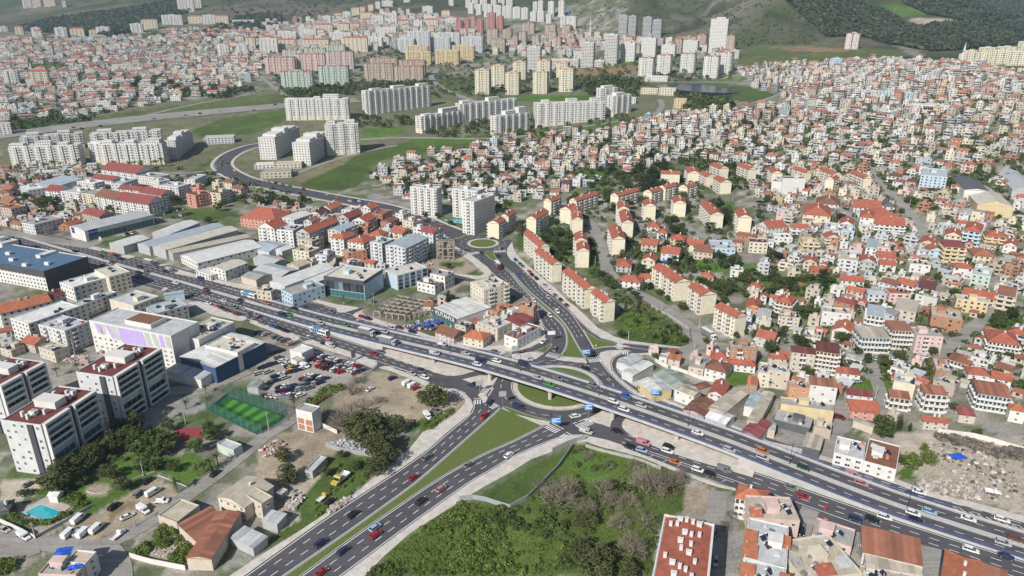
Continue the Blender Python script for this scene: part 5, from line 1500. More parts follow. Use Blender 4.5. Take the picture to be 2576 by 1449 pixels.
B('22',(2360,190),(2500,210),(2370,110),4,'gable','red','orange',label='orange garden house with red gable beside the estate')
B('22',(2460,290),(2600,300),(2480,200),4,'sheet','light grey','light grey',label='grey sheet roofed garage beside the orange garden house',kind='shed')
B('22',(2370,960),(2470,970),(2380,890),4,'shed','orange','brick',label='little orange roofed hut in a green yard')
B('22',(2480,860),(2600,880),(2490,750),7,'flat','cream','cream',label='cream house with pale roof beside the green yard')
pl='in the lower hillside quarter'
for A,Bp,C,H,roof,rc,wc,st in (
    ((240,640),(482,668),(240,590),11,'shed','maroon','beige','mixed'),((487,628),(717,662),(487,545),12,'shed','maroon','yellow','balc'),((950,492),(1230,502),(960,402),9,'shed','beige','pale blue','balc'),((1000,268),(1170,282),(1005,172),11,'shed','blue grey','white','balc'),
    ((1255,422),(1452,432),(1250,342),11,'shed','rust','beige','balc'),((1500,482),(1767,502),(1510,402),10,'flat','grey','pink','mixed'),((650,418),(842,462),(690,335),6,'gable','orange','white','grid'),((545,242),(842,272),(570,192),8,'flat','beige','white','sparse'),
    ((680,122),(872,168),(700,88),6,'hip','crimson','brick','grid'),((80,128),(232,162),(140,65),7,'hip','red','yellow','balc'),((430,968),(702,1002),(445,902),9,'shed','rust','white','sparse'),((0,832),(222,862),(10,762),9,'flat','light grey','beige','sparse'),
    ((130,1175),(662,1252),(200,1112),7,'flat','grey','yellow','blank'),((1265,942),(1482,988),(1250,842),9,'flat','light grey','cream','blank'),((1590,1062),(1812,1082),(1625,988),9,'shed','rust','white','balc'),((2115,1058),(2452,1108),(2130,952),8,'shed','rust','pale blue','balc'),
    ((845,1235),(1122,1262),(870,1122),4,'gable','red','salmon','grid'),((1645,282),(1962,332),(1680,192),8,'flat','beige','brick','sparse'),((1900,112),(2222,152),(1950,72),8,'flat','light grey','yellow','grid'),((2225,535),(2540,582),(2300,432),7,'hip','red','white','balc'),
    ((2020,862),(2232,888),(2030,792),5,'hip','red','white','grid'),((2250,902),(2452,942),(2270,842),4,'gable','red','white','grid'),((1230,1092),(1432,1122),(1250,1032),6,'shed','rust','beige','balc'),((1930,1272),(2092,1292),(1940,1205),4,'shed','crimson','beige','grid'),
    ((2440,1222),(2600,1252),(2480,1172),6,'hip','orange','white','grid'),((1690,830),(1850,850),(1650,705),6,'flat','light grey','brick','sparse'),((215,1000),(420,1020),(240,940),6,'flat','grey','orange','grid'),((690,850),(930,880),(720,800),4,'shed','red','white','grid'),
    ((800,1070),(1060,1100),(830,1020),4,'shed','crimson','white','grid'),((350,490),(530,520),(380,400),4,'flat','light grey','cream','grid'),((130,290),(320,310),(160,235),7,'flat','dark grey','beige','mixed'),((1280,205),(1500,215),(1310,110),6,'shed','beige','beige','grid'),((1010,60),(1190,70),(1020,5),5,'sheet','light grey','light grey','grid'),
    ((1225,60),(1440,70),(1240,0),7,'flat','rust','pink','mixed'),((1960,60),(2290,120),(1970,10),5,'gable','red','beige','grid'),((2310,60),(2490,70),(2330,-20),9,'shed','rust','beige','balc'),((860,1330),(1060,1400),(880,1310),3.5,'sheet','beige','beige','blank'),((10,700),(190,720),(60,670),4,'hip','red','beige','grid'),((1570,1340),(1820,1360),(1580,1290),4,'gable','red','beige','grid')):
    B('32',A,Bp,C,H,roof,rc,wc,pl,style=st,faces=(0,1,3),**({'wmat':M_BRICK} if wc=='brick' else {}))
pl='in the middle hillside quarter'
for A,Bp,C,H,roof,rc,wc,st in (
    ((150,348),(380,352),(150,325),15,'flat','dark grey','white','blank'),((40,380),(150,390),(70,350),11,'flat','light grey','white','blank'),((355,705),(632,735),(355,612),8,'hip','red','cream','sparse'),((480,592),(717,615),(470,532),5,'hip','brown','white','grid'),((1545,282),(1812,302),(1550,240),12,'flat','light grey','pale blue','grid'),
    ((930,732),(1072,738),(930,672),9,'hip','red','white','sparse'),((1075,722),(1305,724),(1080,660),7,'hip','red','white','grid'),((1075,802),(1382,824),(1080,752),7,'gable','red','white','balc'),((865,632),(1142,648),(870,586),4,'gable','red','white','grid'),((1150,620),(1280,630),(1160,560),5,'hip','dark grey','light grey','grid'),
    ((720,800),(860,810),(730,750),6,'gable','red','white','balc'),((560,870),(730,880),(570,790),4,'flat','light grey','light grey','grid'),((740,870),(870,880),(750,830),6,'flat','light grey','pale blue','grid'),((240,840),(410,850),(260,812),6,'gable','red','white','balc'),((0,850),(190,830),(40,790),6,'gable','red','white','grid'),
    ((1780,910),(1950,925),(1790,862),7,'gable','red','cream','grid'),((1970,860),(2140,880),(2010,790),11,'hip','red','pale blue','balc'),((1790,1030),(1995,1045),(1800,978),11,'shed','crimson','yellow','balc'),((2200,920),(2400,940),(2240,885),7,'hip','red','yellow','balc'),((1870,1240),(2070,1260),(1910,1205),7,'hip','red','white','sparse'),((2050,1310),(2250,1320),(2080,1235),8,'flat','light grey','pale green','grid'),
    ((1430,1210),(1640,1230),(1450,1165),7,'flat','beige','white','sparse'),((1110,1140),(1290,1155),(1130,1095),6,'gable','red','white','balc'),((1130,1210),(1290,1225),(1150,1175),5,'gable','red','white','grid'),((915,1180),(1090,1200),(930,1135),6,'gable','red','grey','grid'),((720,1160),(910,1175),(740,1070),8,'flat','beige','light grey','mixed'),((740,1370),(970,1390),(750,1330),5,'gable','red','white','grid'),((1510,1440),(1680,1449),(1540,1365),4,'shed','maroon','beige','grid'),
    ((585,940),(730,948),(590,902),7,'gable','red','beige','balc'),((355,990),(520,1000),(370,950),6,'flat','blue grey','yellow','balc'),((0,990),(60,1000),(0,960),6,'flat','light grey','white','grid'),((60,940),(250,950),(70,900),6,'flat','white','white','grid'),((730,985),(810,990),(735,965),5,'flat','blue','white','grid'),((985,1040),(1100,1050),(1000,955),7,'sheet','blue grey','white','grid'),((1100,1040),(1230,1050),(1110,985),7,'flat','beige','pink','grid'),((360,1180),(490,1190),(370,1130),7,'gable','red','beige','grid'),((430,1270),(620,1285),(460,1230),4,'hip','red','brick','grid'),((200,1290),(330,1300),(210,1245),5,'flat','beige','beige','grid'),
    ((1620,1070),(1770,1080),(1630,1030),5,'gable','red','pale blue','grid'),((1530,990),(1690,1000),(1560,930),5,'gable','red','beige','grid'),((2070,1120),(2300,1140),(2090,1060),5,'hip','rust','cream','grid'),((2370,1010),(2510,1025),(2390,960),6,'gable','red','white','grid')):
    B('31',A,Bp,C,H,roof,rc,wc,pl,style=st,faces=(0,1,3),**({'wmat':M_BRICK} if wc=='brick' else {}))
B('31',(2120,575),(2440,562),(1950,432),8,'sheet','cream','yellow',label='yellow sports hall with cream gabled roof above the green court',kind='hall',name='sports_hall',style='blank',along='y',rise=4)
B('31',(1990,412),(2222,412),(1830,300),8,'sheet','dark grey','white',label='white market hall under a charcoal metal roof',kind='hall',name='market_hall',style='blank',along='y',rise=1.2)
B('31',(2480,385),(2760,375),(2230,222),8,'sheet','light grey','grey',label='wide hall with ribbed pale vaulted roof behind the yellow sports hall',kind='hall',name='vaulted_hall',style='blank',along='y',rise=4)
pl='around the housing estate'
for t,A,Bp,C,H,roof,rc,wc in (('21',(1050,1225),(1200,1245),(1060,1160),4.5,'hip','red','grey'),('21',(1305,1165),(1440,1180),(1320,1115),6,'gable','red','cream'),('21',(1500,1095),(1680,1115),(1530,1045),6,'gable','red','white'),('21',(1300,1010),(1460,1025),(1310,965),5,'gable','red','beige'),('21',(1360,830),(1480,845),(1380,785),5,'hip','red','white'),('21',(1460,890),(1560,900),(1480,855),5,'hip','red','white'),('21',(1590,950),(1730,970),(1610,910),5,'hip','red','yellow'),
                                     ('21',(1750,1010),(1920,1030),(1760,965),5,'gable','red','cream'),('21',(1830,1080),(2020,1100),(1850,1020),6,'shed','rust','beige'),('21',(2010,1050),(2250,1060),(2030,970),6,'flat','light grey','pale blue'),('21',(2390,990),(2576,1000),(2400,950),8,'flat','maroon','cream'),('21',(1070,1370),(1290,1400),(1110,1320),4.5,'hip','red','white'),('21',(1270,1340),(1430,1360),(1290,1305),4.5,'hip','red','white'),('21',(1910,1340),(2030,1350),(1920,1300),4.5,'hip','orange','beige'),('21',(2200,1270),(2330,1280),(2210,1240),5,'flat','light grey','white'),('21',(1740,1449),(1900,1460),(1760,1400),5,'hip','orange','white')):
    B(t,A,Bp,C,H,roof,rc,wc,pl,faces=(0,1,3))
for A,Bp,C,H,roof,rc,wc,lab in (((70,1315),(420,1405),(110,1240),4,'shed','grey','dark grey','open yard shelter with dark mottled roof before the yellow wall'),((460,1405),(635,1445),(480,1330),4,'flat','beige','tan','low tan yard building with stained roof beside the yellow wall'),((0,1420),(70,1440),(10,1350),4,'sheet','light grey','beige','grey roofed yard shed below the mottled shelter')):
    B('32',A,Bp,C,H,roof,rc,wc,label=lab,kind='shed',style='blank',clutter='flat')
# ---------------------------------------------------------------- big slabs and towers in the distance
def base_frame(x0,x1,yb,depth,turn=-15,y1=None):
    if y1 is not None:
        return frame_from_px((x0,yb),(x1,y1),None,None,'b',depth)
    p=W([((x0+x1)/2,yb)])[0]
    dep=PX(p)[2]
    w=(x1-x0)*dep/FPX
    az=math.atan2(p[0],p[1])
    rz=-az+R(turn)
    k=abs(math.cos(R(turn)))*1.0
    w_=max(5.,(w-depth*abs(math.sin(R(turn))))/k)
    t=np.array((math.cos(rz),math.sin(rz))); n=np.array((-t[1],t[0]))
    m=p[:2]
    zl=min(float(elev(*(m+t*w_/2*i+n*depth*j))) for i in (-1,1) for j in (0,1))
    return (m,rz,w_,depth,float(p[2]),zl)
def h_from_px(fr,yt):
    lo,hi=1.,140.
    for _ in range(30):
        mid=(lo+hi)/2
        if PX(np.array((fr[0][0],fr[0][1],fr[4]+mid)))[1]>yt:lo=mid
        else:hi=mid
    return lo
def tower(x0,x1,yb,yt,wc,rc='light grey',place='',label=None,style='tower',depth=14,turn=-15,y1=None,cap=None,kind='tower block',roof='flat',pent=(),name=None,gcol=None,group=None,sp=3.4,win=(1.5,1.4),floors=None):
    fr=base_frame(x0,x1,yb,depth,turn,y1)
    H=h_from_px(fr,yt)
    fl=max(3,int(round(H/3.0)))
    o=building(name or 'tower_block',fr,H,roof,RCOL[rc],WC[wc] if isinstance(wc,str) else wc,label or f'{NUMW[fl] + "-storey" if fl < 13 else "high"} {wc} tower block {place}','building',group or ('tower blocks '+place),style=style,floors=floors or fl,detail=1,clutter='',faces=(0,1,3),sp=sp,win=win,gcol=gcol)
    w,d=fr[2],fr[3]
    if roof=='flat':
        for a,b_,hh in (pent or ((.35,.65,2.6),)):
            mb=MB(); mb.box(-w/2+a*w,-w/2+b_*w,d*.2,d*.85,H,H+hh)
            po=mb.build('penthouse',M_WALL,o); po.color=(*(WC[wc] if isinstance(wc,str) else wc),1)
            if hh>2.4:
                mb=MB()
                for x_ in np.arange(-w/2+a*w+1.2,-w/2+b_*w-1,2.6):
                    for z_ in np.arange(H+.9,H+hh-1,2.7):mb.quad((x_,d*.2-.05,z_),(x_+1.3,d*.2-.05,z_),(x_+1.3,d*.2-.05,z_+1.2),(x_,d*.2-.05,z_+1.2))
                if mb.F:prop(mb.build('penthouse_windows',M_GLASS,po),kind='stuff')
        if style=='tower' and w>16:
            nb_=max(2,int(w/11))
            for k_ in range(nb_):
                xc=-w/2+(k_+.5)*w/nb_
                mb=MB(); mb.box(xc-1.7,xc+1.7,-1.6,0,-1,H+(1.2 if k_ % 2 else 0)); bo_=mb.build('bay',M_WALL,o); bo_.color=(*(WC[wc] if isinstance(wc,str) else wc),1)
                mb=MB()
                for f_ in range(fl):mb.quad((xc-.7,-1.65,f_*H/fl+1),(xc+.7,-1.65,f_*H/fl+1),(xc+.7,-1.65,f_*H/fl+2.1),(xc-.7,-1.65,f_*H/fl+2.1))
                prop(mb.build('bay_windows',M_GLASS,bo_),kind='stuff')
        if cap:
            mb=MB(); [mb.box(*q) for q in ((-w/2-.4,w/2+.4,-.4,.3,H-.5,H+.9),(-w/2-.4,w/2+.4,d-.3,d+.4,H-.5,H+.9),(-w/2-.4,-w/2+.3,.3,d-.3,H-.5,H+.9),(w/2-.3,w/2+.4,.3,d-.3,H-.5,H+.9))]
            co=mb.build('roof_rim',M_WALL,o); co.color=(*cap,1)
    return o
WSL='white stepped slabs by the motorway'
for x0,yb,x1,y1,yt,d,pent,lab in ((722,303,879,301,249,14,((.0,.15,1.),(.45,.55,3),(.6,.85,6)),'white stepped slab of flats on the verge right below the motorway'),(925,291,1085,267,222,13,((.1,.25,2.5),(.42,.6,4),(.82,.97,4)),'long white stepped slab of flats beyond the motorway junction'),
                                         (1063,336,1160,313,286,13,((.1,.3,2),(.55,.95,6)),'white stepped slab of flats with a low western end by the meadow road'),(1160,312,1300,290,255,13,((.05,.2,4),(.5,.7,5)),'white stepped slab of flats set back behind a palm row'),(1250,343,1332,326,288,13,((.3,.6,5),(.7,.95,8)),'white stepped slab of flats standing forward at the meadow road'),
                                         (1347,322,1521,300,258,13,((.1,.2,4),(.45,.6,5),(.8,.95,5)),'longest white stepped slab of flats beside the hillside quarter'),(1543,294,1586,283,240,14,((.2,.7,4),),'short white stepped slab of flats closing the row by the clinic'),(1512,270,1552,262,222,13,((.2,.8,4),),'short white stepped slab of flats behind the closing one'),
                                         (825,392,906,386,312,14,((.05,.3,3),(.6,.9,4)),'white stepped slab of flats behind two wings by the pool'),(33,421,205,415,368,14,((.0,.2,3),(.4,.6,5),(.7,.85,3)),'cream based stepped slab of flats behind palms by the viaduct road'),(258,415,415,413,363,14,((.05,.2,4),(.4,.55,4),(.75,.95,5)),'cream based stepped slab of flats beside the curving main road'),(230,405,262,412,362,12,((.1,.9,2),),'cream stepped wing joined to the slab by the curving road'),(60,388,215,372,340,13,((.1,.3,4),(.6,.8,4)),'white stepped slab of flats close under the motorway viaduct'),(235,382,410,368,332,13,((.1,.3,4),(.6,.8,4)),'second white stepped slab of flats close under the motorway viaduct')):
    o=tower(x0,x1,yb,yt,'white','light grey',label=lab,depth=d,y1=y1,pent=pent,name='apartment_slab',group=WSL,sp=3.0,win=(1.05,1.05))
    fr_w=[c for c in o.children if c.name.startswith('wall')][0]
    ww,dd=max(v.co.x for v in fr_w.data.vertices)*2,max(v.co.y for v in fr_w.data.vertices)
    mb=MB(); mb.box(-ww/2-.06,ww/2+.06,-.06,dd+.06,-2,6.5); co=mb.build('cream_base',M_WALL,o); co.color=(*WC['lemon'],1)
for L,A,Bp,lab in (((652,345),(690,347),(752,320),'white stepped wing of flats, its cream gable beside a pool terrace'),((737,358),(777,360),(828,335),'white stepped wing of flats, its lit gable above the pool'),((418,352),(440,354),(482,330),'shaded stepped wing of flats beside the curving main road')):
    _K(np.array(L,float),np.array(A,float),np.array(Bp,float),26 if L[0]>500 else 22,'flat','light grey','white',kind='apartment block',name='apartment_slab',label=lab,group=WSL,style={0:'grid',1:'tower',3:'blank'},detail=1,floors=9,sp=3.0)
    o=REG[-1]; HT=26 if L[0]>500 else 22; ww=[c for c in o.children if c.name.startswith('wall')][0].data; dd,hw_=max(v.co.y for v in ww.vertices),max(v.co.x for v in ww.vertices)
    for a,b_,hh in ((.12,.4,2.8),(.45,.62,5.4),(.66,.95,2.8)):
        mb=MB(); mb.box(-hw_*.8,hw_*.8,a*dd,b_*dd,HT,HT+hh); q=mb.build('penthouse',M_WALL,o); q.color=(*WC['white'],1)
def many(place,wc,rows,rc='light grey',**kw):
    for q in rows:
        tower(q[0],q[1],q[2],q[3],wc,rc,place,**{**kw,**(q[4] if len(q)>4 else {})})
many('among the coloured slabs','pink',[(669,744,185,144),(748,820,184,136)],'red',cap=RCOL['red'],depth=13)
many('among the coloured slabs','rose',[(821,891,173,130)],'red',cap=RCOL['red'],depth=13)
many('among the coloured slabs','pale green',[(709,789,226,180),(803,879,214,166),(711,764,147,126),(765,819,140,121),(819,869,134,113)],'red',cap=RCOL['red'],depth=13)
many('among the coloured slabs','tan',[(916,991,204,160),(991,1066,208,167),(931,1001,172,146),(1004,1071,190,152)],'red',cap=RCOL['red'],depth=13)
many('behind the yellow slabs','light grey',[(1026,1084,132,80),(1000,1044,133,97),(1100,1158,126,83),(1084,1134,131,95),(1159,1216,131,93)],depth=13)
many('above the underpass','yellow',[(1019,1085,163,130),(1019,1079,142,116),(1093,1156,163,127),(1136,1195,150,115)],depth=13)
many('on the ridge road','red',[(1145,1163,83,50),(1164,1183,84,47),(1184,1198,78,43),(1198,1216,86,50),(1223,1246,76,32),(1248,1266,78,40)],depth=14,gcol=WC['white'])
many('with stepped tops on the slope','tan',[(1224,1254,115,73),(1236,1271,133,98),(1264,1288,106,73),(1288,1303,122,88),(1313,1345,86,58),(1304,1325,113,80),(1338,1358,120,90),(1370,1399,100,62),(1380,1400,113,80),(1392,1412,126,94),(1412,1436,95,64),(1427,1448,118,95),(1448,1468,113,85),(1435,1456,95,78)],'brown',cap=RCOL['brown'],depth=14)
many('with orange crowns by the lawn','lemon',[(1193,1233,237,176),(1234,1271,218,165),(1269,1307,238,183),(1338,1378,236,181),(1403,1443,231,173),(1397,1430,205,158),(1288,1324,206,156),(1348,1385,201,153)],'beige',cap=WC['orange'],depth=16)
many('with banded balconies','white',[(1325,1360,180,118),(1458,1493,170,108),(1518,1552,165,87)],depth=18,style='balc')
many('of dark glass under the rocky hill','grey',[(1553,1577,99,38),(1577,1599,100,40),(1614,1638,95,43),(1638,1663,96,50)],depth=16,style='balc',gcol=WC['light grey'])
many('with a window grid','white',[(1558,1597,155,108),(1609,1649,145,96),(1660,1698,145,113),(1713,1754,138,103)],depth=16,style='grid')
tower(1779,1826,134,48,'white','light grey',label='tallest white tower with square windows and dark sky gardens under the hill',style='grid',depth=18,pent=((.3,.8,4),))
many('with red trim below the grid towers','white',[(1603,1642,192,145),(1648,1686,189,138),(1708,1747,182,135),(1765,1804,197,141),(1805,1838,187,132)],'red',cap=RCOL['red'],depth=16)
many('with ochre walls behind the tall white tower','tan',[(1821,1846,133,90),(1698,1714,138,98),(1750,1776,126,88),(1714,1752,108,92)],'red',cap=RCOL['red'],depth=14)
many('with a low terrace front','white',[(1384,1455,172,150,{'depth':10}),(1494,1520,168,152,{'depth':10})],style='balc')
many('high on the slope beneath the crane','white',[(1339,1353,33,5),(1352,1367,31,2),(1377,1394,45,4),(1403,1420,42,2),(1288,1310,46,18),(1310,1330,49,20),(1332,1350,53,30),(1350,1370,55,28),(1372,1388,58,36),(1408,1424,68,40),(1422,1450,74,42),(1424,1440,92,66)],depth=13)
many('on the upper ridge of towers','white',[(1170,1186,20,-6),(1186,1204,22,-6),(1206,1226,28,-4),(1216,1240,42,12),(1240,1262,44,14),(1262,1288,46,16),(1176,1192,34,8),(1196,1212,38,12),(1234,1250,18,-8),(1252,1270,14,-8),(1272,1290,18,-6),(1128,1142,14,-8),(1015,1032,6,-12)],depth=13)
ww_=[(701,748,105,80),(701,746,128,100),(654,700,134,97),(762,828,122,100),(829,886,106,83),(862,926,130,95),(924,964,124,94),(849,880,84,60),(946,998,92,70),(882,906,80,59),(1062,1090,36,16),(1110,1134,48,27),(1040,1064,80,52),(1066,1104,78,49),(944,966,60,40),(908,932,66,49),(812,834,58,40),(926,941,28,12),(944,958,22,5),(790,838,84,62),(757,797,98,75),(660,690,112,94),(970,1000,64,46),(1000,1030,70,52),(1066,1100,60,42),(1096,1118,62,44),(1120,1150,66,46),(840,862,46,34),(862,884,48,30),(884,906,38,20),(836,880,64,50),(906,940,50,32),(970,1000,50,34),(900,920,32,18),(960,990,16,2)]
many('among the pale blocks of the upper town','white',ww_[::2],depth=13,style='mixed')
many('among the pale blocks of the upper town','cream',ww_[1::2],'red',depth=13,style='mixed',roof='hip')
lf=[(0,20,80,67),(40,60,87,68),(82,105,92,70),(88,108,96,78),(141,170,93,70),(180,213,95,72),(245,278,90,68),(226,250,92,76),(330,360,81,60),(358,397,72,50),(410,460,62,38),(475,510,60,41),(512,545,61,38),(545,576,61,40),(450,490,32,-2),(490,508,20,-4),(15,50,215,178),(82,125,216,179),(548,578,140,113),(592,615,110,91),(595,625,135,112),(620,644,122,95),(60,82,20,-4),(84,104,18,-2),(112,124,16,-6),(120,140,16,0),(158,168,18,3)]
many('below the wooded western hill','white',lf[::2],depth=13)
many('below the wooded western hill','cream',lf[1::2],'red',depth=13,roof='hip',style='mixed')
tower(2123,2157,124,84,'white','red',label='lone white tower with red balconies on the open ridge',depth=16,gcol=WC['red'],cap=RCOL['red'])
many('of the pale yellow estate on the ridge','lemon',[(2420,2452,158,128),(2452,2490,160,133),(2492,2530,162,128),(2530,2580,165,130),(2460,2500,140,120),(2505,2550,140,118),(2556,2600,140,105),(2408,2425,154,136)],depth=14,style='mixed')
tower(2085,2117,170,148,'pale blue','light grey',label='pale blue round-cornered block with overhanging roof on the ridge',depth=12)
# ---------------------------------------------------------------- minor streets, draped on the slope
STREETS=[]
SLIFT=[0.0]
def street(pts,width,m=None,name='street',lift=.10,px=True):
    SLIFT[0]+= .004
    lift=lift+SLIFT[0]
    p=W(pts)[:,:2] if px else np.asarray(pts)
    p=resample(smooth_line(p,2),5.0)
    n=normals2(p)
    mb=MB()
    k=0
    nx=5
    for i in range(len(p)):
        for j in range(nx):
            q=p[i]+n[i]*width*(j/(nx-1)-.5)
            mb.V.append((q[0],q[1],float(elev(*q))+lift+(0.05 if j in (1,2,3) else 0)))
        STREETS.append((p[i][0],p[i][1],width/2))
    for i in range(len(p)-1):
        for j in range(nx-1):
            a=i*nx+j
            mb.F.append((a+1,a,a+nx,a+nx+1)); mb.M.append(0); mb.C.append((1,1,1))
    return prop(mb.build(name,m or M_ASPH2,smooth=True),kind='structure')
street(T(2,1,[(760,760),(830,850),(880,1000),(920,1150),(960,1290),(1100,1400)])+T(2,2,[(1060,0),(1350,80),(1560,230),(1750,360),(1830,440),(1900,560),(2180,600),(2400,640)]),9)
street(T(2,2,[(1700,640),(1850,600),(1900,560)]),9)
street(T(2,1,[(1520,700),(1700,780),(1830,890),(1950,950),(2200,960)]),7)
street(T(3,2,[(1030,720),(1250,690),(1700,690),(1820,600),(2000,450),(2200,300),(2280,200),(2400,150),(2576,170)]),8)
street(T(3,2,[(1040,720),(1080,900),(1130,1050),(1200,1200)]),6)
street(T(3,2,[(650,1449),(760,1200),(720,1130)]),6)
street(T(3,1,[(1010,230),(1120,430),(1300,560),(1450,720),(1560,900),(1640,980)]),8)
street(T(3,1,[(0,620),(200,640),(420,560),(700,640),(820,740)]),6)
street(T(3,2,[(60,420),(200,480),(260,560),(150,620)]),6)
street(T(3,3,[(540,240),(640,60),(760,-120)]),7)
street([(-60,352),(0,342),(180,318),(350,299),(540,281),(720,266),(900,252)],42,M_ASPH2,'motorway',.5)
street([(0,425),(120,420),(260,425),(440,440),(560,425)],7)
street([(1130,232),(1180,250),(1215,262),(1260,285)],14)
street([(1100,175),(1080,195),(1110,222),(1150,240)],12)
street([(725,345),(800,352),(905,352),(1020,345),(1240,352),(1400,328),(1560,305),(1650,290),(1668,265),(1660,250)],9)
street([(735,440),(800,415),(880,390),(960,372),(1000,366)],7)
street([(645,180),(690,222),(722,243)],8)
street([(1640,205),(1800,205),(1930,213),(1980,232),(1900,260)],9)
street([(1880,215),(1940,190),(1960,180)],8)
street([(330,300),(460,268),(560,250),(640,235)],8)
street(T(0,3,[(-100,1010),(100,1060),(350,1110),(700,1150),(1000,1160)]),7)
street(T(0,3,[(1000,1160),(1350,1000),(1590,850),(2000,560),(2250,380),(2576,120)])+T(1,3,[(140,0)])+T(1,2,[(300,1380),(420,1260)]),7)
street(T(0,3,[(1000,1160),(1130,1250),(1200,1449),(1150,1600)]),9)
street(T(0,3,[(-100,1290),(150,1220),(400,1140)]),9)
street(T(0,2,[(1000,640),(900,700),(700,720),(400,700),(0,640)]),7)
street(T(0,2,[(1700,1050),(1950,1010),(2200,960),(2500,830)]),9)
street(T(0,1,[(0,880),(300,930),(600,985),(800,1010),(940,1030)]),12)
street(T(0,1,[(500,690),(750,640),(900,600)]),6)
street(T(2,3,[(2040,1500),(2030,1100),(2040,850),(2080,600)]),7)
street(T(3,3,[(290,1500),(290,1150),(370,900),(430,780)]),6)
street(T(3,3,[(1640,1600),(1640,1300),(1620,1160)]),8)
NWc=T(1,1,[(2060,930),(1850,850),(1650,760),(1450,690),(1250,632),(950,580),(600,515),(300,455),(0,395)])+T(0,1,[(2450,360),(2320,300),(2230,230),(2240,170),(2330,100),(2450,50),(2576,15)])+[(700,362),(740,352)]
street(NWc,19,M_ASPH,'arterial_road',.14)
street(T(0,1,[(2260,290),(2150,280),(1980,310),(1880,322)]),16,M_ASPH,'arterial_road',.18)
street(T(0,1,[(1870,320),(1500,330),(1200,300)]),8)
nwp=resample(smooth_line(W(NWc)[:,:2],2),4.)
nwz=np.array([float(elev(*q)) for q in nwp])
mk2=MB()
for off in (-8.6,8.6,-.9,.9):ribbon(mk2,nwp+normals2(nwp)*off,.3,nwz+.26)
for off in (-5.9,-3.3,3.3,5.9):dashes(mk2,nwp+normals2(nwp)*off,.26,nwz+.26)
for x0,x1,tt in (((2215,350),(2310,332),0),((2330,325),(2425,312),0)):
    a,b_=W(T(0,1,[x0,x1]))[:,:2]
    t=(b_-a); L_=np.linalg.norm(t); t /= L_; n=np.array((-t[1],t[0]))
    for k in np.arange(.5,L_,1.6):c=a+t*k; ribbon(mk2,np.array([c-n*2.2,c+n*2.2]),.8,.28)
prop(mk2.build('road_markings',M_LINE),kind='structure')
mb=MB(); ribbon(mb,nwp,1.0,nwz+.3); prop(mb.build('turf_strip',M_TURF),kind='structure')
for pts in (T(0,1,[(2055,300),(2080,280),(2140,265),(2165,310),(2100,318)]),T(0,1,[(2205,225),(2215,190),(2240,150),(2260,150),(2230,190),(2225,230)])):
    q=W(pts)
    flat('turf_island',q[:,:2],float(q[:,2].max())+.45,M_TURF,side=True)
nlr=nwp+normals2(nwp)*-11.2
for sg in (-1,1):
    mb=MB()
    p=nwp+normals2(nwp)*sg*11.2
    zz=np.array([float(elev(*q)) for q in p])+.35
    ribbon(mb,p,3.2,zz)
    prop(mb.build('sidewalk',M_PAVE),kind='structure')
# ---------------------------------------------------------------- the hillside quarter and the far town: nearest houses singly, the rest as one mass
ROADPOLY=[np.vstack([sw_l,sw_r[::-1]])]
def on_road(x,y,r):
    g=np.array((x,y))-HA
    s,l=g @ HD,g @ HN
    if-140<s<760 and abs(l-hwL(s))<26+r:return True
    if np.hypot(x-RC[0],y-RC[1])<36+r or np.hypot(x-SR[0],y-SR[1])<26+r:return True
    return False
ST=np.array(STREETS)
def near_street(x,y,r):
    return bool(np.any((ST[:,0]-x) ** 2+(ST[:,1]-y) ** 2<(ST[:,2]+r) ** 2))
GREENS=[np.array(p) for c,p in PAINT if c in (C_GRASS,C_LAWN,C_FIELD,C_ROCK,C_EARTH,C_SAND) and min(q[1] for q in p)>60]
def in_green(px):
    return any(bool(inpoly(np.array([px[0]]),np.array([px[1]]),g)[0]) for g in GREENS)
REGIONS=[
    ('quarter',[(925,445),(1000,402),(1250,362),(1500,335),(1690,292),(1900,282),(2000,258),(1900,225),(1850,180),(1930,165),(2100,156),(2400,160),(2576,190),(2600,480),(2000,500),(1860,420),(1700,400),(1500,465),(1300,515),(1010,500)],10.0,12.0),
    ('quarter',[(1880,470),(2620,470),(2620,1010),(2290,1010),(2230,985),(1960,900),(1850,830),(1900,690),(1760,640),(1960,560)],10.5,12.5),
    ('villas',[(0,100),(280,97),(420,78),(640,72),(700,105),(660,190),(560,240),(400,262),(240,295),(0,330)],15.0,21.0),
    ('quarter',[(0,430),(240,430),(300,470),(200,560),(0,590)],13.0,16.0),
    ('town',[(660,60),(1000,30),(1200,60),(1240,140),(1460,150),(1440,110),(1560,140),(1850,150),(1850,120),(1450,95),(1280,110),(900,130),(700,140)],22.0,26.0),
]
cand=[]
for rid,(kind,poly,pw,pd) in enumerate(REGIONS):
    pts=W(poly)
    rr_,aa=np.hypot(pts[:,0],pts[:,1]),np.arctan2(pts[:,0],pts[:,1])
    r=rr_.min()*.9
    row=0
    while r<rr_.max()*1.05:
        da=pw/r
        a=aa.min()-.02+(row % 2)*da*.4
        k=0
        xs,ys=[],[]
        while a<aa.max()+.02:
            xs.append(math.sin(a)*r); ys.append(math.cos(a)*r); a+= da
        xs,ys=np.array(xs),np.array(ys)
        if len(xs):
            xs=xs+nrg.uniform(-.22,.22,len(xs))*pw; ys=ys+nrg.uniform(-.25,.25,len(xs))*pd
            zs=elev(xs,ys)
            px=PX(np.stack([xs,ys,zs],-1))
            ok=inpoly(px[:,0],px[:,1],poly)
            for i in np.where(ok)[0]:
                cand.append((xs[i],ys[i],zs[i],px[i],kind))
        r+= pd*(1+.0003*max(0,r-600))
        row+= 1
CX,CY=np.array([c[0] for c in cand]),np.array([c[1]+4 for c in cand])
CPX=np.array([c[3] for c in cand])
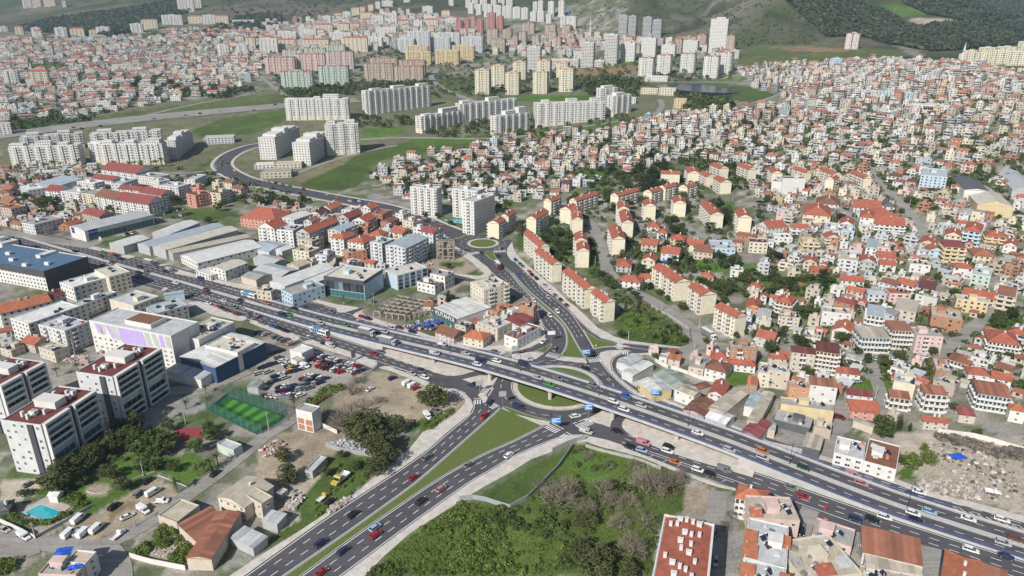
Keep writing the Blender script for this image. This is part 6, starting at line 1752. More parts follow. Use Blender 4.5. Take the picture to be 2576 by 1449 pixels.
GM=np.zeros(len(cand),bool)
for g_ in GREENS:GM|= inpoly(CPX[:,0],CPX[:,1],g_)
for k0 in range(0,len(cand),500):
    d2=(CX[k0:k0+500,None]-ST[None,:,0]) ** 2+(CY[k0:k0+500,None]-ST[None,:,1]) ** 2
    GM[k0:k0+500]|= (d2<(ST[None,:,2]+4.6) ** 2).any(1)
cand=sorted([c for c,m_ in zip(cand,GM) if not m_],key=lambda c:c[3][2])
PAL={'quarter':([('white',32),('cream',18),('beige',22),('pink',5),('light grey',15),('pale blue',2),('brick',6),('yellow',2),('tan',4)],
                   [('flat','grey',26),('flat','light grey',15),('flat','beige',20),('gable','red',9),('hip','red',7),('gable','rust',5),('shed','rust',7),('sheet','light grey',8),('shed','maroon',4),('sheet','grey',4)]),
       'villas':([('white',70),('cream',20),('pink',5),('yellow',2),('pale blue',3)],[('gable','red',17),('hip','red',17),('flat','light grey',28),('gable','brown',6),('flat','beige',18),('flat','cream',14)]),
       'town':([('white',60),('cream',25),('pink',8),('tan',7)],[('flat','light grey',40),('hip','red',40),('flat','beige',20)])}
def pick(lst):
    t=nrg.uniform(0,sum(q[-1] for q in lst))
    for q in lst:
        t -= q[-1]
        if t <= 0:return q
    return lst[-1]
mass=Mass()
n_single=0
for x,y,z,px,kind in cand:
    if not (-40<px[0]<2616):continue
    if kind != 'town' and nrg.random()<.04:continue
    w=nrg.uniform(6.0,10.5) if kind=='quarter' else nrg.uniform(9,20) if kind=='villas' else nrg.uniform(12,20)
    d=nrg.uniform(6,9.5)
    if on_road(x,y,8) or not free(x,y+d/2,7.2 if kind=='quarter' else 11):continue
    wc=pick(PAL[kind][0])[0]; roof,rc,_=pick(PAL[kind][1])
    dep=px[2]
    fl=int(nrg.choice([1,1,2,2,3])) if kind=='quarter' and dep<600 else int(nrg.choice([1,2,2,3])) if kind=='quarter' and dep<900 else int(nrg.choice([2,3,3,4,5])) if kind=='quarter' else int(nrg.choice([3,3,4])) if kind=='villas' else int(nrg.choice([5,6,7]))
    H=fl*2.6+.3
    az=math.atan2(x,y)
    rz=-az+R(nrg.normal(-3,7))+R(-10)
    t=np.array((math.cos(rz),math.sin(rz))); n=np.array((-t[1],t[0]))
    zs=[float(elev(*(np.array((x,y))+t*w/2*i+n*d*j))) for i in (-1,1) for j in (0,1)]
    zb,zl=max(min(zs),(min(zs)+max(zs))/2-.5),min(zs)
    v=nrg.uniform(.68,1.08)
    wcol=tuple(min(.75,c*v) for c in WC[wc]); rcol=tuple(np.array(RCOL[rc])*nrg.uniform(.8,1.15))
    fd_=.18*float(sstep(450,900,dep))  # house colours pale with depth, distance haze put into the paint
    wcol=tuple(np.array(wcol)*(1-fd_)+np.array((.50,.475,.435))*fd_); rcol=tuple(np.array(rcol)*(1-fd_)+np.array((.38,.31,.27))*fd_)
    if kind=='quarter' and n_single<150 and dep<900:
        n_single+= 1
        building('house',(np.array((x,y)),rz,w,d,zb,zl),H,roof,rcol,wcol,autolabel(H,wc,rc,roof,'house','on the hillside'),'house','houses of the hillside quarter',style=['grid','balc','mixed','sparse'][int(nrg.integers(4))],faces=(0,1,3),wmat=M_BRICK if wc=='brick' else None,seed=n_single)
    else:
        occupy((x,y),w,d,rz)
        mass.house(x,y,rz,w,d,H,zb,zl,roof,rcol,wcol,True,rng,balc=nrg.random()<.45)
SHK=[([(1880,470),(2620,470),(2620,1010),(2290,1010),(2250,985),(1960,900),(1850,830),(1900,690),(1760,640),(1960,560)],9.0),([(1600,890),(1760,890),(1960,905),(2290,1010),(2250,1075),(2000,1010),(1800,960)],8.0),([(0,840),(180,830),(330,900),(300,940),(60,900),(0,880)],8.0),([(1060,770),(1160,750),(1330,790),(1350,850),(1150,850)],7.5),([(640,640),(1000,660),(1080,700),(900,720),(700,690)],9.0),([(0,470),(240,480),(260,560),(0,600)],9.0),([(640,520),(900,530),(1100,580),(1130,620),(900,640),(660,600)],8.5)]
for poly,pit in SHK:
    pit=pit*.62
    pts=W(poly); lo,hi=pts.min(0),pts.max(0)
    gx,gy=np.meshgrid(np.arange(lo[0],hi[0],pit),np.arange(lo[1],hi[1],pit))
    gx=gx.ravel()+nrg.uniform(-.35,.35,gx.size)*pit; gy=gy.ravel()+nrg.uniform(-.35,.35,gy.size)*pit
    gz=elev(gx,gy); px=PX(np.stack([gx,gy,gz],-1))
    ok=inpoly(px[:,0],px[:,1],poly)
    for g_ in GREENS:ok &= ~inpoly(px[:,0],px[:,1],g_)
    for i in np.where(ok)[0]:
        if nrg.random()<.18:continue
        w,d=nrg.uniform(3.2,6.5),nrg.uniform(3,5.5)
        x,y=float(gx[i]),float(gy[i])
        if on_road(x,y,4) or not free(x,y+d/2,4.3) or near_street(x,y+d/2,2.8):continue
        roof,rc=[('flat','grey'),('flat','beige'),('shed','rust'),('shed','light grey'),('gable','red'),('shed','beige'),('flat','light grey'),('gable','rust')][int(nrg.integers(8))]
        wc=['white','beige','cream','light grey','brick','white','pink'][int(nrg.integers(7))]
        rz=-math.atan2(x,y)+R(-10)+nrg.normal(0,.12)
        zl=float(min(elev(x,y),elev(x,y+d),elev(x+w/2,y),elev(x-w/2,y)))
        H=float(nrg.choice([2.6,2.8,3.2,5.2]))
        occupy((x,y),w,d,rz)
        mass.house(x,y,rz,w,d,H,float(gz[i]),zl,roof,tuple(np.array(RCOL[rc])*nrg.uniform(.8,1.15)),tuple(np.array(WC[wc])*nrg.uniform(.8,1.05)),True,rng)
mass.build('hillside_houses','packed mass of small pale and red roofed houses over the far slopes','houses')
# ---------------------------------------------------------------- vegetation
def leaf_mat(name,a,b_,rough=.75):
    m,nt,bs=new_mat(name)
    L=nt.links.new
    at=N(nt,'ShaderNodeAttribute'); at.attribute_name='col'
    oi=N(nt,'ShaderNodeObjectInfo')
    mx=N(nt,'ShaderNodeMix',data_type='RGBA')
    sep=N(nt,'ShaderNodeSeparateColor'); L(at.outputs['Color'],sep.inputs[0])
    ad=N(nt,'ShaderNodeMath',operation='MULTIPLY_ADD'); ad.inputs[1].default_value,ad.inputs[2].default_value=.45,-.2
    L(oi.outputs['Random'],ad.inputs[0])
    a2=N(nt,'ShaderNodeMath',operation='ADD'); a2.use_clamp=True
    L(sep.outputs[0],a2.inputs[0]); L(ad.outputs[0],a2.inputs[1])
    L(a2.outputs[0],mx.inputs[0])
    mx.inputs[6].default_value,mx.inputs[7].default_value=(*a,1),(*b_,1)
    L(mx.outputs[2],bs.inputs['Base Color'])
    bs.inputs['Roughness'].default_value=rough
    bs.inputs['Specular IOR Level'].default_value=.25
    tr=N(nt,'ShaderNodeBsdfTranslucent'); L(mx.outputs[2],tr.inputs[0])
    ms=N(nt,'ShaderNodeMixShader'); ms.inputs[0].default_value=.22
    out=[n for n in nt.nodes if n.type=='OUTPUT_MATERIAL'][0]
    L(bs.outputs[0],ms.inputs[1]); L(tr.outputs[0],ms.inputs[2]); L(ms.outputs[0],out.inputs[0])
    return m
M_LEAF=leaf_mat('broad_leaves',(.036,.060,.016),(.105,.140,.04))
M_LEAFL=leaf_mat('light_leaves',(.07,.115,.018),(.17,.225,.05))
M_OLIVE=leaf_mat('olive_leaves',(.050,.064,.024),(.125,.138,.052))
M_PINE=leaf_mat('needles',(.018,.034,.016),(.050,.075,.030))
M_PALM=leaf_mat('palm_fronds',(.05,.075,.02),(.14,.16,.06))
M_TWIG=mat('bare_twigs',(.21,.175,.14),rough=.9,var=.25,scale=.8)
M_BARK=mat('bark',(.13,.10,.075),rough=.95,var=.2,scale=1.5)
def leaf_cloud(n,shape,size,seed,squash=1.0,clumps=0):
    """quads spread through a crown volume of unit height; tone random by clump and leaf, lightened at clump tops as if lit"""
    r=np.random.default_rng(seed)
    V,Fc,C=[],[],[]
    if clumps:
        cc=[]
        while len(cc)<clumps:
            p=r.uniform(-1,1,3)
            if shape(p):cc.append(p)
        cc=np.array(cc); tone=r.uniform(0,1,clumps); cr=r.uniform(.22,.42,clumps)
    k=0
    while k<n:
        if clumps:
            i=r.integers(clumps)
            d=r.normal(size=3); d /= np.linalg.norm(d)
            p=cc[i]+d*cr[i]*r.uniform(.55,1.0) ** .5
            t=.45*tone[i]+.35*r.random()+.2*(d[2]*.5+.5)  # last term puts light from above into the leaf tone
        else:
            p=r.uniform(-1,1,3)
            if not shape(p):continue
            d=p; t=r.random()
        nrm=d*.6+r.normal(size=3)*.6
        nrm /= np.linalg.norm(nrm)+1e-9
        a=np.cross(nrm,(0,0,1.))+r.normal(size=3)*.1; a /= np.linalg.norm(a)+1e-9
        b_=np.cross(nrm,a)
        s=size*r.uniform(.6,1.35)
        q=[p-a*s-b_*s*.5,p+a*s*.3-b_*s*.7,p+a*s+b_*s*.4,p-a*s*.2+b_*s*.7]
        j=len(V); V+= q; Fc.append((j,j+1,j+2,j+3)); C.append((t,t,t)); k+= 1
    V=np.array(V)
    return V,Fc,C
def crown_mesh(name,n,shape,size,seed,m,clumps,scale):
    V,Fc,C=leaf_cloud(n,shape,size,seed,clumps=clumps)
    o=mesh_obj(name,V*np.array(scale) ,Fc,m,cols=C)
    me=o.data; bpy.data.objects.remove(o)
    return me
ball=lambda p:p @ p<.72
dome=lambda p:(p[0] ** 2+p[1] ** 2+(p[2]*.9) ** 2<.75) and p[2]>-.65
cone=lambda p:math.hypot(p[0],p[1])<(1-p[2])*.42+.03
spind=lambda p:math.hypot(p[0],p[1])<.9*max(0,1-abs(p[2]+.35) ** 1.6)*.9
TREE={}
def reg_tree(kind,crowns,trunk):TREE[kind]=(crowns,trunk)
def trunk_mesh(name,h,r0,limbs,seed,m=None):
    r=random.Random(seed); mb=MB()
    mb.tube((0,0,-.03),(0,0,h),r0,r0*.65,6,cap=False)
    for i in range(limbs):
        a=r.uniform(0,6.28); z0=h*r.uniform(.7,1)
        mb.tube((0,0,z0),(math.cos(a)*.22,math.sin(a)*.22,z0+r.uniform(.12,.3)),r0*.55,r0*.2,5,cap=False)
    o=mb.build(name,m or M_BARK); me=o.data; bpy.data.objects.remove(o); return me
def cm(nm,n,sh,sz,sd,m,cl,sc,zc):
    V,Fc,C=leaf_cloud(n,sh,sz,sd,clumps=cl)
    V=V*np.array(sc)+np.array((0,0,zc))
    o=mesh_obj(nm,V,Fc,m,cols=C); me=o.data; bpy.data.objects.remove(o); return me
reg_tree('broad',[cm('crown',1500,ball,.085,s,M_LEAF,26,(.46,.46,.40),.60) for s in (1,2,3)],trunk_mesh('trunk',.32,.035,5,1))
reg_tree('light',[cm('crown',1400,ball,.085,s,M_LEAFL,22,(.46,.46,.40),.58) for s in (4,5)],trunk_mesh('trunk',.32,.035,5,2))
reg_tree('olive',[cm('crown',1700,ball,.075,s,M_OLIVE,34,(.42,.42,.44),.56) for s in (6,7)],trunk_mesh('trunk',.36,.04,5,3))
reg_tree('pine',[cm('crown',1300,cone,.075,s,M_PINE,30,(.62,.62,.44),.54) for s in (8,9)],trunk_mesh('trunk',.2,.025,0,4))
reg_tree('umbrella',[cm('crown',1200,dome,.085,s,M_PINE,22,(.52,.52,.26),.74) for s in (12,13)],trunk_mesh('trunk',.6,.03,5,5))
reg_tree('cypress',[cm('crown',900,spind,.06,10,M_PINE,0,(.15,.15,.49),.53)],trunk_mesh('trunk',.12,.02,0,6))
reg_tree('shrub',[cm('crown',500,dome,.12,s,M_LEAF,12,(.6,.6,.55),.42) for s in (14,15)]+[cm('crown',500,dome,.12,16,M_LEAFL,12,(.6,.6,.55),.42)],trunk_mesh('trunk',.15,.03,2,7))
def palm_meshes():
    mb=MB(); r=random.Random(3)
    for i in range(34):
        a=i*2.399; el=r.uniform(-.5,1.15)
        p=Vector((0,0,.74)); d=Vector((math.cos(a)*math.cos(el),math.sin(a)*math.cos(el),math.sin(el)))
        sd_=Vector((-math.sin(a),math.cos(a),0)); t=r.random()
        for k in range(5):
            q=p+d*.075
            w0,w1=.035*(1-k/6),.035*(1-(k+1)/6)
            mb.quad(tuple(p-sd_*w0+Vector((0,0,-.02))),tuple(q-sd_*w1+Vector((0,0,-.02))),tuple(q),tuple(p),0,(t,)*3)
            mb.quad(tuple(p),tuple(q),tuple(q+sd_*w1+Vector((0,0,-.02))),tuple(p+sd_*w0+Vector((0,0,-.02))),0,(t,)*3)
            p=q; d=(d+Vector((0,0,-.28))).normalized()
    o=mb.build('crown',M_PALM,cols=True); me=o.data; bpy.data.objects.remove(o)
    tb=MB(); tb.tube((0,0,-.03),(0,0,.40),.034,.028,7,cap=False); tb.tube((0,0,.40),(0,0,.76),.028,.04,7)
    o=tb.build('trunk',M_BARK); tm=o.data; bpy.data.objects.remove(o)
    return [me],tm
reg_tree('palm',*palm_meshes())
def bare_mesh(seed,n0=5,grey=False):
    r=random.Random(seed); mb=MB()
    def grow(p,d,ln,rad,lev):
        q=p+d*ln
        mb.tube(tuple(p),tuple(q),rad,rad*.7,5 if lev<2 else 3,cap=False)
        if lev >= 5:return
        for _ in range(r.choice((2,3,3)) if lev<4 else 3):
            nd=(d+Vector((r.gauss(0,.5),r.gauss(0,.5),r.gauss(.08,.35)))).normalized()
            grow(q,nd,ln*r.uniform(.62,.85),rad*.6,lev+1)
    for i in range(n0):
        a=6.28*i/n0+r.uniform(-.3,.3)
        grow(Vector((0,0,0)),Vector((math.cos(a)*.55,math.sin(a)*.55,1)).normalized(),.23,.026,1)
    q=np.random.default_rng(seed)
    for _ in range(650):
        d=Vector(q.normal(size=3)); d.z=abs(d.z)*.9-.05; d.normalize()
        r0=q.uniform(.45,.95) ** .7
        p=Vector((d.x*.50*r0,d.y*.50*r0,.10+d.z*.80*r0))
        e=(d+Vector(q.normal(size=3))*.45+Vector((0,0,.3))).normalized()
        s_=e.orthogonal().normalized()*.0042
        L_=q.uniform(.07,.16)
        mb.quad(tuple(p-s_),tuple(p+s_),tuple(p+e*L_+s_*.4),tuple(p+e*L_-s_*.4))
    o=mb.build('crown',M_TWIG); me=o.data; bpy.data.objects.remove(o); return me
reg_tree('bare',[bare_mesh(1),bare_mesh(2),bare_mesh(5)],trunk_mesh('trunk',.08,.045,0,8))
TLAB={'broad':('dense dark green tree','tree','broadleaf_tree'),'light':('fresh light green tree','tree','broadleaf_tree'),'olive':('grey green olive-like tree','tree','olive_tree'),'pine':('dark pointed pine','tree','pine_tree'),'umbrella':('flat-topped umbrella pine','tree','umbrella_pine'),'cypress':('slim dark cypress','tree','cypress_tree'),'shrub':('round green shrub','shrub','shrub'),'palm':('shaggy palm tree','palm','palm_tree'),'bare':('leafless brown tree with tangled twigs','tree','bare_tree')}
TREES=[]
def tree(kind,x,y,h,place,spread=1.0,z=None):
    crowns,tk=TREE[kind]
    lab,cat,nm=TLAB[kind]
    o=empty(nm,(float(x),float(y),float(elev(x,y)) if z is None else z),nrg.uniform(0,6.28))
    k=float(nrg.uniform(.9,1.12))
    sc=(h*spread,h*spread,h*k)
    size='tall ' if h>9 else 'small ' if h<4.5 else ''
    prop(o,f'{size}{lab} {place}',cat,f'{cat}s {place}')
    link('trunk',tk,o,scale=sc)
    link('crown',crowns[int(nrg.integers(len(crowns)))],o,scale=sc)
    TREES.append((x,y,h*spread*.45))
    return o
def trees_px(kind,tile,pts,place,spread=1.0):
    for q in pts:
        p=W(T(int(tile[0]),int(tile[1]),[q[:2]]))[0]
        tree(kind,p[0],p[1],q[2],place,spread)
park='in the park beside the maroon-roofed slabs'
trees_px('olive','03',[(590,590,9.5),(880,330,8),(1150,190,8.5),(1000,260,8),(1240,590,5.5),(1105,470,6),(760,500,6),(700,400,7),(640,470,8),(800,420,8),(950,330,8.5),(1080,230,8.5)],park,1.5)
trees_px('broad','03',[(1430,240,8),(1650,170,8.5),(1530,150,8),(1980,210,5.5),(2120,90,6),(1760,400,4.5),(1450,390,6),(1320,140,8),(840,540,3.6),(1560,390,5),(490,580,4),(250,650,3.5),(1250,180,8),(1380,180,8),(1480,200,8),(1600,250,7)],park,1.4)
trees_px('palm','03',[(1150,340,6),(1580,390,7),(1745,215,6),(1990,445,6),(2060,440,7.5),(2125,395,7.5),(2195,340,7),(1785,610,6.5)],park)
trees_px('palm','02',[(580,895,6.5),(790,850,6),(2075,1065,5.5),(1880,1220,6),(1690,1330,6)],'beside the maroon-roofed slabs')
trees_px('olive','02',[(1370,1449,9.5),(1200,1449,7),(2100,1449,6),(1700,1440,6)],park,1.1)
trees_px('palm','12',[(390,1225,7)],'beside the football cage')
trees_px('olive','12',[(1790,1200,11.5),(1190,1449,11),(1430,1449,8),(1080,1449,9)],'on the dirt lot by the roundabout',1.45)
trees_px('olive','13',[(1080,150,11),(1230,260,10),(1330,330,8),(1230,430,8),(330,520,8),(700,450,4),(280,300,6),(860,260,3.5),(1000,380,4),(1000,60,10),(1160,100,10),(1280,200,9)],'beside the dual carriageway pavement',1.4)
trees_px('bare','12',[(960,1330,10),(850,1400,9),(1080,1230,8),(960,1080,7),(1010,960,6),(1230,1160,6),(760,1330,7)],'beside the half-built brick block',1.3)
scrub='in the overgrown field'
trees_px('bare','23',[(470,740,12),(560,640,9),(900,620,9),(1350,620,13),(1520,660,12),(1620,560,9),(1330,960,9),(1080,980,7.5),(1200,1240,9),(760,860,8),(1000,760,7),(960,380,5),(760,280,5),(1230,380,6),(300,600,7),(1700,480,6),(1180,760,7)],scrub,1.15)
trees_px('bare','23',[(2130,1000,6),(2200,880,5)],'in the alley beside the red roof',1.0)
trees_px('olive','23',[(830,1449,10),(660,940,5),(760,940,6),(1160,1449,6),(1560,1449,5),(700,1300,8),(900,1350,8)],scrub,1.5)
trees_px('cypress','22',[(1278,262,15),(1140,250,9.5),(1520,570,9),(1600,470,6),(1660,500,6)],'in the garden east of the north road')
trees_px('palm','22',[(1325,305,9),(1375,365,8),(1390,545,7.5),(1490,500,7.5),(1525,430,7)],'in the garden east of the north road')
trees_px('broad','22',[(1450,725,5),(1100,500,5),(1710,230,6),(1480,80,6),(1250,360,4),(1650,440,5),(1720,560,5),(2340,470,5),(2450,520,7),(2520,470,6),(2500,250,6),(2130,160,6),(2150,80,6),(2350,100,5),(1950,560,4),(2250,510,4),(1560,130,4)],'around the housing estate',1.1)
trees_px('light','33',[(1430,370,7.5),(1600,330,6),(1560,200,4)],'beside the white store',1.15)
trees_px('broad','33',[(1150,60,8),(1330,330,5),(2100,40,4)],'beside the white store',1.1)
trees_px('broad','32',[(1160,1449,9),(440,310,9),(740,560,8.5),(380,560,6),(390,890,6),(910,460,5),(1620,880,5),(1000,760,5.5),(900,60,6),(1500,130,7),(1580,130,7),(1870,100,7),(1650,680,5),(2140,310,4.5),(20,990,5),(180,1000,4),(450,160,5),(580,560,4),(2100,560,5),(2480,1320,5),(1850,1230,4),(2420,720,5)],'in the lower hillside quarter',1.1)
trees_px('cypress','32',[(1310,1449,11),(1420,1449,7)],'in the lower hillside quarter')
trees_px('broad','11',[(1700,735,5),(1830,745,5),(1960,820,6),(1760,1160,6),(1930,1260,5),(50,620,9),(300,620,8),(150,600,7),(1960,560,6),(1700,390,5)],'beside the white balcony towers',1.1)
trees_px('broad','01',[(450,650,13),(560,650,12),(380,640,10),(270,580,10),(770,660,9),(1120,690,8),(1220,690,7),(1280,690,7),(1780,620,11),(1620,700,9),(2200,680,9),(2250,640,8),(950,650,6),(2100,800,7)],'among the flats beyond the showroom',1.05)
trees_px('bare','01',[(480,910,9),(430,880,7)],'beside the scrap yard street',1.2)
trees_px('pine','12',[(1940,165,9),(1180,150,3)],'beside the tile shop')
def scatter(poly,n,kinds,hr,place,r=4.0,spread=1.1,cap=True):
    pts=W(poly); lo,hi=pts.min(0),pts.max(0)
    got,tries=0,0
    out=[]
    while got<n and tries<n*30:
        tries+= 1
        P_=np.array(poly); px=nrg.uniform(P_.min(0),P_.max(0))
        if not inpoly(px[:1],px[1:],poly)[0]:continue
        p=W([px])[0]
        if not free(p[0],p[1],r) or on_road(p[0],p[1],1) or near_street(p[0],p[1],1.0):continue
        k=kinds[int(nrg.integers(len(kinds)))]
        tree(k,p[0],p[1],nrg.uniform(*hr),place,spread)
        got+= 1
est=[(1300,575),(1480,470),(1720,480),(1910,545),(1800,640),(1930,700),(1800,780),(1640,720),(1560,800),(1480,680),(1330,640)]
scatter(est,95,['broad','broad','umbrella','pine','olive'],(5,10),'between the housing blocks of the estate',4.5)
scatter([(1500,400),(1660,400),(1720,470),(1560,490)],22,['pine','broad','pine'],(9,13),'in the dark grove above the estate',3)
scatter([(1900,500),(2560,500),(2560,980),(2250,980),(1900,880),(1930,700)],90,['broad','broad','olive','umbrella'],(4,7.5),'between the hillside houses',5)
scatter([(930,430),(1250,360),(1900,290),(1990,480),(1700,390),(1300,500),(1010,490)],70,['broad','broad','pine','olive'],(5,9),'between the upper hillside houses',4.5)
for kk,pp,nn in (('palm',[(40,425),(200,418),(205,428),(40,436)],12),('palm',[(260,420),(420,418),(420,428),(262,430)],10),('palm',[(1070,340),(1320,318),(1340,345),(1090,345)],16)):
    scatter(pp,nn,[kk],(8,11),'before the white stepped slabs',1.0)
class Leaves:
    def __init__(s):s.V,s.F,s.C=[],[],[]
    def clump(s,x,y,z,rx,rz,n,size,tone):
        d=nrg.normal(size=(n,3)); d /= np.linalg.norm(d,axis=1)[:,None]; d[:,2]=np.abs(d[:,2])*.9-.12
        p=np.array((x,y,z))+d*np.array((rx,rx,rz))*nrg.uniform(.7,1.05,(n,1))
        nr=d+nrg.normal(size=(n,3))*.5; nr /= np.linalg.norm(nr,axis=1)[:,None]
        a=np.cross(nr,(0,0,1.))+1e-3; a /= np.linalg.norm(a,axis=1)[:,None]; b_=np.cross(nr,a)
        sz=size*nrg.uniform(.6,1.3,(n,1))
        q=np.stack([p-a*sz,p+b_*sz*.8,p+a*sz,p-b_*sz*.8],1)
        s.V.append(q.reshape(-1,3)); s.C.append(np.clip(tone+nrg.uniform(-.25,.25,n)+d[:,2]*.1,0,1))  # random tone, plus a little top light put into upper leaves
    def build(s,name,m,label,cat):
        V=np.concatenate(s.V); c=np.concatenate(s.C); n=len(c)
        me=bpy.data.meshes.new(name)
        me.vertices.add(len(V)); me.vertices.foreach_set('co',V.astype(np.float32).ravel())
        me.loops.add(n*4); me.loops.foreach_set('vertex_index',np.arange(n*4,dtype=np.int32))
        me.polygons.add(n); me.polygons.foreach_set('loop_start',np.arange(0,n*4,4,dtype=np.int32))
        at=me.color_attributes.new('col','FLOAT_COLOR','CORNER')
        cc=np.repeat(c,4); at.data.foreach_set('color',np.stack([cc,cc,cc,np.ones_like(cc)],-1).astype(np.float32).ravel())
        me.materials.append(m); me.update()
        return prop(link(name,me),label,cat,None,'stuff')
def fill(lv,poly,n,rr_,nleaf,size,avoid=2.2,check=True):
    P_=np.array(poly,float)
    px=nrg.uniform(P_.min(0),P_.max(0),(n*3,2))
    px=px[inpoly(px[:,0],px[:,1],poly)][:n]
    w=W(px)
    for p in w:
        if check and (not free(p[0],p[1],avoid) or near_street(p[0],p[1],0)):continue
        r=nrg.uniform(*rr_)
        lv.clump(p[0],p[1],p[2]+r*.55,r,r*nrg.uniform(.8,1.4),nleaf,size*r,nrg.random())
far=Leaves()
for poly,n,rr_,nl,sz in (
    ([(0,100),(640,72),(700,105),(650,200),(400,262),(0,330)],2200,(2.2,4.5),14,.42),
    ([(280,205),(420,195),(560,225),(640,228),(560,250),(440,240)],260,(4,7),18,.42),([(490,85),(560,60),(590,75),(540,105)],160,(4,8),16,.42),
    ([(640,60),(1240,60),(1460,150),(1850,150),(1850,200),(1300,240),(1200,250),(700,235),(650,150)],1500,(3,6),14,.42),
    ([(700,225),(1080,205),(1070,225),(720,250)],260,(4,6),16,.42),([(1030,300),(1590,285),(1600,310),(1340,345),(1060,348)],220,(2.5,5),18,.42),([(890,300),(930,290),(1060,300),(1040,318),(900,325)],40,(3,5),18,.42),
    ([(1440,200),(1520,195),(1610,210),(1600,245),(1480,240)],130,(4,8),18,.42),([(1700,240),(1840,250),(1840,280),(1720,285)],120,(3,7),18,.42),
    ([(1690,290),(2000,262),(1900,185),(2400,165),(2576,190),(2576,500),(1900,480),(1700,400)],2600,(1.6,3.6),16,.42),
    ([(930,440),(1250,362),(1690,295),(1900,480),(1500,470),(1010,500)],1300,(1.6,3.6),16,.42),([(1880,480),(2576,480),(2576,1000),(2250,980),(1900,880),(1930,700)],2000,(.9,2.6),22,.34),(est,520,(1.2,3.0),24,.34),
    ([(0,425),(460,425),(520,470),(480,520),(250,560),(0,560)],260,(2,4),18,.42),([(500,430),(720,480),(800,520),(620,520),(540,490)],90,(2,4),20,.4),([(1130,430),(1300,500),(1240,560),(1020,470)],90,(2,4),20,.4),
    ([(0,300),(240,296),(180,320),(0,345)],120,(2.5,5),18,.42)):
    fill(far,poly,n,rr_,nl,sz)
far.build('far_trees',M_LEAF,'dark green trees and bushes dotted through the distant town','trees')
wood=Leaves()
for c,poly in PAINT:
    if c is C_WOOD:
        P_=np.array(poly); fill(wood,poly,int((P_[:,0].max()-P_[:,0].min())*(P_[:,1].max()-P_[:,1].min())/9),(4,10),12,.5,check=False)
fill(wood,[(560,0),(1000,0),(1000,30),(640,60),(560,60)],160,(3,7),12,.5,check=False)
fill(wood,[(1430,0),(2060,0),(2060,110),(1850,120),(1440,90)],420,(1.5,4),10,.5,check=False)
wood.build('hill_woods',leaf_mat('wood_leaves',(.045,.062,.036),(.10,.12,.065)),'dark pine woods covering the far hillsides','woods')
sc=Leaves()
fld=T(1,3,[(1290,1250),(1800,880),(2050,720),(2576,780),(2576,1449),(1130,1449)])
scd=Leaves()
def patchy(lv,poly,n,rr_,nleaf,size,lo,hi,seed):
    P_=np.array(poly,float); px=nrg.uniform(P_.min(0),P_.max(0),(n*4,2)); px=px[inpoly(px[:,0],px[:,1],poly)][:n]
    for p in W(px):
        v=float(fbm(np.array(p[0]),np.array(p[1]),16,3,seed))
        if not lo<v<hi:continue
        r=nrg.uniform(*rr_)*(.7+1.5*abs(v-lo))
        lv.clump(p[0],p[1],p[2]+r*.3,r,r*nrg.uniform(.5,1.2),nleaf,size*r,nrg.random())
for fd in (T(1,3,[(1290,1250),(1800,880),(2050,720),(2576,780),(2576,1449),(1130,1449)]),T(2,3,[(0,780),(220,600),(600,170),(760,120),(1300,290),(1650,420),(1700,800),(1480,900),(1400,1449),(0,1449)])):
    patchy(sc,fd,1500,(.12,.34),34,.4,-.5,.08,5)
    patchy(sc,fd,300,(.8,1.8),70,.2,.0,.5,7)
    patchy(scd,fd,260,(.9,2.6),90,.19,.05,.6,5)
scd.build('bramble',M_LEAF,'dark green bramble thickets in the overgrown field','undergrowth')
fld2=T(2,3,[(0,780),(220,600),(600,170),(760,120),(1300,290),(1650,420),(1700,800),(1480,900),(1400,1449),(0,1449)])
None
for q in ([(1560,1040),(1640,940),(1800,1040),(1830,1120),(1660,1170),(1540,1180)],[(1690,1290),(1850,1140),(1940,1140),(1880,1320),(1760,1330)],[(1340,1220),(1500,1120),(1500,1240),(1380,1260)],[(0,1310),(180,1290),(160,1400),(0,1440)]):
    fill(sc,T(0,3,q),60,(.7,1.5),60,.22,check=False)
for q in ([(0,820),(20,870),(330,960),(470,960),(880,740),(860,690),(480,920),(340,900),(30,800)],[(300,600),(700,610),(850,680),(780,740)]):
    fill(sc,T(0,3,q),150,(.7,1.2),55,.24,check=False)
fill(sc,T(1,2,[(480,1120),(780,980),(870,960),(860,1040),(560,1180)]),60,(.8,1.8),45,.25,check=False)
fill(sc,T(1,2,[(1650,1380),(1900,1240),(2000,1230),(1750,1449)]),40,(.6,1.3),45,.25,check=False)
fill(sc,T(1,3,[(560,700),(900,260),(1250,240),(1300,330),(900,680),(600,860)]),80,(.4,1.0),40,.28,check=False)
fill(sc,T(2,2,[(1060,300),(1250,150),(1500,200),(1700,420),(1700,580),(1500,560),(1100,480)]),90,(.8,2.0),45,.25)
sc.build('scrub',M_LEAFL,'thick green scrub and brambles of the overgrown field and gardens','undergrowth')
# ---------------------------------------------------------------- vehicles
def paint_mat():
    m,nt,b=new_mat('car_paint')
    oi=N(nt,'ShaderNodeObjectInfo'); nt.links.new(oi.outputs['Color'],b.inputs['Base Color'])
    b.inputs['Roughness'].default_value=.32; b.inputs['Specular IOR Level'].default_value=.5
    b.inputs['Coat Weight'].default_value=.35; b.inputs['Coat Roughness'].default_value=.08
    return m
M_PAINT=paint_mat()
M_CGLASS=mat('car_glass',(.012,.014,.016),rough=.06,spec=.7,var=0)
M_TYRE=mat('tyre',(.02,.02,.02),rough=.85,var=.1)
M_RIM=mat('wheel_rim',(.40,.40,.41),rough=.35,metal=.5,var=0)
M_LAMPW=mat('headlight',(.75,.75,.72),rough=.2,var=0)
M_LAMPR=mat('taillight',(.35,.02,.015),rough=.25,var=0)
M_TRIM=mat('black_trim',(.03,.03,.032),rough=.6,var=.05)
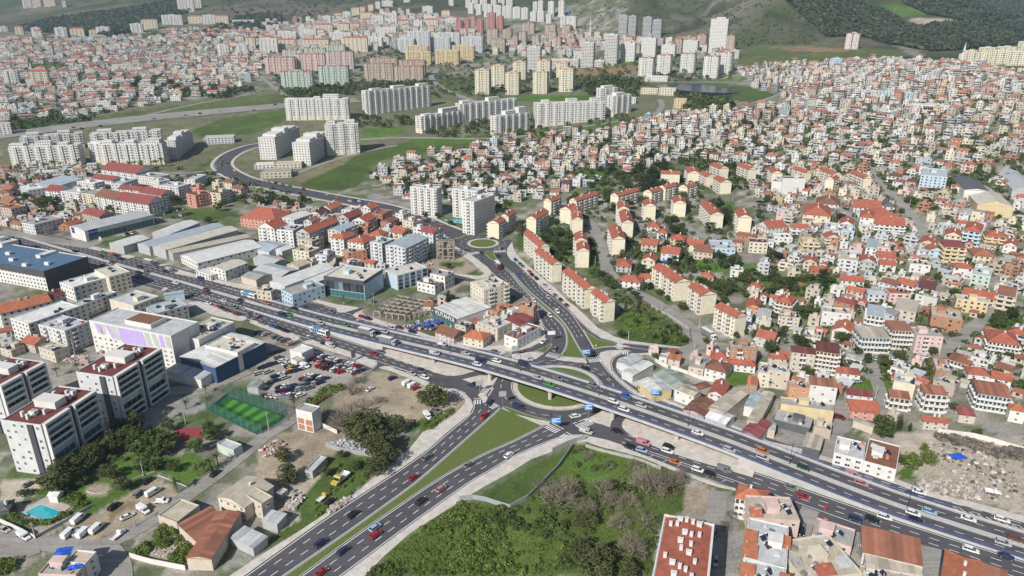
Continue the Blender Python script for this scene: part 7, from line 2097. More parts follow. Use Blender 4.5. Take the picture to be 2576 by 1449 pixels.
M_GREYTARP=mat('grey_tarpaulin',(.16,.16,.165),rough=.7,var=.1,scale=.4)
def loft(mb,secs,m=0):
    """secs: (x, half width, z bottom, z top); shoulders slightly tucked in"""
    k=len(mb.V)
    for x,hw,z0,z1 in secs:
        zm=z0+(z1-z0)*.55
        mb.V+= [(x,-hw*.9,z0),(x,-hw,zm),(x,-hw*.93,z1),(x,hw*.93,z1),(x,hw,zm),(x,hw*.9,z0)]
    for i in range(len(secs)-1):
        for j in range(5):
            a=k+i*6+j
            mb.F.append((a,a+6,a+7,a+1)); mb.M.append(m); mb.C.append((1,1,1))
    e=k+(len(secs)-1)*6
    mb.F.append(tuple(k+i for i in (0,1,2,3,4,5))); mb.M.append(m); mb.C.append((1,1,1))
    mb.F.append(tuple(e+i for i in (5,4,3,2,1,0))); mb.M.append(m); mb.C.append((1,1,1))
def cabin(g,b,x0,x1,t0,t1,z0,z1,hw0,hw1):
    """glasshouse sides into g, roof plate into b"""
    p=[(x0,-hw0,z0),(x1,-hw0,z0),(x1,hw0,z0),(x0,hw0,z0)]
    q=[(t0,-hw1,z1),(t1,-hw1,z1),(t1,hw1,z1),(t0,hw1,z1)]
    for i in range(4):
        j=(i+1) % 4
        g.quad(p[i],p[j],q[j],q[i])
    b.quad(*[(v[0],v[1],v[2]+.03) for v in q])
    for i in range(4):
        j=(i+1) % 4
        b.quad(q[i],q[j],(q[j][0],q[j][1],z1+.03),(q[i][0],q[i][1],z1+.03))
    for i in range(4):
        a,c=Vector(p[i]),Vector(q[i]); b.tube(tuple(a),tuple(c),.05,.045,4,cap=False)
    for f in (.36,.64):
        for sg in (-1,1):
            b.tube((x0+(x1-x0)*f,sg*hw0*1.01,z0),(t0+(t1-t0)*f,sg*hw1*1.01,z1),.04,.04,4,cap=False)
def wheel_me(r=.36,w=.24):
    mb=MB(); n=12
    mb.tube((0,-w/2,0),(0,w/2,0),r,r,n,0)
    mb.tube((0,w/2,0),(0,-w/2,0),r,r,n,0)
    mb.tube((0,-w/2-.012,0),(0,w/2+.012,0),r*.6,r*.6,10,1); mb.tube((0,w/2+.012,0),(0,-w/2-.012,0),r*.6,r*.6,10,1)
    o=mb.build('wheel',[M_TYRE,M_RIM]); me=o.data; bpy.data.objects.remove(o); return me
def keep(mb,name,mats):
    o=mb.build(name,mats); me=o.data; bpy.data.objects.remove(o); return me
WHEEL,BWHEEL=wheel_me(),wheel_me(.52,.3)
VEH={}
def def_vehicle(kind,parts,wheels,wm=None,scale=1.0):
    VEH[kind]=(parts,wheels,wm or WHEEL)
def suv():
    b,g=MB(),MB()
    loft(b,[(-2.35,.80,.48,.95),(-2.2,.9,.34,1.06),(-1,.93,.32,1.06),(.9,.93,.32,1.04),(1.3,.92,.32,1.01),(2.1,.88,.34,.90),(2.36,.76,.45,.74)])
    cabin(g,b,-2.15,1.35,-1.85,.45,1.04,1.62,.86,.68)
    t=MB(); t.box(-2.3,2.3,-.95,.95,.28,.42)
    return b,g,t
def sedan():
    b,g=MB(),MB()
    loft(b,[(-2.3,.78,.42,.86),(-2.1,.86,.30,.95),(-1,.89,.26,.95),(.9,.89,.26,.93),(2.0,.84,.3,.80),(2.32,.72,.4,.64)])
    cabin(g,b,-1.75,1.25,-1.05,.35,.93,1.42,.82,.62)
    t=MB(); t.box(-2.2,2.2,-.9,.9,.22,.36)
    return b,g,t
def van():
    b,g=MB(),MB()
    loft(b,[(-2.75,.92,.45,2.2),(-2.6,.98,.38,2.28),(1.2,.98,.38,2.26),(1.75,.96,.38,1.15),(2.6,.92,.4,1.0),(2.8,.8,.48,.8)])
    g.quad((1.235,-.84,2.15),(1.235,.84,2.15),(1.735,.84,1.24),(1.735,-.84,1.24)); g.F[-1]=g.F[-1][::-1]
    for sg in (-1,1):
        q=[(.1,sg*.965,1.3),(1.35,sg*.965,1.3),(1.1,sg*.93,1.95),(.1,sg*.93,1.95)]
        g.quad(*[(x,y*1.03,z) for x,y,z in q])
    t=MB(); t.box(-2.7,2.7,-.97,.97,.3,.44)
    return b,g,t
def veh_parts(fn):
    b,g,t=fn()
    hl=MB(); hl.box(2.0,2.36 if fn is not van else 2.78,-.74,-.46,.62,.78) if fn is not van else hl.box(2.55,2.8,-.8,-.5,.72,.92)
    tl=MB(); tl.box(-2.38 if fn is not van else-2.78,-2.2 if fn is not van else-2.7,-.82,-.55,.74,.95)
    hl2,tl2=MB(),MB()
    for a,c in ((hl,hl2),(tl,tl2)):
        c.V=[(x,-y,z) for x,y,z in a.V]; c.F=[f[::-1] for f in a.F]; c.M=a.M; c.C=a.C
    one=MB()
    for src,m in ((b,0),(g,1),(t,2),(hl,3),(hl2,3),(tl,4),(tl2,4)):
        k=len(one.V); one.V+= src.V; one.F+= [tuple(k+i for i in f) for f in src.F]; one.M+= [m]*len(src.F); one.C+= src.C
    wr=1.75 if fn is van else 1.42
    for x in (-wr,wr):
        for sg in (-1,1):one.tube((x,sg*.80,.36),(x,sg*.97,.36),.36,.36,10,2)
    ome=keep(one,'parked_car',[M_PAINT,M_CGLASS,M_TYRE,M_LAMPW,M_LAMPR])
    return [('body',keep(b,'body',M_PAINT),True),('glass',keep(g,'glass',M_CGLASS),False),('sill',keep(t,'sill',M_TRIM),False),('headlight',keep(hl,'headlight',M_LAMPW),False),('headlight',keep(hl2,'headlight',M_LAMPW),False),('taillight',keep(tl,'taillight',M_LAMPR),False),('taillight',keep(tl2,'taillight',M_LAMPR),False)],[(x,y,.36) for x in (-wr,wr) for y in (-.82,.82)],ome
ONE={}
for kd,fn in (('suv',suv),('sedan',sedan),('van',van)):
    p_,w_,o_=veh_parts(fn); VEH[kd]=(p_,w_,WHEEL); ONE[kd]=o_
def truck():
    cab,g,bx,ch=MB(),MB(),MB(),MB()
    loft(cab,[(3.0,1.2,.6,3.0),(3.3,1.22,.55,3.1),(4.9,1.2,.55,2.9),(5.1,1.12,.6,1.5)])
    g.quad((5.0,-1.0,2.75),(5.0,1.0,2.75),(5.13,1.0,1.75),(5.13,-1.0,1.75)); g.F[-1]=g.F[-1][::-1]
    for sg in (-1,1):g.quad((3.7,sg*1.24,1.7),(4.8,sg*1.24,1.7),(4.7,sg*1.2,2.6),(3.7,sg*1.2,2.6))
    bx.box(-5.2,2.8,-1.28,1.28,1.0,3.9,0,mtop=1); ch.box(-5.1,4.8,-.5,.5,.6,1.0)
    VEH['truck']=([('cab',keep(cab,'cab',M_PAINT),True),('glass',keep(g,'glass',M_CGLASS),False),('cargo_box',keep(bx,'cargo_box',[M_GREYTARP,M_TANK]),False),('chassis',keep(ch,'chassis',M_TRIM),False)],[(x,y,.52) for x in (-4.2,-3.0,4.0) for y in (-1.05,1.05)],BWHEEL)
truck()
def bus():
    b,g,st=MB(),MB(),MB()
    loft(b,[(-6.0,1.2,.5,3.0),(-5.8,1.27,.4,3.1),(5.8,1.27,.4,3.1),(6.0,1.2,.5,3.0)])
    for sg in (-1,1):
        for k in range(7):x=-5.4+k*1.6; g.quad((x,sg*1.285,1.5),(x+1.35,sg*1.285,1.5),(x+1.35,sg*1.26,2.6),(x,sg*1.26,2.6))
    g.quad((6.02,-1.1,1.1),(6.02,1.1,1.1),(6.0,1.1,2.7),(6.0,-1.1,2.7)); g.quad((-6.02,1.0,1.5),(-6.02,-1.0,1.5),(-6.0,-1.0,2.7),(-6.0,1.0,2.7))
    st.box(-3.4,1.2,-1.30,1.30,2.75,3.14); st.box(-4.6,-.6,-1.30,1.30,.5,1.4)
    for x in (-4.8,2.4):st.box(x,x+1.8,-.6,.6,3.1,3.35)
    VEH['bus']=([('body',keep(b,'body',M_PAINT),True),('glass',keep(g,'glass',M_CGLASS),False),('blue_livery',keep(st,'livery',mat('bus_blue',(.10,.25,.42),rough=.4,var=.05)),False)],[(x,y,.52) for x in (-3.8,3.6) for y in (-1.1,1.1)],BWHEEL)
bus()
def pickup():
    b,g,bd=MB(),MB(),MB()
    loft(b,[(.2,.9,.45,1.9),(.9,.92,.4,1.95),(1.5,.9,.4,1.1),(2.4,.84,.45,.95)])
    g.quad((.93,-.8,1.88),(.93,.8,1.88),(1.5,.8,1.15),(1.5,-.8,1.15)); g.F[-1]=g.F[-1][::-1]
    bd.box(-2.6,.15,-.95,.95,.65,.75); bd.box(-2.6,.15,-.95,-.9,.75,1.1); bd.box(-2.6,.15,.9,.95,.75,1.1); bd.box(-2.6,-2.55,-.9,.9,.75,1.1)
    VEH['pickup']=([('cab',keep(b,'cab',M_PAINT),True),('glass',keep(g,'glass',M_CGLASS),False),('load_bed',keep(bd,'load_bed',M_TANK),False)],[(x,y,.36) for x in (-1.7,1.6) for y in (-.82,.82)],WHEEL)
pickup()
CC={'white':(.72,.72,.72),'silver':(.42,.43,.44),'grey':(.16,.165,.17),'black':(.012,.012,.014),'navy':(.02,.03,.08),'blue':(.03,.10,.42),'pale blue':(.28,.40,.55),'red':(.36,.015,.02),'pink':(.45,.20,.22),'green':(.05,.28,.05),'orange':(.50,.16,.05),'brown':(.14,.05,.035),'yellow':(.48,.34,.07),'dark green':(.02,.06,.04),'maroon':(.16,.015,.02)}
CARS=[]
KN={'suv':('car','car'),'sedan':('car','car'),'van':('van','van'),'truck':('box truck','truck'),'bus':('city bus','bus'),'pickup':('flatbed pickup','pickup')}
def vehicle(kind,x,y,z,rz,col,place,group,parts=True,scale=1.0,pitch=0.0):
    nm,cat=KN[kind]
    name={'suv':'car','sedan':'car','van':'van','truck':'box_truck','bus':'city_bus','pickup':'flatbed_pickup'}[kind]
    c=CC[col]
    if parts or kind not in ONE:
        o=empty(name,(float(x),float(y),float(z)),rz)
        o.rotation_euler=(0,-pitch,rz)
        ps,ws,wm=VEH[kind]
        for pn,me,painted in ps:
            q=link(pn,me,o)
            if painted:q.color=(*c,1)
        for wv in ws:link('wheel',wm,o,wv)
        o.scale=(scale,)*3
    else:
        o=link(name,ONE[kind],None,(float(x),float(y),float(z)),rz,(scale,)*3); o.color=(*c,1)
    prop(o,f'{col} {nm} {place}',cat,group)
    CARS.append((o,x,y,col,nm,place))
    return o
def car_px(tile,u,v,col,kind=None,head=None,deck=False,place='on the highway',group='traffic on the highway',parts=True,scale=1.06,ground=.05):
    d=T(int(tile[0]),int(tile[1]),[(u,v+6)])[0]
    kind=kind or ['suv','suv','sedan'][int(nrg.integers(3))]
    z=0.0
    if deck:
        for _ in range(8):
            g=G([d],z)[0]-HA
            z=float(hwZ(g @ HD))
        p=G([d],z)[0]; zz=z+.05
        rz=math.atan2(HD[1],HD[0]); s_=float((p-HA) @ HD)
        pit=math.atan2(float(hwZ(s_+3)-hwZ(s_-3)),6.)
        vehicle(kind,p[0],p[1],zz,rz,col,place,group,parts,scale,pit)
        return
    p=W([d])[0]
    if head is None:rz=math.atan2(HD[1],HD[0])
    else:
        q=W([(d[0]+head[0]*8,d[1]+head[1]*8)])[0]
        rz=math.atan2(q[1]-p[1],q[0]-p[0])
    vehicle(kind,p[0],p[1],p[2]+ground,rz,col,place,group,parts,scale)
def cars(tile,lst,**kw):
    for q in lst:car_px(tile,q[0],q[1],q[2],q[3] if len(q)>3 else None,**kw)
D=dict(deck=True,place='on the flyover',group='traffic on the flyover')
cars('12',[(1120,470,'silver','truck'),(1335,560,'silver','truck'),(330,268,'green','suv'),(265,275,'navy','van'),(615,310,'grey'),(650,360,'silver'),(900,380,'green','suv'),(1235,460,'black'),(1295,445,'silver'),(1875,573,'silver','pickup'),(1800,665,'silver','van'),(2112,662,'silver'),(2265,740,'navy','van'),(2228,775,'white'),(2425,740,'white')],**D)
cars('22',[(120,775,'navy','van'),(258,908,'silver'),(462,915,'grey'),(380,980,'green'),(815,985,'grey','suv'),(1145,1093,'blue','suv'),(1020,1150,'white','suv'),(1125,1228,'white','suv'),(1300,1190,'silver','suv')],**D)
cars('23',[(1865,15,'white'),(2185,185,'silver'),(2520,200,'orange','suv'),(2520,265,'silver')],**D)
cars('33',[(355,365,'dark green','suv'),(935,525,'pink','suv'),(1455,825,'white','suv'),(1620,810,'pale blue','suv'),(2012,882,'white'),(2490,1085,'brown','suv'),(2360,1125,'silver'),(1480,895,'black','suv')],**D)
Hh=dict(place='on the highway before the flyover',group='traffic on the highway')
cars('12',[(128,90,'grey','van'),(390,212,'black'),(500,200,'black'),(755,243,'grey'),(100,157,'orange'),(0,275,'pink')],**Hh)
cars('02',[(2095,158,'white'),(2185,190,'pink'),(2235,205,'black'),(2280,230,'brown'),(2355,198,'grey'),(2385,268,'brown'),(2248,133,'white'),(2390,145,'grey'),(2425,122,'black'),(1960,65,'grey'),(2080,20,'brown'),(2080,45,'brown'),(2510,85,'white','bus')],**Hh)
cars('01',[(760,1085,'black'),(1037,1087,'green'),(1017,1128,'brown'),(1130,1110,'orange'),(1170,1125,'black'),(1215,1160,'black'),(1135,1195,'brown'),(1040,1222,'black'),(1105,1210,'silver'),(1415,1240,'black'),(1510,1215,'grey','truck'),(1560,1232,'grey'),(1665,1287,'black'),(1740,1280,'grey','van'),(1400,1297,'black'),(1480,1293,'grey'),(1395,1330,'grey'),(1770,1402,'white'),(2020,1355,'black'),(2022,1383,'blue')],**Hh)
S_=dict(place='on the service road beside the flyover',group='traffic on the service roads')
cars('12',[(1070,295,'red'),(1130,313,'navy'),(1365,408,'silver'),(1445,405,'brown'),(1575,445,'navy'),(65,355,'grey'),(170,390,'blue'),(235,410,'black'),(300,437,'black'),(640,455,'white','bus'),(715,513,'pink'),(690,565,'black'),(750,585,'silver','van'),(1182,667,'red'),(1255,650,'grey'),(1565,865,'silver'),(1665,828,'navy'),(2175,990,'navy'),(2215,975,'black'),(2405,643,'grey'),(1700,905,'white')],**S_)
cars('23',[(745,5,'silver','van'),(1055,0,'black'),(1320,120,'pink','van'),(1190,155,'black'),(1305,190,'pale blue'),(1575,155,'black','suv'),(1562,200,'white'),(1640,310,'orange'),(1868,388,'white'),(1988,430,'black'),(2135,388,'grey','van')],**S_)
cars('33',[(230,565,'grey'),(350,655,'red'),(875,885,'navy'),(1045,890,'black'),(1170,865,'white'),(850,440,'pink','van'),(1515,610,'white'),(1440,640,'navy'),(2350,890,'white'),(2035,1195,'white'),(2395,1260,'navy')],**S_)
for t,u,v,c,h,k in (('22',65,1210,'navy',(1,.3),'van'),('22',640,1297,'white',(1,-.2),'suv'),('22',860,1225,'black',(1,-.4),None),('22',740,815,'black',(1,.4),None),('22',810,660,'navy',(.35,1),None),('22',430,622,'grey',(-.4,1),'suv'),('22',318,545,'white',(-1,.7),None),('22',160,725,'silver',(1,.05),'van'),('12',2350,1165,'navy',(-.5,.8),None),('12',2295,1295,'red',(-.8,.8),None),('11',2385,955,'black',(1,.1),None),('11',2455,1055,'grey',(.2,-.5),'van')):
    car_px(t,u,v,c,k,h,place='at the roundabouts',group='traffic at the roundabouts')
for t,u,v,c in (('22',380,280,'white'),('22',455,240,'white'),('22',220,130,'white'),('22',360,98,'silver'),('22',375,20,'white'),('22',435,75,'grey'),('22',490,120,'black'),('22',550,175,'brown'),('22',15,90,'black'),('21',60,1318,'blue'),('21',35,1170,'blue'),('21',80,1210,'green'),('21',105,1230,'grey'),('21',175,1290,'orange'),('21',200,1320,'black'),('21',245,1355,'black'),('21',330,1425,'silver'),('11',2270,1100,'black'),('11',2250,1160,'grey'),('11',2435,1130,'black')):
    car_px(t,u,v,c,None,(.7,.8),place='on the north road',group='traffic on the north road')
car_px('11',2435,1240,'maroon','truck',(.6,.8),place='on the north road',group='traffic on the north road')
for u,v,c in ((1720,262,'grey'),(1583,462,'red'),(2140,335,'grey'),(2545,240,'white'),(1865,578,'pink'),(1663,705,'black'),(985,838,'black'),(655,1125,'navy'),(1203,970,'pale blue'),(1208,1040,'red'),(880,1203,'navy'),(660,1420,'red')):
    car_px('13',u,v,c,'suv' if c in ('navy','black') else None,(1,-.74),place='on the dual carriageway',group='traffic on the dual carriageway')
for u,v,c in ((30,380,'brown'),(70,370,'white'),(130,385,'grey'),(200,395,'black'),(270,410,'grey'),(340,425,'green'),(390,437,'white'),(480,457,'black'),(155,440,'green'),(125,460,'white'),(445,500,'black'),(715,512,'silver'),(815,540,'orange'),(795,580,'white'),(945,577,'white'),(1000,570,'black'),(1040,578,'white'),(1072,583,'blue'),(1110,592,'grey'),(1175,608,'black'),(1650,738,'red'),(1690,748,'silver'),(1745,770,'navy'),(1785,778,'silver'),(1715,783,'black'),(1505,715,'green'),(1865,815,'orange')):
    car_px('11',u,v,c,None,(1,.3),place='on the north-west arterial',group='traffic on the arterial road',parts=False,ground=.3)
for u,v,c in ((2175,235,'silver'),(2290,195,'brown'),(2360,270,'white'),(2370,305,'orange'),(2445,405,'black'),(2220,140,'brown')):
    car_px('01',u,v,c,None,(1,.5),place='on the north-west arterial',group='traffic on the arterial road',parts=False,ground=.3)
LOTC=['white','white','white','silver','grey','black','black','black','navy','navy','navy','black','red','maroon','grey','grey','silver','white']
def lot(tile,a,b_,n,head,place,group):
    for k in range(n):
        f=k/max(1,n-1)
        car_px(tile,a[0]+(b_[0]-a[0])*f+nrg.uniform(-5,5),a[1]+(b_[1]-a[1])*f+nrg.uniform(-3,3),LOTC[int(nrg.integers(len(LOTC)))],None,(head[0]+nrg.uniform(-.05,.05),head[1]+nrg.uniform(-.05,.05)),place=place,group=group,parts=False)
CL=('in the packed car lot','cars packed in the car lot')
for a,b_,n in (((590,668),(1060,800),13),((540,705),(1000,840),12),((650,745),(930,810),7),((640,790),(860,850),7),((230,705),(310,765),3),((60,805),(200,760),4),((20,862),(120,845),3),((190,892),(470,815),7),((170,945),(290,905),4),((530,880),(700,915),5),((480,920),(650,955),5),((240,1000),(600,965),8),((250,1045),(530,1010),7),((290,1080),(450,1085),4),((330,790),(420,800),3),((1010,860),(1100,820),3),((170,650),(250,640),2),((30,450),(100,470),3),((200,500),(330,545),4),((350,560),(300,520),2),((100,1085),(290,1100),5),((30,990),(60,1010),2)):
    lot('12',a,b_,n,(1,-.35),*CL)
car_px('12',490,790,'white','van',(1,.3),place=CL[0],group=CL[1],parts=False)
car_px('12',355,812,'yellow',None,(1,.3),place=CL[0],group=CL[1],parts=False)
for u,v,c,k,h in ((245,1060,'white','van',(1,.6)),(45,990,'silver','sedan',(1,.4)),(795,885,'white','van',(1,-.9)),(700,1030,'white','van',(1,-.9)),(795,1010,'silver','sedan',(1,-.9)),(850,1022,'white','van',(1,-.9)),(980,980,'white','van',(1,-.9)),(1195,1045,'white','pickup',(1,-.8)),(1285,858,'white','sedan',(1,-.5)),(1445,795,'white','van',(1,.6)),(1630,705,'white','pickup',(1,0)),(1400,628,'grey','suv',(1,-.8)),(1545,618,'white','van',(1,-.6)),(1150,758,'black','suv',(1,-.8)),(1490,498,'black','suv',(1,-.7)),(2170,425,'black','suv',(1,-.8)),(295,528,'grey','sedan',(1,-.6))):
    car_px('03',u,v,c,k,h,place='on the dirt lot by the park',group='vehicles on the dirt lot by the park')
for u,v,c,k,h in ((1525,965,'white','van',(1,-.5)),(1580,990,'white','van',(1,-.5)),(1375,912,'navy','suv',(1,-.4)),(1725,1298,'white','van',(.7,.8)),(1815,1243,'grey','suv',(1,.3)),(1150,1022,'white','sedan',(1,-.6)),(1610,1010,'red','sedan',(1,-.4)),(1670,1060,'maroon','sedan',(1,-.3))):
    car_px('12',u,v,c,k,h,place='on the dirt lot by the roundabout',group='vehicles on the dirt lot by the roundabout',parts=k=='van')
car_px('13',850,490,'yellow','pickup',(-.8,.7),scale=1.7,place='rusting in the weeds beside the dual carriageway',group='old vehicles in the weeds')
car_px('13',680,665,'yellow','pickup',(1,-.8),place='in the weeds beside the dual carriageway',group='old vehicles in the weeds')
car_px('13',745,705,'black','sedan',(1,-.9),place='in the weeds beside the dual carriageway',group='old vehicles in the weeds')
car_px('22',1975,490,'white','truck',(1,.6),place='on the street below the housing blocks',group='vehicles on the quarter streets')
car_px('33',2260,610,'white','pickup',(1,.2),place='on the rubble lot',group='vehicles on the quarter streets')
for u,v,c in ((1080,725,'white'),(1300,682,'blue'),(1260,722,'white'),(1310,768,'white'),(1210,748,'black'),(1345,768,'grey'),(1580,702,'white'),(1850,682,'black'),(1945,728,'white'),(1915,472,'grey'),(890,948,'silver'),(175,538,'silver'),(720,1310,'maroon')):
    car_px('32',u,v,c,None,(1,nrg.uniform(-.3,.3)),place='on the quarter streets',group='vehicles on the quarter streets',parts=False,ground=.2)
for u,v,n in ((1640,700,7),(1750,740,6),(1450,800,6),(1350,850,5),(1250,920,4)):
    lot('01',(u,v),(u+n*28,v-n*7),n,(1,.5),'in the yards around the long showroom','cars in the showroom yards')
for (u,v),c in (((430,440),'blue'),((340,1010),'black'),((345,975),'grey'),((235,1180),'grey'),((230,1215),'silver')):
    car_px('33',u,v,c,'sedan',(-.1,1),place='in the alley between the roof terraces',group='vehicles on the quarter streets',parts=False,ground=.2)
for (u,v),c in (((2030,1030),'grey'),((2050,1310),'silver'),((1270,1420),'navy')):
    car_px('23',u,v,c,'sedan',(-.1,1),place='beside the long red roof',group='vehicles on the quarter streets',parts=False,ground=.2)
for k in range(46):
    x=nrg.uniform(0,720); y=345-x/720*79+nrg.choice([-3.5,-2,2,3.5])
    p=W([(x,y)])[0]; q=W([(x+8,y-.9)])[0]
    vehicle(['sedan','suv','van'][k % 3],p[0],p[1],p[2]+.55,math.atan2(q[1]-p[1],q[0]-p[0]),LOTC[int(nrg.integers(len(LOTC)))],'on the distant motorway','traffic on the motorway',False) if k<16 else None
seen={}
for c in CARS:seen.setdefault(c[0]['label'],[]).append(c)
for lab,grp in seen.items():
    if len(grp)<2:continue
    for o,x,y,col,nm,place in grp:
        best,bd=None,1e9
        for c2 in CARS:
            if c2[0] is o:continue
            d_=(c2[1]-x) ** 2+(c2[2]-y) ** 2
            if d_<bd and (c2[3],c2[4]) != (col,nm):best,bd=c2,d_
        if best and bd<40 ** 2:
            o['label']=f'{col} {nm} next to {best[3]} {best[4]} {place}'
# ---------------------------------------------------------------- lamps, poles, signs
def lamp_meshes():
    p=MB(); p.tube((0,0,0),(0,0,9),.13,.07,8)
    p.box(-.22,.22,-.22,.22,0,.35)
    a=MB()
    for sg in (-1,1):
        a.tube((0,0,8.9),(0,sg*1.7,9.5),.05,.045,5); 
    h=MB(); h.box(-.16,.16,-.45,.45,-.06,.06,bottom=True)
    return keep(p,'pole',M_POLE),keep(a,'arm',M_POLE),keep(h,'lamp_head',M_STEEL)
LP,LA,LH=lamp_meshes()
def lamp(x,y,z,rz,place,scale=1.0):
    o=empty('street_lamp',(float(x),float(y),float(z)),rz); o.scale=(scale,)*3
    link('pole',LP,o); link('arm',LA,o)
    for sg in (-1,1):link('lamp_head',LH,o,(0,sg*2.0,9.55))
    prop(o,f'slim dark street lamp with two arms {place}','street lamp',f'street lamps {place}')
rzh=math.atan2(HD[1],HD[0])
for s_ in np.arange(-60.,140.,40.):c=HW(float(s_),0.); lamp(c[0],c[1],.3,rzh,'on the highway median')
for s_ in np.arange(165.,560.,42.):c=HW(float(s_),0.); lamp(c[0],c[1],float(hwZ(s_))+.3,rzh,'on the flyover median')
def upole(tile,u,v,h,place):
    p=W(T(int(tile[0]),int(tile[1]),[(u,v)]))[0]
    o=empty('utility_pole',tuple(map(float,p)),nrg.uniform(0,3)); mb=MB(); mb.tube((0,0,-.2),(0,0,h),.2,.12,7); mb.build('pole',M_CONC,o)
    mb=MB(); mb.box(-.9,.9,-.06,.06,h-.7,h-.55); [mb.box(x-.05,x+.05,-.05,.05,h-.55,h-.3) for x in (-.8,0,.8)]; mb.build('crossarm',M_STEEL,o)
    prop(o,f'pale concrete utility pole with crossarm {place}','utility pole',f'utility poles {place}')
for q in (('03',1360,955,7),('03',360,1080,7),('03',1445,440,7),('03',2165,385,6),('03',1395,230,7)):upole(*q,'by the dirt lot and park')
for q in (('22',1880,415,7),('22',1505,235,6),('22',1835,620,5),('22',1235,90,6),('22',1170,530,6),('21',2065,545,7),('21',1690,880,7),('21',2220,580,8),('21',835,1220,7),('21',1530,780,6),('21',1390,1110,6),('21',2420,560,8)):upole(*q,'around the housing estate')
for q in (('31',590,1230,7),('31',1440,1130,7),('31',1330,550,8),('31',1420,640,8),('31',1155,490,8),('31',1910,1449,7),('32',80,615,7),('32',1500,680,7),('32',1895,690,7),('32',1080,1110,7),('32',2370,200,5),('32',830,640,7)):upole(*q,'in the hillside quarter')
for q in (('12',500,110,9),('12',1185,170,8),('02',760,690,10),('12',130,1440,9),('12',525,700,8),('02',1870,1380,9)):upole(*q,'beside the highway plots')
def sign(tile,u,v,w,h,hp,col,place,rz=None):
    p=G(T(int(tile[0]),int(tile[1]),[(u,v)]))[0]
    o=empty('road_sign',(float(p[0]),float(p[1]),.1),-math.atan2(p[0],p[1])+(.2 if rz is None else rz))
    mb=MB(); mb.tube((0,.1,0),(0,.1,hp+h),.09,.09,6); mb.build('post',M_STEEL,o)
    mb=MB(); mb.box(-w/2,w/2,-.05,.05,hp,hp+h,bottom=True); mb.build('panel',mat('sign_'+col,{'blue':(.04,.27,.62),'white':(.7,.7,.7),'grey':(.35,.36,.38),'red':(.5,.02,.02),'yellow':(.7,.6,.02)}[col],rough=.4,var=.03),o)
    if col=='blue':
        mb=MB(); [mb.box(-w*.42,w*(.42 if k % 2==0 else .1),-.07,-.05,hp+h*(.2+.27*k),hp+h*(.3+.27*k)) for k in range(3)]; mb.build('sign_print',mlet,o)
    prop(o,f'{col} road sign on a steel post {place}','road sign','road signs around the interchange')
sign('22',742,745,4.2,2.4,4.6,'blue','at the tip of the north median')
sign('22',1432,1160,4,2.4,4.6,'blue','beside the slip lane')
sign('22',765,1320,3.4,2.8,4.6,'blue','under the flyover beside the ring')
sign('22',440,1449,4.2,2.6,4.4,'blue','at the corner of the big lawn triangle')
sign('22',395,545,4.2,2.2,4.4,'white','above the slip lane nose')
sign('12',2482,1180,3.4,2.6,4.6,'grey','at the apex of the big lawn triangle')
sign('12',2252,1060,3.6,2.6,4.2,'grey','on the paved splitter island')
sign('22',30,700,3.4,2.4,4.2,'grey','on the paved island by the zebra')
sign('12',1300,790,.9,.9,2.2,'red','at the mouth of the lot street')
sign('12',528,530,1.6,.8,2.6,'white','at the side street by the car lot')
sign('12',1023,360,.9,.9,1.8,'white','on the northern service road')
sign('33',570,812,1.0,1.0,1.8,'red','beside the pink house')
sign('22',842,600,.8,.8,.8,'yellow','on the small turf triangle')
sign('22',740,770,.8,.8,.8,'yellow','on the median tip paving')
for u,v in ((330,660),(490,690),(1262,1060),(610,1395),(395,1340)):
    p=G(T(2,2,[(u,v)]))[0]; o=empty('traffic_signal',(float(p[0]),float(p[1]),.1)); mb=MB(); mb.tube((0,0,0),(0,0,3.6),.08,.08,6); mb.build('post',M_POLE,o)
    mb=MB(); mb.box(-.2,.2,-.18,.18,3.0,4.1); mb.build('signal_head',M_TRIM,o); prop(o,'black traffic signal on a short post at the roundabout','traffic signal','traffic signals at the roundabout')
for t,u,v,w,h in (('12',885,170,1.2,6.5),('12',985,735,2.2,6),('01',1015,990,1.6,4.5),('02',2530,330,2.2,6)):
    p=G(T(int(t[0]),int(t[1]),[(u,v)]))[0]; o=empty('sign_totem',(float(p[0]),float(p[1]),0),.3); mb=MB(); mb.box(-.25,.25,-.15,.15,0,h*.4); mb.build('stand',M_STEEL,o)
    mb=MB(); mb.box(-w/2,w/2,-.2,.2,h*.35,h); mb.build('panel',MATS['dark_cladding'] if t != '01' else M_TANK,o)
    prop(o,{'885':'tall dark sign totem before the glass showroom','985':'dark sign totem at the edge of the car lot','1015':'white sign totem beside the long car showroom','2530':'dark sign totem beside the blue warehouse'}[str(u)],'sign')
# ---------------------------------------------------------------- courts, pools and pond
def quad_obj(name,pts,z,m,parent=None):
    mb=MB(); mb.poly([(float(x),float(y),z) for x,y in pts]); 
    if area2(np.asarray(pts))<0:mb.F[-1]=mb.F[-1][::-1]
    return mb.build(name,m,parent)
m_pit1,m_pit2,m_pitd=mat('turf_light',(.075,.24,.035),rough=.9,var=.08),mat('turf_dark',(.025,.11,.022),rough=.9,var=.08),mat('court_green',(.02,.085,.05),rough=.9,var=.08)
pc=G([(574,1001),(708,1047),(643,1085),(536,1032)])
pitch=empty('football_pitch',(0,0,0)); prop(pitch,'striped green football pitch inside a tall mesh cage','pitch')
ctr=pc.mean(0)
quad_obj('surround',ctr+(pc-ctr)*1.22,.03,m_pitd,pitch)
for k in range(10):
    a,b_=k/10,(k+1)/10
    quad_obj('turf_stripe',[pc[0]+(pc[1]-pc[0])*a,pc[0]+(pc[1]-pc[0])*b_,pc[3]+(pc[2]-pc[3])*b_,pc[3]+(pc[2]-pc[3])*a],.06,m_pit1 if k % 2 else m_pit2,pitch)
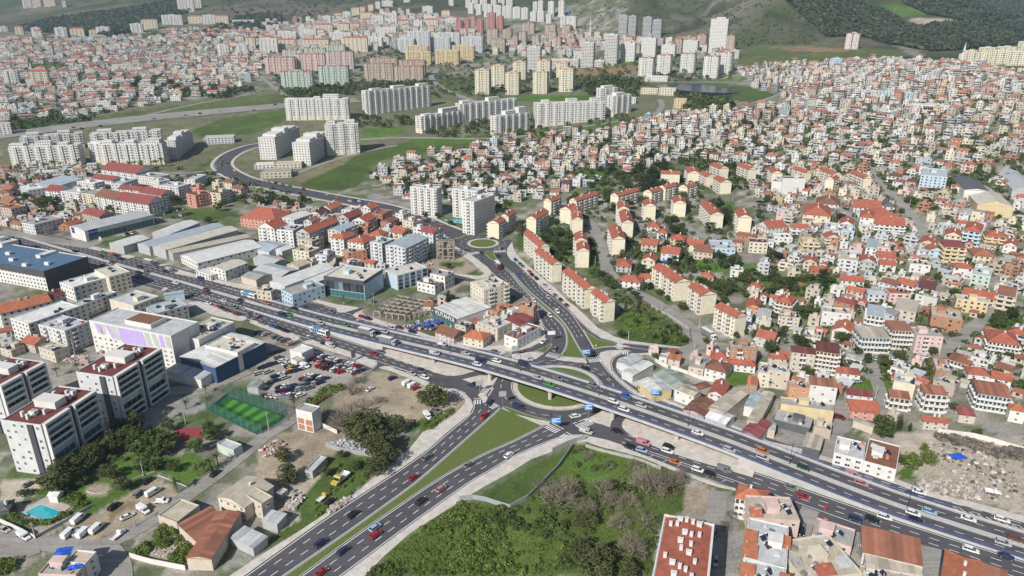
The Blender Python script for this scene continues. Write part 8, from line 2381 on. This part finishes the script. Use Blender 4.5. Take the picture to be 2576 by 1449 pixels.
def mesh_fence_mat(name,col,alpha):
    m,nt,b=new_mat(name)
    b.inputs['Base Color'].default_value=(*col,1); b.inputs['Roughness'].default_value=.6
    b.inputs['Alpha'].default_value=alpha
    return m
m_net=mesh_fence_mat('green_netting',(.03,.12,.10),.45)
m_netg=mesh_fence_mat('grey_netting',(.25,.26,.26),.5)
def fence(pts,h,panel_m,post_m,label,name='fence',step=4.5,z0=0.,solid=False,cat='fence',px=True,group=None):
    p=resample(W(pts)[:,:2] if px else np.asarray(pts,float),step)
    o=empty(name,(float(p[0][0]),float(p[0][1]),0)); prop(o,label,cat,group)
    base=p[0]
    for i in range(len(p)-1):
        a,b_=p[i]-base,p[i+1]-base
        za,zb_=float(elev(*p[i]))+z0,float(elev(*p[i+1]))+z0
        mb=MB()
        if solid:
            t=(b_-a)/(np.linalg.norm(b_-a)+1e-9); n=np.array((-t[1],t[0]))*.12
            A_,B_,C_,D_=a-n,b_-n,b_+n,a+n
            v=[(A_,za),(B_,zb_),(C_,zb_),(D_,za)]
            lo=[(q[0],q[1],z-.3) for q,z in v]; hi=[(q[0],q[1],z+h) for q,z in v]
            for k in range(4):mb.quad(lo[k],lo[(k+1) % 4],hi[(k+1) % 4],hi[k])
            mb.quad(*hi)
        else:
            mb.quad((a[0],a[1],za),(b_[0],b_[1],zb_),(b_[0],b_[1],zb_+h),(a[0],a[1],za+h))
        mb.build('panel',panel_m,o)
        if post_m:
            mb=MB(); mb.tube((a[0],a[1],za-.2),(a[0],a[1],za+h+.1),.07,.07,5); mb.build('post',post_m,o)
    return o
cg=ctr+(pc-ctr)*1.25
fence(np.vstack([cg,cg[:1]]),5.5,m_net,M_STEEL,'tall green netted cage around the football pitch','mesh_cage',px=False)
ct=G(T(0,3,[(1770,-40),(2010,-50),(2060,60),(1880,130),(1800,90)]))
o=empty('sports_court',(0,0,0)); prop(o,'small brick red sports court with green end beside the park','court'); quad_obj('red_surface',ct,.05,mat('court_red',(.26,.05,.055),rough=.9,var=.1),o); quad_obj('green_surface',G(T(0,3,[(1860,100),(1950,55),(2040,75),(1960,120)])),.09,mat('court_end_green',(.05,.17,.10),rough=.9,var=.1),o)
ct=W(T(3,1,[(1590,532),(1860,536),(1990,636),(1690,636)])); o=empty('sports_court',(0,0,0)); prop(o,'dark green sports court in front of the yellow sports hall','court')
mb=MB()
for i in range(8):
    for j in range(8):
        f=lambda a,b_:(ct[0]+(ct[1]-ct[0])*a)*(1-b_)+(ct[3]+(ct[2]-ct[3])*a)*b_
        q=[f(i/8,(j+1)/8),f((i+1)/8,(j+1)/8),f((i+1)/8,j/8),f(i/8,j/8)]
        mb.quad(*[(v[0],v[1],float(elev(v[0],v[1]))+.3) for v in q])
mb.build('surface',mat('court_dark_green',(.025,.10,.07),rough=.9,var=.1),o)
mwat=mat('pool_water',(.02,.36,.42),rough=.05,spec=.6,var=.05,scale=.3,bump=.1,bscale=2)
pl_=G(T(0,3,[(245,812),(405,728),(612,805),(470,905)]))
o=empty('swimming_pool',(0,0,0)); prop(o,'turquoise swimming pool behind a clipped hedge','pool')
pcn=pl_.mean(0); quad_obj('deck',pcn+(pl_-pcn)*1.5+np.array((1.5,2.0)),.05,mat('pool_deck',(.42,.36,.32),var=.1),o); quad_obj('coping',pcn+(pl_-pcn)*1.08,.10,M_WHITE,o); quad_obj('water',pl_,.13,mwat,o)
for pts,nm in ((T(1,1,[(1900,765),(2080,765),(2070,800),(1960,790)]),'turquoise pool between the white balcony towers'),([(772,396),(800,392),(806,400),(778,404)],'green pool beside the stepped wings')):
    q=W(pts); o=empty('swimming_pool',(0,0,0)); prop(o,nm,'pool'); quad_obj('water',q[:,:2],float(q[:,2].max())+.3,mwat,o); c_=q[:,:2].mean(0); quad_obj('coping',c_+(q[:,:2]-c_)*1.15,float(q[:,2].max())+.2,M_WHITE,o)
pd_=smooth_line(np.array([(1638,217),(1690,210),(1760,211),(1850,219),(1897,229),(1830,235),(1740,230),(1680,224)]),2,True)
w_=W(pd_); zz=float(np.median(w_[:,2])); gp=np.array([G([d],zz+1.2)[0] for d in pd_])
mb=MB(); slab_geo(mb,gp,zz-6,zz+1.2,side=True); prop(mb.build('pond',mat('pond_water',(.012,.018,.035),rough=.25,spec=.4,var=.05)),kind='structure')
# ---------------------------------------------------------------- ruin of concrete frames
def frame_ruin(cor,nx,ny,storeys,h,label,name='concrete_ruin',broken=.12):
    c=[np.array(q) for q in cor]
    o=empty(name,(0,0,0)); prop(o,label,'ruin')
    f=lambda a,b_:(c[0]+(c[1]-c[0])*a)*(1-b_)+(c[3]+(c[2]-c[3])*a)*b_
    mr=mat('bare_concrete',(.34,.29,.24),rough=.95,var=.2,scale=.6,dirt=.3)
    t=(c[1]-c[0])/np.linalg.norm(c[1]-c[0]); n=np.array((-t[1],t[0]))
    for i in range(nx+1):
        for j in range(ny+1):
            p=f(i/nx,j/ny); mb=MB(); mb.obox(p,t,n,.28,.28,-.1,storeys*h+nrg.uniform(-.8,.4)); mb.build('column',mr,o)
    for k in range(1,storeys+1):
        for i in range(nx+1):
            for j in range(ny+1):
                for di,dj in ((1,0),(0,1)):
                    if i+di>nx or j+dj>ny or nrg.random()<broken:continue
                    a,b_=f(i/nx,j/ny),f((i+di)/nx,(j+dj)/ny)
                    m_=(a+b_)/2; tt=(b_-a); L_=np.linalg.norm(tt); tt /= L_
                    mb=MB(); mb.obox(m_,tt,np.array((-tt[1],tt[0])),L_/2-.3,.2,k*h-.55,k*h); mb.build('beam',mr,o)
    return o
frame_ruin(G(T(1,2,[(1190,290),(1500,330),(1740,190),(1430,130)])),5,5,1,4.0,'roofless ruin of concrete columns and beams beside the tile shop')
frame_ruin(G(T(1,2,[(1500,335),(1640,300),(1760,260),(1620,250)])),3,2,1,3.2,'smaller ruin of stub columns beside the tile shop',broken=.5)
rc_=G([(1122,648)])[0]
frame_ruin([rc_+np.array(q) for q in ((-6,-5),(6,-5),(6,6),(-6,6))],3,3,4,3.0,'half-demolished concrete frame tower at the small roundabout',broken=.25)
K('12',(400,1228),(562,1268),(690,1212),9.5,'flat','grey','white',label='half-built block with brick panels between white columns on the lot',name='brick_block',kind='apartment block',style='blank',clutter='')
bt=REG[-1]; bw=[c for c in bt.children if c.name.startswith('wall')][0]; wB=max(v.co.x for v in bw.data.vertices)*2
for i in range(2):
    for j in range(2):mb=MB(); mb.box(-wB/2+.5+i*wB/2,-wB/2+wB/2-.4+i*wB/2,-.06,0,.4+j*3,3.0+j*3); mb.build('brick_panel',M_BRICK,bt)
K('12',(340,625),(460,668),(560,605),5,'flat','white','white',label='white box office at the edge of the car lot',style='blank',clutter='')
K('12',(345,722),(410,748),(495,712),3.2,'flat','beige','white',label='low beige kiosk inside the car lot',style='blank',clutter='')
K('12',(-60,960),(20,1000),(80,930),4,'sheet','green grey','grey',label='green grey roofed shed at the end of the car lot',kind='shed',style='blank')
B('03',(1875,1265),(2112,1298),(2190,800),5,'sheet','rust','beige',label='long shed under rust-red corrugated sheets beside the weedy plot',kind='shed',style='blank',along='y',rise=.8)
B('03',(1790,925),(1985,1105),(2100,735),4.6,'shed','rust','beige',label='low rust-streaked lean-to joined to the long rusty shed',kind='shed',style='blank',rise=.3)
B('03',(1590,850),(1780,920),(1790,670),3.6,'flat','beige','beige',label='flat beige yard building beside the rust-streaked lean-to',style='blank',clutter='')
B('03',(2190,650),(2460,760),(2470,440),6,'gable','beige','cream',label='old cream shed under a worn beige gabled roof',kind='shed',style={0:'grid',1:'blank',3:'blank'},along='y',rise=1.6,rmat=M_SHEET)
K('13',(-180,600),(55,735),(135,640),6.5,'flat','beige','beige',label='ruined beige house at the end of the worn gabled shed',style='grid')
B('13',(-260,1060),(-30,1170),(-100,960),3.5,'shed','light grey','grey',label='long grey lean-to roof beside the dual carriageway slope',kind='shed',style='blank',rise=.3)
B('13',(60,890),(210,930),(190,800),3.5,'shed','light grey','grey',label='grey sheet roof over a yard beside the ruined house',kind='shed',style='blank',rise=.3)
B('13',(490,395),(560,420),(640,245),2.8,'flat','light grey','grey',label='long grey site cabin in the weeds',kind='cabin',style={0:'blank',1:'grid',3:'blank'},clutter='')
B('13',(205,620),(260,640),(270,570),2.6,'flat','beige','grey',label='small grey cabin beside the ruined house',kind='cabin',style='blank',clutter='')
B('03',(385,1440),(765,1449),(520,1280),7,'flat','grey','pink',label='pink house with junk and tarpaulin on its roof terrace',style='grid')
B('03',(655,1315),(860,1335),(765,1195),7.4,'flat','beige','white',label='white house with a walled beige roof terrace beside the pink one',style='grid',clutter='')
B('03',(-40,800),(90,770),(20,700),3.2,'hip','dark grey','dark grey',label='dark hipped pavilion beside the swimming pool',style='blank')
B('03',(480,640),(570,650),(500,600),3,'gable','white','white',label='tiny white pool house behind the swimming pool',style='blank',clutter='',rmat=M_SHEET)
B('03',(2185,130),(2350,190),(2230,60),3.6,'flat','light grey','pale green',label='painted kiosk with grey roof beside the palm row',kind='kiosk',style='blank',clutter='')
mt=mat('blue_tarpaulin',(.02,.10,.50),rough=.45,var=.2,scale=.8,bump=.6,bscale=2)
def tarp(tile,u,v,w,d,z,label):
    p=G(T(int(tile[0]),int(tile[1]),[(u,v)]),z)[0]; mb=MB(); n_=6
    H_=nrg.uniform(0,.5,(n_+1,n_+1))
    for i in range(n_):
        for j in range(n_):
            g_=lambda a,b_:((a/n_-.5)*w,(b_/n_-.5)*d,H_[a,b_]+.6-abs(a/n_-.5)*.8)
            mb.quad(g_(i,j),g_(i+1,j),g_(i+1,j+1),g_(i,j+1))
    prop(mb.build('tarpaulin',mt,None,(float(p[0]),float(p[1]),z),nrg.uniform(-.4,.4)),label,'tarpaulin')
tarp('03',640,1215,5,4,7.6,'blue patterned tarpaulin on the pink house roof'); tarp('03',760,1370,4.5,2.2,7.2,'blue sheet over junk at the roof edge'); tarp('33',1910,255,6,4,.2,'crumpled bright blue tarpaulin on the rubble lot'); tarp('12',1830,345,3.4,3,2.2,'blue market sheet before the tile shop'); tarp('12',1740,375,4,3,2.0,'blue market sheet beside the concrete ruin'); tarp('21',1555,1190,7,5,1.0,'blue tarpaulin in a garden below the estate')
# ---------------------------------------------------------------- walls and fences
mww=mat('white_wall',(.62,.60,.55),var=.12,scale=.4,dirt=.25); mgf=mat('grey_fence',(.30,.32,.32),rough=.6,var=.1,scale=.5,dirt=.15)
fence(T(0,3,[(1310,1262),(1500,1320),(1870,1392)]),2.0,mww,None,'whitewashed garden wall below the weedy plot','garden_wall',solid=True,cat='wall')
fence(T(0,3,[(0,905),(180,985),(365,1080)]),1.6,mww,None,'cream wall below the pool hedge','garden_wall',solid=True,cat='wall')
fence(T(0,3,[(370,1065),(640,920),(930,750)]),1.2,M_GREYP,None,'low grey wall between pool hedge and dirt lot','garden_wall',solid=True,cat='wall')
fence(T(1,3,[(705,145),(840,195),(1210,255)]),2.0,mgf,M_STEEL,'grey sheet metal fence below the big trees',solid=True)
fence(T(2,3,[(-20,775),(180,660),(470,360),(620,140)]),2.0,mgf,M_STEEL,'dark fence between lawn and overgrown field',solid=True)
fence(T(2,3,[(405,205),(620,105),(740,78)]),2.2,mgf,M_STEEL,'grey paling fence along the pavement corner',solid=True)
fence(T(1,3,[(2050,690),(2230,670),(2500,760)])+T(2,3,[(-20,775)]),2.0,mgf,M_STEEL,'grey sheet fence around the overgrown field',solid=True)
fence(T(2,3,[(740,150),(900,200),(1250,280),(1500,380)]),1.4,M_GREYP,None,'low grey wall along the service road verge','boundary_wall',solid=True,cat='wall')
fence(T(3,3,[(1700,10),(2100,60),(2576,200)]),2.2,mww,None,'white wall behind the rubble lot','boundary_wall',solid=True,cat='wall')
fence(T(2,2,[(1380,670),(1460,760),(1570,810)]),2.0,mww,None,'cream curved garden wall beside the slip lane','garden_wall',solid=True,cat='wall')
fence(T(2,2,[(1600,810),(1750,860),(1900,920),(2120,960)]),1.8,mww,None,'painted wall in front of the brown hipped house','garden_wall',solid=True,cat='wall')
fence(T(2,2,[(1400,190),(1600,300),(1780,420),(1800,560)]),1.5,M_GREYP,None,'grey retaining wall along the estate street','boundary_wall',solid=True,cat='wall')
fence(T(1,2,[(0,1070),(160,1100),(360,1160)]),3.0,m_netg,M_STEEL,'grey screen fence between car lot and football cage')
fence(T(1,2,[(580,1200),(680,1130),(770,1085)]),1.6,mat('rust_fence',RCOL['rust'],var=.2),None,'rusty wall along the hedge of the car lot','boundary_wall',solid=True,cat='wall')
fence(T(1,2,[(650,1390),(760,1440),(820,1470)]),2.0,mww,None,'white broken wall beside the half-built block','boundary_wall',solid=True,cat='wall')
fence(T(0,3,[(870,600),(1000,635),(1120,590),(1400,450),(1560,400)]),.5,M_CONC,None,'low kerb wall winding through the park','boundary_wall',solid=True,cat='wall')
fence(T(0,3,[(1590,440),(1750,500),(1890,560)]),.6,M_CONC,None,'low concrete wall at the park edge','boundary_wall',solid=True,cat='wall')
fence(T(3,2,[(1880,700),(2190,745)]),1.6,mat('mint_wall',(.25,.50,.38),var=.1),None,'mint green wall along the quarter street','boundary_wall',solid=True,cat='wall')
# ---------------------------------------------------------------- rubble and stacked junk
def rubble(poly,n,size,cols,label,mound=.6,name='rubble'):
    P_=np.array(poly,float); mb=MB()
    px=nrg.uniform(P_.min(0),P_.max(0),(n*4,2)); px=px[inpoly(px[:,0],px[:,1],poly)][:n]
    for p in W(px):
        s=size*nrg.uniform(.4,1.6); a=nrg.uniform(0,3.14); t=np.array((math.cos(a),math.sin(a)))
        c=cols[int(nrg.integers(len(cols)))]; z=p[2]+nrg.uniform(0,mound)
        mb.obox(p[:2],t,np.array((-t[1],t[0])),s*nrg.uniform(.4,1),s*nrg.uniform(.3,.8),z-.2,z+s*nrg.uniform(.2,.7),0,tuple(np.array(c)*nrg.uniform(.7,1.2)))
    prop(mb.build(name,M_WALLS,cols=True),label,'rubble',None,'stuff')
dk_=[(.10,.09,.085),(.16,.14,.12),(.22,.18,.15)]; lt_=[(.55,.52,.48),(.42,.36,.30),(.34,.27,.22),(.5,.48,.46)]
rubble(T(3,3,[(1650,10),(2050,80),(2290,160),(2576,180),(2576,300),(2300,270),(2000,170),(1700,80)]),420,.8,dk_,'dark heaps of scrap along the white wall of the rubble lot',1.4)
rubble(T(3,3,[(1480,500),(1700,480),(2150,560),(2160,680),(1900,680),(1500,580)]),420,.6,lt_,'pale building rubble beside the highway pavement',.9)
rubble(T(3,3,[(1500,80),(2400,250),(2576,600),(2300,700),(1900,450),(1600,300)]),260,.6,lt_+dk_,'scattered junk over the sandy rubble lot',.3)
rubble(T(1,3,[(720,150),(900,60),(1050,130),(1200,220),(900,190)]),260,.6,[(.55,.55,.56),(.4,.4,.42),(.3,.3,.32)],'white sacks and scrap below the big trees',1.2)
rubble(T(1,3,[(710,790),(900,670),(960,650),(960,690),(740,830)]),160,.55,lt_,'pale stone spoil beside the carriageway pavement',.6)
rubble(T(1,3,[(300,620),(420,600),(490,690),(380,790),(300,760)]),180,.6,lt_,'rubble pile beside the ruined house',1.2)
rubble(T(1,3,[(30,180),(200,100),(320,130),(280,240),(80,260)]),150,.6,lt_+[(.4,.1,.08)],'junk heap inside a low brick pen',.7)
rubble(T(0,3,[(1460,1200),(1850,1060),(1920,1130),(1700,1280)]),140,.4,lt_,'broken bricks in the weedy plot',.2)
rubble(T(1,2,[(1490,390),(1680,330),(1860,340),(1800,430),(1600,440),(1520,420)]),160,.7,[(.04,.18,.5),(.5,.5,.5),(.35,.06,.05),(.1,.1,.1)],'blue and red market goods before the concrete ruin',1.2,'market_goods')
rubble(T(1,1,[(1580,1200),(1700,1170),(1800,1210),(1640,1250)]),100,.6,lt_,'grey rubble beside the tall flats',.8)
rubble(T(0,1,[(0,680),(400,640),(640,700),(500,760),(100,740)]),260,1.0,lt_+dk_+[(.35,.08,.06),(.4,.3,.05)],'scrap cars and junk in the yards beyond the factory',1.0)
rubble(T(0,2,[(560,690),(760,640),(900,700),(700,760)]),120,.6,lt_,'pale junk beside the grey flats',.7)
# ---------------------------------------------------------------- landmarks in the distance
def minaret(x,yb,yt,label,r=1.6):
    p=W([(x,yb)])[0]; fr=((p[0],p[1]),0,1,1,p[2],p[2]); h=h_from_px(fr,yt)
    o=empty('minaret',tuple(map(float,p))); prop(o,label,'minaret')
    mb=MB(); mb.tube((0,0,-1),(0,0,h*.82),r,r*.7,10); mb.build('shaft',M_WHITE,o)
    mb=MB(); mb.tube((0,0,h*.62),(0,0,h*.65),r*1.5,r*1.5,10); mb.build('gallery',M_WHITE,o)
    mb=MB(); mb.tube((0,0,h*.82),(0,0,h),r*.85,.05,10); mb.build('spire',M_GREYP,o)
minaret(472,486,447,'white minaret beside the salmon flats',1.3)
minaret(1484,103,38,'slender white minaret of the grand mosque on the slope',1.8)
minaret(777,62,36,'small white minaret below the western hill',1.6)
minaret(2418,164,105,'tall white minaret on the ridge of the hillside quarter',1.8)
minaret(80,180,156,'pale minaret among the western villas',1.6)
p=W([(1478,106)])[0]; o=empty('mosque',tuple(map(float,p))); prop(o,'pale domed mosque with white arches on the slope','mosque')
mb=MB(); mb.box(-11,11,0,20,-3,9); mb.build('hall',M_WHITE,o)
def dome_at(x,y,z,r,nm):
    mb=MB()
    for i in range(6):
        for j in range(14):
            f=lambda a,b_:(x+r*math.cos(a*math.pi/12)*math.cos(b_*2*math.pi/14),y+r*math.cos(a*math.pi/12)*math.sin(b_*2*math.pi/14),z+r*math.sin(a*math.pi/12))
            mb.quad(f(i,j),f(i,j+1),f(i+1,j+1),f(i+1,j))
    mb.build(nm,M_GREYP,o,smooth=True)
dome_at(0,10,9,8,'dome'); dome_at(-8,3,9,3,'small_dome'); dome_at(8,3,9,3,'small_dome')
for x in (-8,0,8):
    mb=MB(); mb.tube((x-3,-.5,0),(x-3,-.5,7),.5,.5,6); mb.tube((x+3,-.5,0),(x+3,-.5,7),.5,.5,6)
    for k in range(6):
        a,b_=math.pi*k/6,math.pi*(k+1)/6; mb.tube((x-3*math.cos(a),-.5,7+3*math.sin(a)),(x-3*math.cos(b_),-.5,7+3*math.sin(b_)),.5,.5,6)
    mb.build('arch',M_WHITE,o)
for x0,x1,yb,yt,wc,rc,dp,lab in ((1655,1700,240,223,'cream','light grey',16,'long low cream shed beside the pond'),(1610,1655,237,224,'cream','cream',16,'cream shed with pale roof behind the clinic'),(1693,1726,273,250,'yellow','beige',14,'yellow school-like block below the pond'),(1620,1680,205,193,'white','white',20,'long white market roof above the pond'),(1565,1600,262,247,'white','light grey',14,'white clinic with grey roof beside the stepped slabs'),(2300,2380,285,266,'white','light grey',14,'long white school in the upper quarter'),(2160,2290,250,232,'pale blue','light grey',16,'long pale blue school in the upper quarter'),(515,590,362,346,'light grey','light grey',18,'grey modern pavilion beside the curving arterial'),(585,640,62,50,'white','white',30,'long white depot below the western hills'),(325,362,153,140,'red','red',16,'brick red school among the western villas')):
    fr=base_frame(x0,x1,yb,dp,-8); Hq=h_from_px(fr,yt)
    building('long_building',fr,Hq,'flat',RCOL[rc],WC[wc],lab,'building',style='grid',detail=1,clutter='',faces=(0,1),sp=4,win=(2.2,1.3))
for x0,x1,yb,yt,wc,rc,dp,lab in ((655,735,448,434,'beige','grey',22,'low beige commercial block beside the arterial'),(690,760,425,413,'cream','beige',16,'cream terrace pavilion below the pool wings'),(640,690,425,415,'white','white',14,'long white canopy beside the pool wings'),(60,215,438,431,'white','white',8,'long white raised ramp in front of the cream based slabs'),(0,30,340,312,'white','light grey',14,'white flats beside the motorway verge')):
    fr=base_frame(x0,x1,yb,dp,-8); Hq=h_from_px(fr,yt)
    building('long_building',fr,Hq,'flat',RCOL[rc],WC[wc],lab,'building',style='grid',detail=1,clutter='',faces=(0,1),sp=4,win=(2.2,1.3))
p=W([(1430,62)])[0]; o=empty('tower_crane',tuple(map(float,p)),.5); prop(o,'blue tower crane beside the pale towers on the slope','crane')
mb=MB(); mb.tube((0,0,0),(0,0,48),1.0,1.0,4); mb.build('mast',M_RAIL,o); mb=MB(); mb.tube((-10,0,48),(0,0,52),.7,.7,4); mb.tube((-10,0,46),(34,0,46),.8,.5,4); mb.build('jib',M_RAIL,o)
for x,yb,yt in ((760,21,-20),(1165,348,270),(80,300,268),(2245,56,20)):
    p=W([(x,yb)])[0]; fr=((p[0],p[1]),0,1,1,p[2],p[2]); h=h_from_px(fr,yt); o=empty('power_pylon',tuple(map(float,p)),.4); prop(o,'grey lattice power pylon','pylon','power pylons')
    o['label']={760:'lattice power pylon on the western hill crest',1165:'lattice power pylon between the stepped slabs',80:'lattice power pylon by the motorway verge',2245:'lattice power pylon on the wooded ridge'}[x]
    mb=MB()
    for sx,sy in ((-1,-1),(1,-1),(1,1),(-1,1)):mb.tube((sx*2.2,sy*2.2,0),(sx*.3,sy*.3,h),.12,.08,4,cap=False)
    for k in range(6):
        z0,z1=h*k/6,h*(k+1)/6; a,b_=2.2-1.9*k/6,2.2-1.9*(k+1)/6
        mb.tube((-a,-a,z0),(b_,-b_,z1),.07,.07,3,cap=False); mb.tube((a,-a,z0),(-b_,-b_,z1),.07,.07,3,cap=False)
    mb.build('lattice',M_STEEL,o); mb=MB(); [mb.tube((-4,0,h*f),(4,0,h*f),.14,.14,4) for f in (.75,.87)]; mb.build('crossarm',M_STEEL,o)
p=G(T(1,2,[(1568,1218)]))[0]
me=bpy.data.meshes.new('person'); J=[(0,0,.95),(0,0,1.2),(0,0,1.42),(0,0,1.5),(0,.02,1.68),(-.1,0,.92),(-.13,.1,.5),(-.13,-.02,.06),(-.13,.12,.04),(.1,0,.92),(.12,-.14,.5),(.12,-.3,.1),(.12,-.2,.05),(-.2,0,1.4),(-.26,.08,1.15),(-.24,.2,.92),(.2,0,1.4),(.26,-.08,1.15),(.24,.04,.92)]
E_=[(0,1),(1,2),(2,3),(3,4),(0,5),(5,6),(6,7),(7,8),(0,9),(9,10),(10,11),(11,12),(2,13),(13,14),(14,15),(2,16),(16,17),(17,18)]
me.from_pydata(J,E_,[]); po=link('person',me,None,(float(p[0]),float(p[1]),.0),1.0)
sm=po.modifiers.new('skin','SKIN'); po.modifiers.new('sub','SUBSURF').levels=1
for v,r in zip(me.skin_vertices[0].data,(.17,.15,.16,.07,.11,.1,.075,.05,.05,.1,.075,.05,.05,.07,.05,.04,.07,.05,.04)):v.radius=(r,r)
me.skin_vertices[0].data[0].use_root=True
po.data.materials.append(mat('dark_clothes',(.03,.03,.035),rough=.9,var=.1)); prop(po,'person in dark clothes walking across the dirt lot','person')
def short(o):
    l=o['label'].split(' with ')[0].split(' standing ')[0]
    return ' '.join(l.split()[:4])
tops=[o for o in COL.objects if o.parent is None and o.get('label') and o.get('category') in ('house','building','shed','tree','palm','workshop')]
gridT={}
for o in tops:gridT.setdefault((int(o.location.x // 40),int(o.location.y // 40)),[]).append(o)
used=set()
byl={}
for o in tops:byl.setdefault(o['label'],[]).append(o)
WORDS={'house':'house','building':'block','shed':'shed','workshop':'workshop'}
base_short={}
for o in tops:
    if o['category'] in WORDS:
        ws=o['label'].split(' with ')
        base_short[o.name]=(' '.join(ws[0].split()[:5]),(ws[1].split()[0:3] if len(ws)>1 else []))
for lab,grp in byl.items():
    if len(grp)<2:continue
    for o in grp:
        cx,cy=int(o.location.x // 40),int(o.location.y // 40); best=[]
        for i in range(-2,3):
            for j in range(-2,3):
                for q in gridT.get((cx+i,cy+j),()):
                    if q is o or q['label']==lab or q.name not in base_short:continue
                    best.append(((q.location.x-o.location.x) ** 2+(q.location.y-o.location.y) ** 2,q.name))
        best.sort()
        for _,nm in best[:6]:
            s1,s2=base_short[nm]
            nb=s1+(' with '+' '.join(s2) if s2 and len(s2)>1 else '')
            head=lab.split(' in ')[0].split(' on ')[0].split(' among ')[0].split(' between ')[0].split(' beyond ')[0].split(' beside ')[0].split(' of ')[0]
            for new in (f'{head} next to {nb}',f'{head} next to {s1}',f'{head} close to {nb}',f'{head} close behind {s1}'):
                if len(new.split()) <= 16 and new not in used and o['label']==lab:
                    used.add(new); o['label']=new
            if o['label'] != lab:break
# ---------------------------------------------------------------- haze: one even box of air round the whole scene
hz=MB(); hz.box(-11600,11600,-60,8400,-1.6,800,bottom=True)
hm=bpy.data.materials.new('haze'); hm.use_nodes=True
hm.node_tree.nodes.clear()
ho=hm.node_tree.nodes.new('ShaderNodeOutputMaterial'); pv=hm.node_tree.nodes.new('ShaderNodeVolumePrincipled')
pv.inputs['Color'].default_value=(.62,.80,1.0,1); pv.inputs['Density'].default_value=HAZE_DENSITY; pv.inputs['Anisotropy'].default_value=.2
hm.node_tree.links.new(pv.outputs[0],ho.inputs['Volume'])
prop(hz.build('haze',hm),'thin bluish haze hanging over the whole town','haze',None,'stuff')
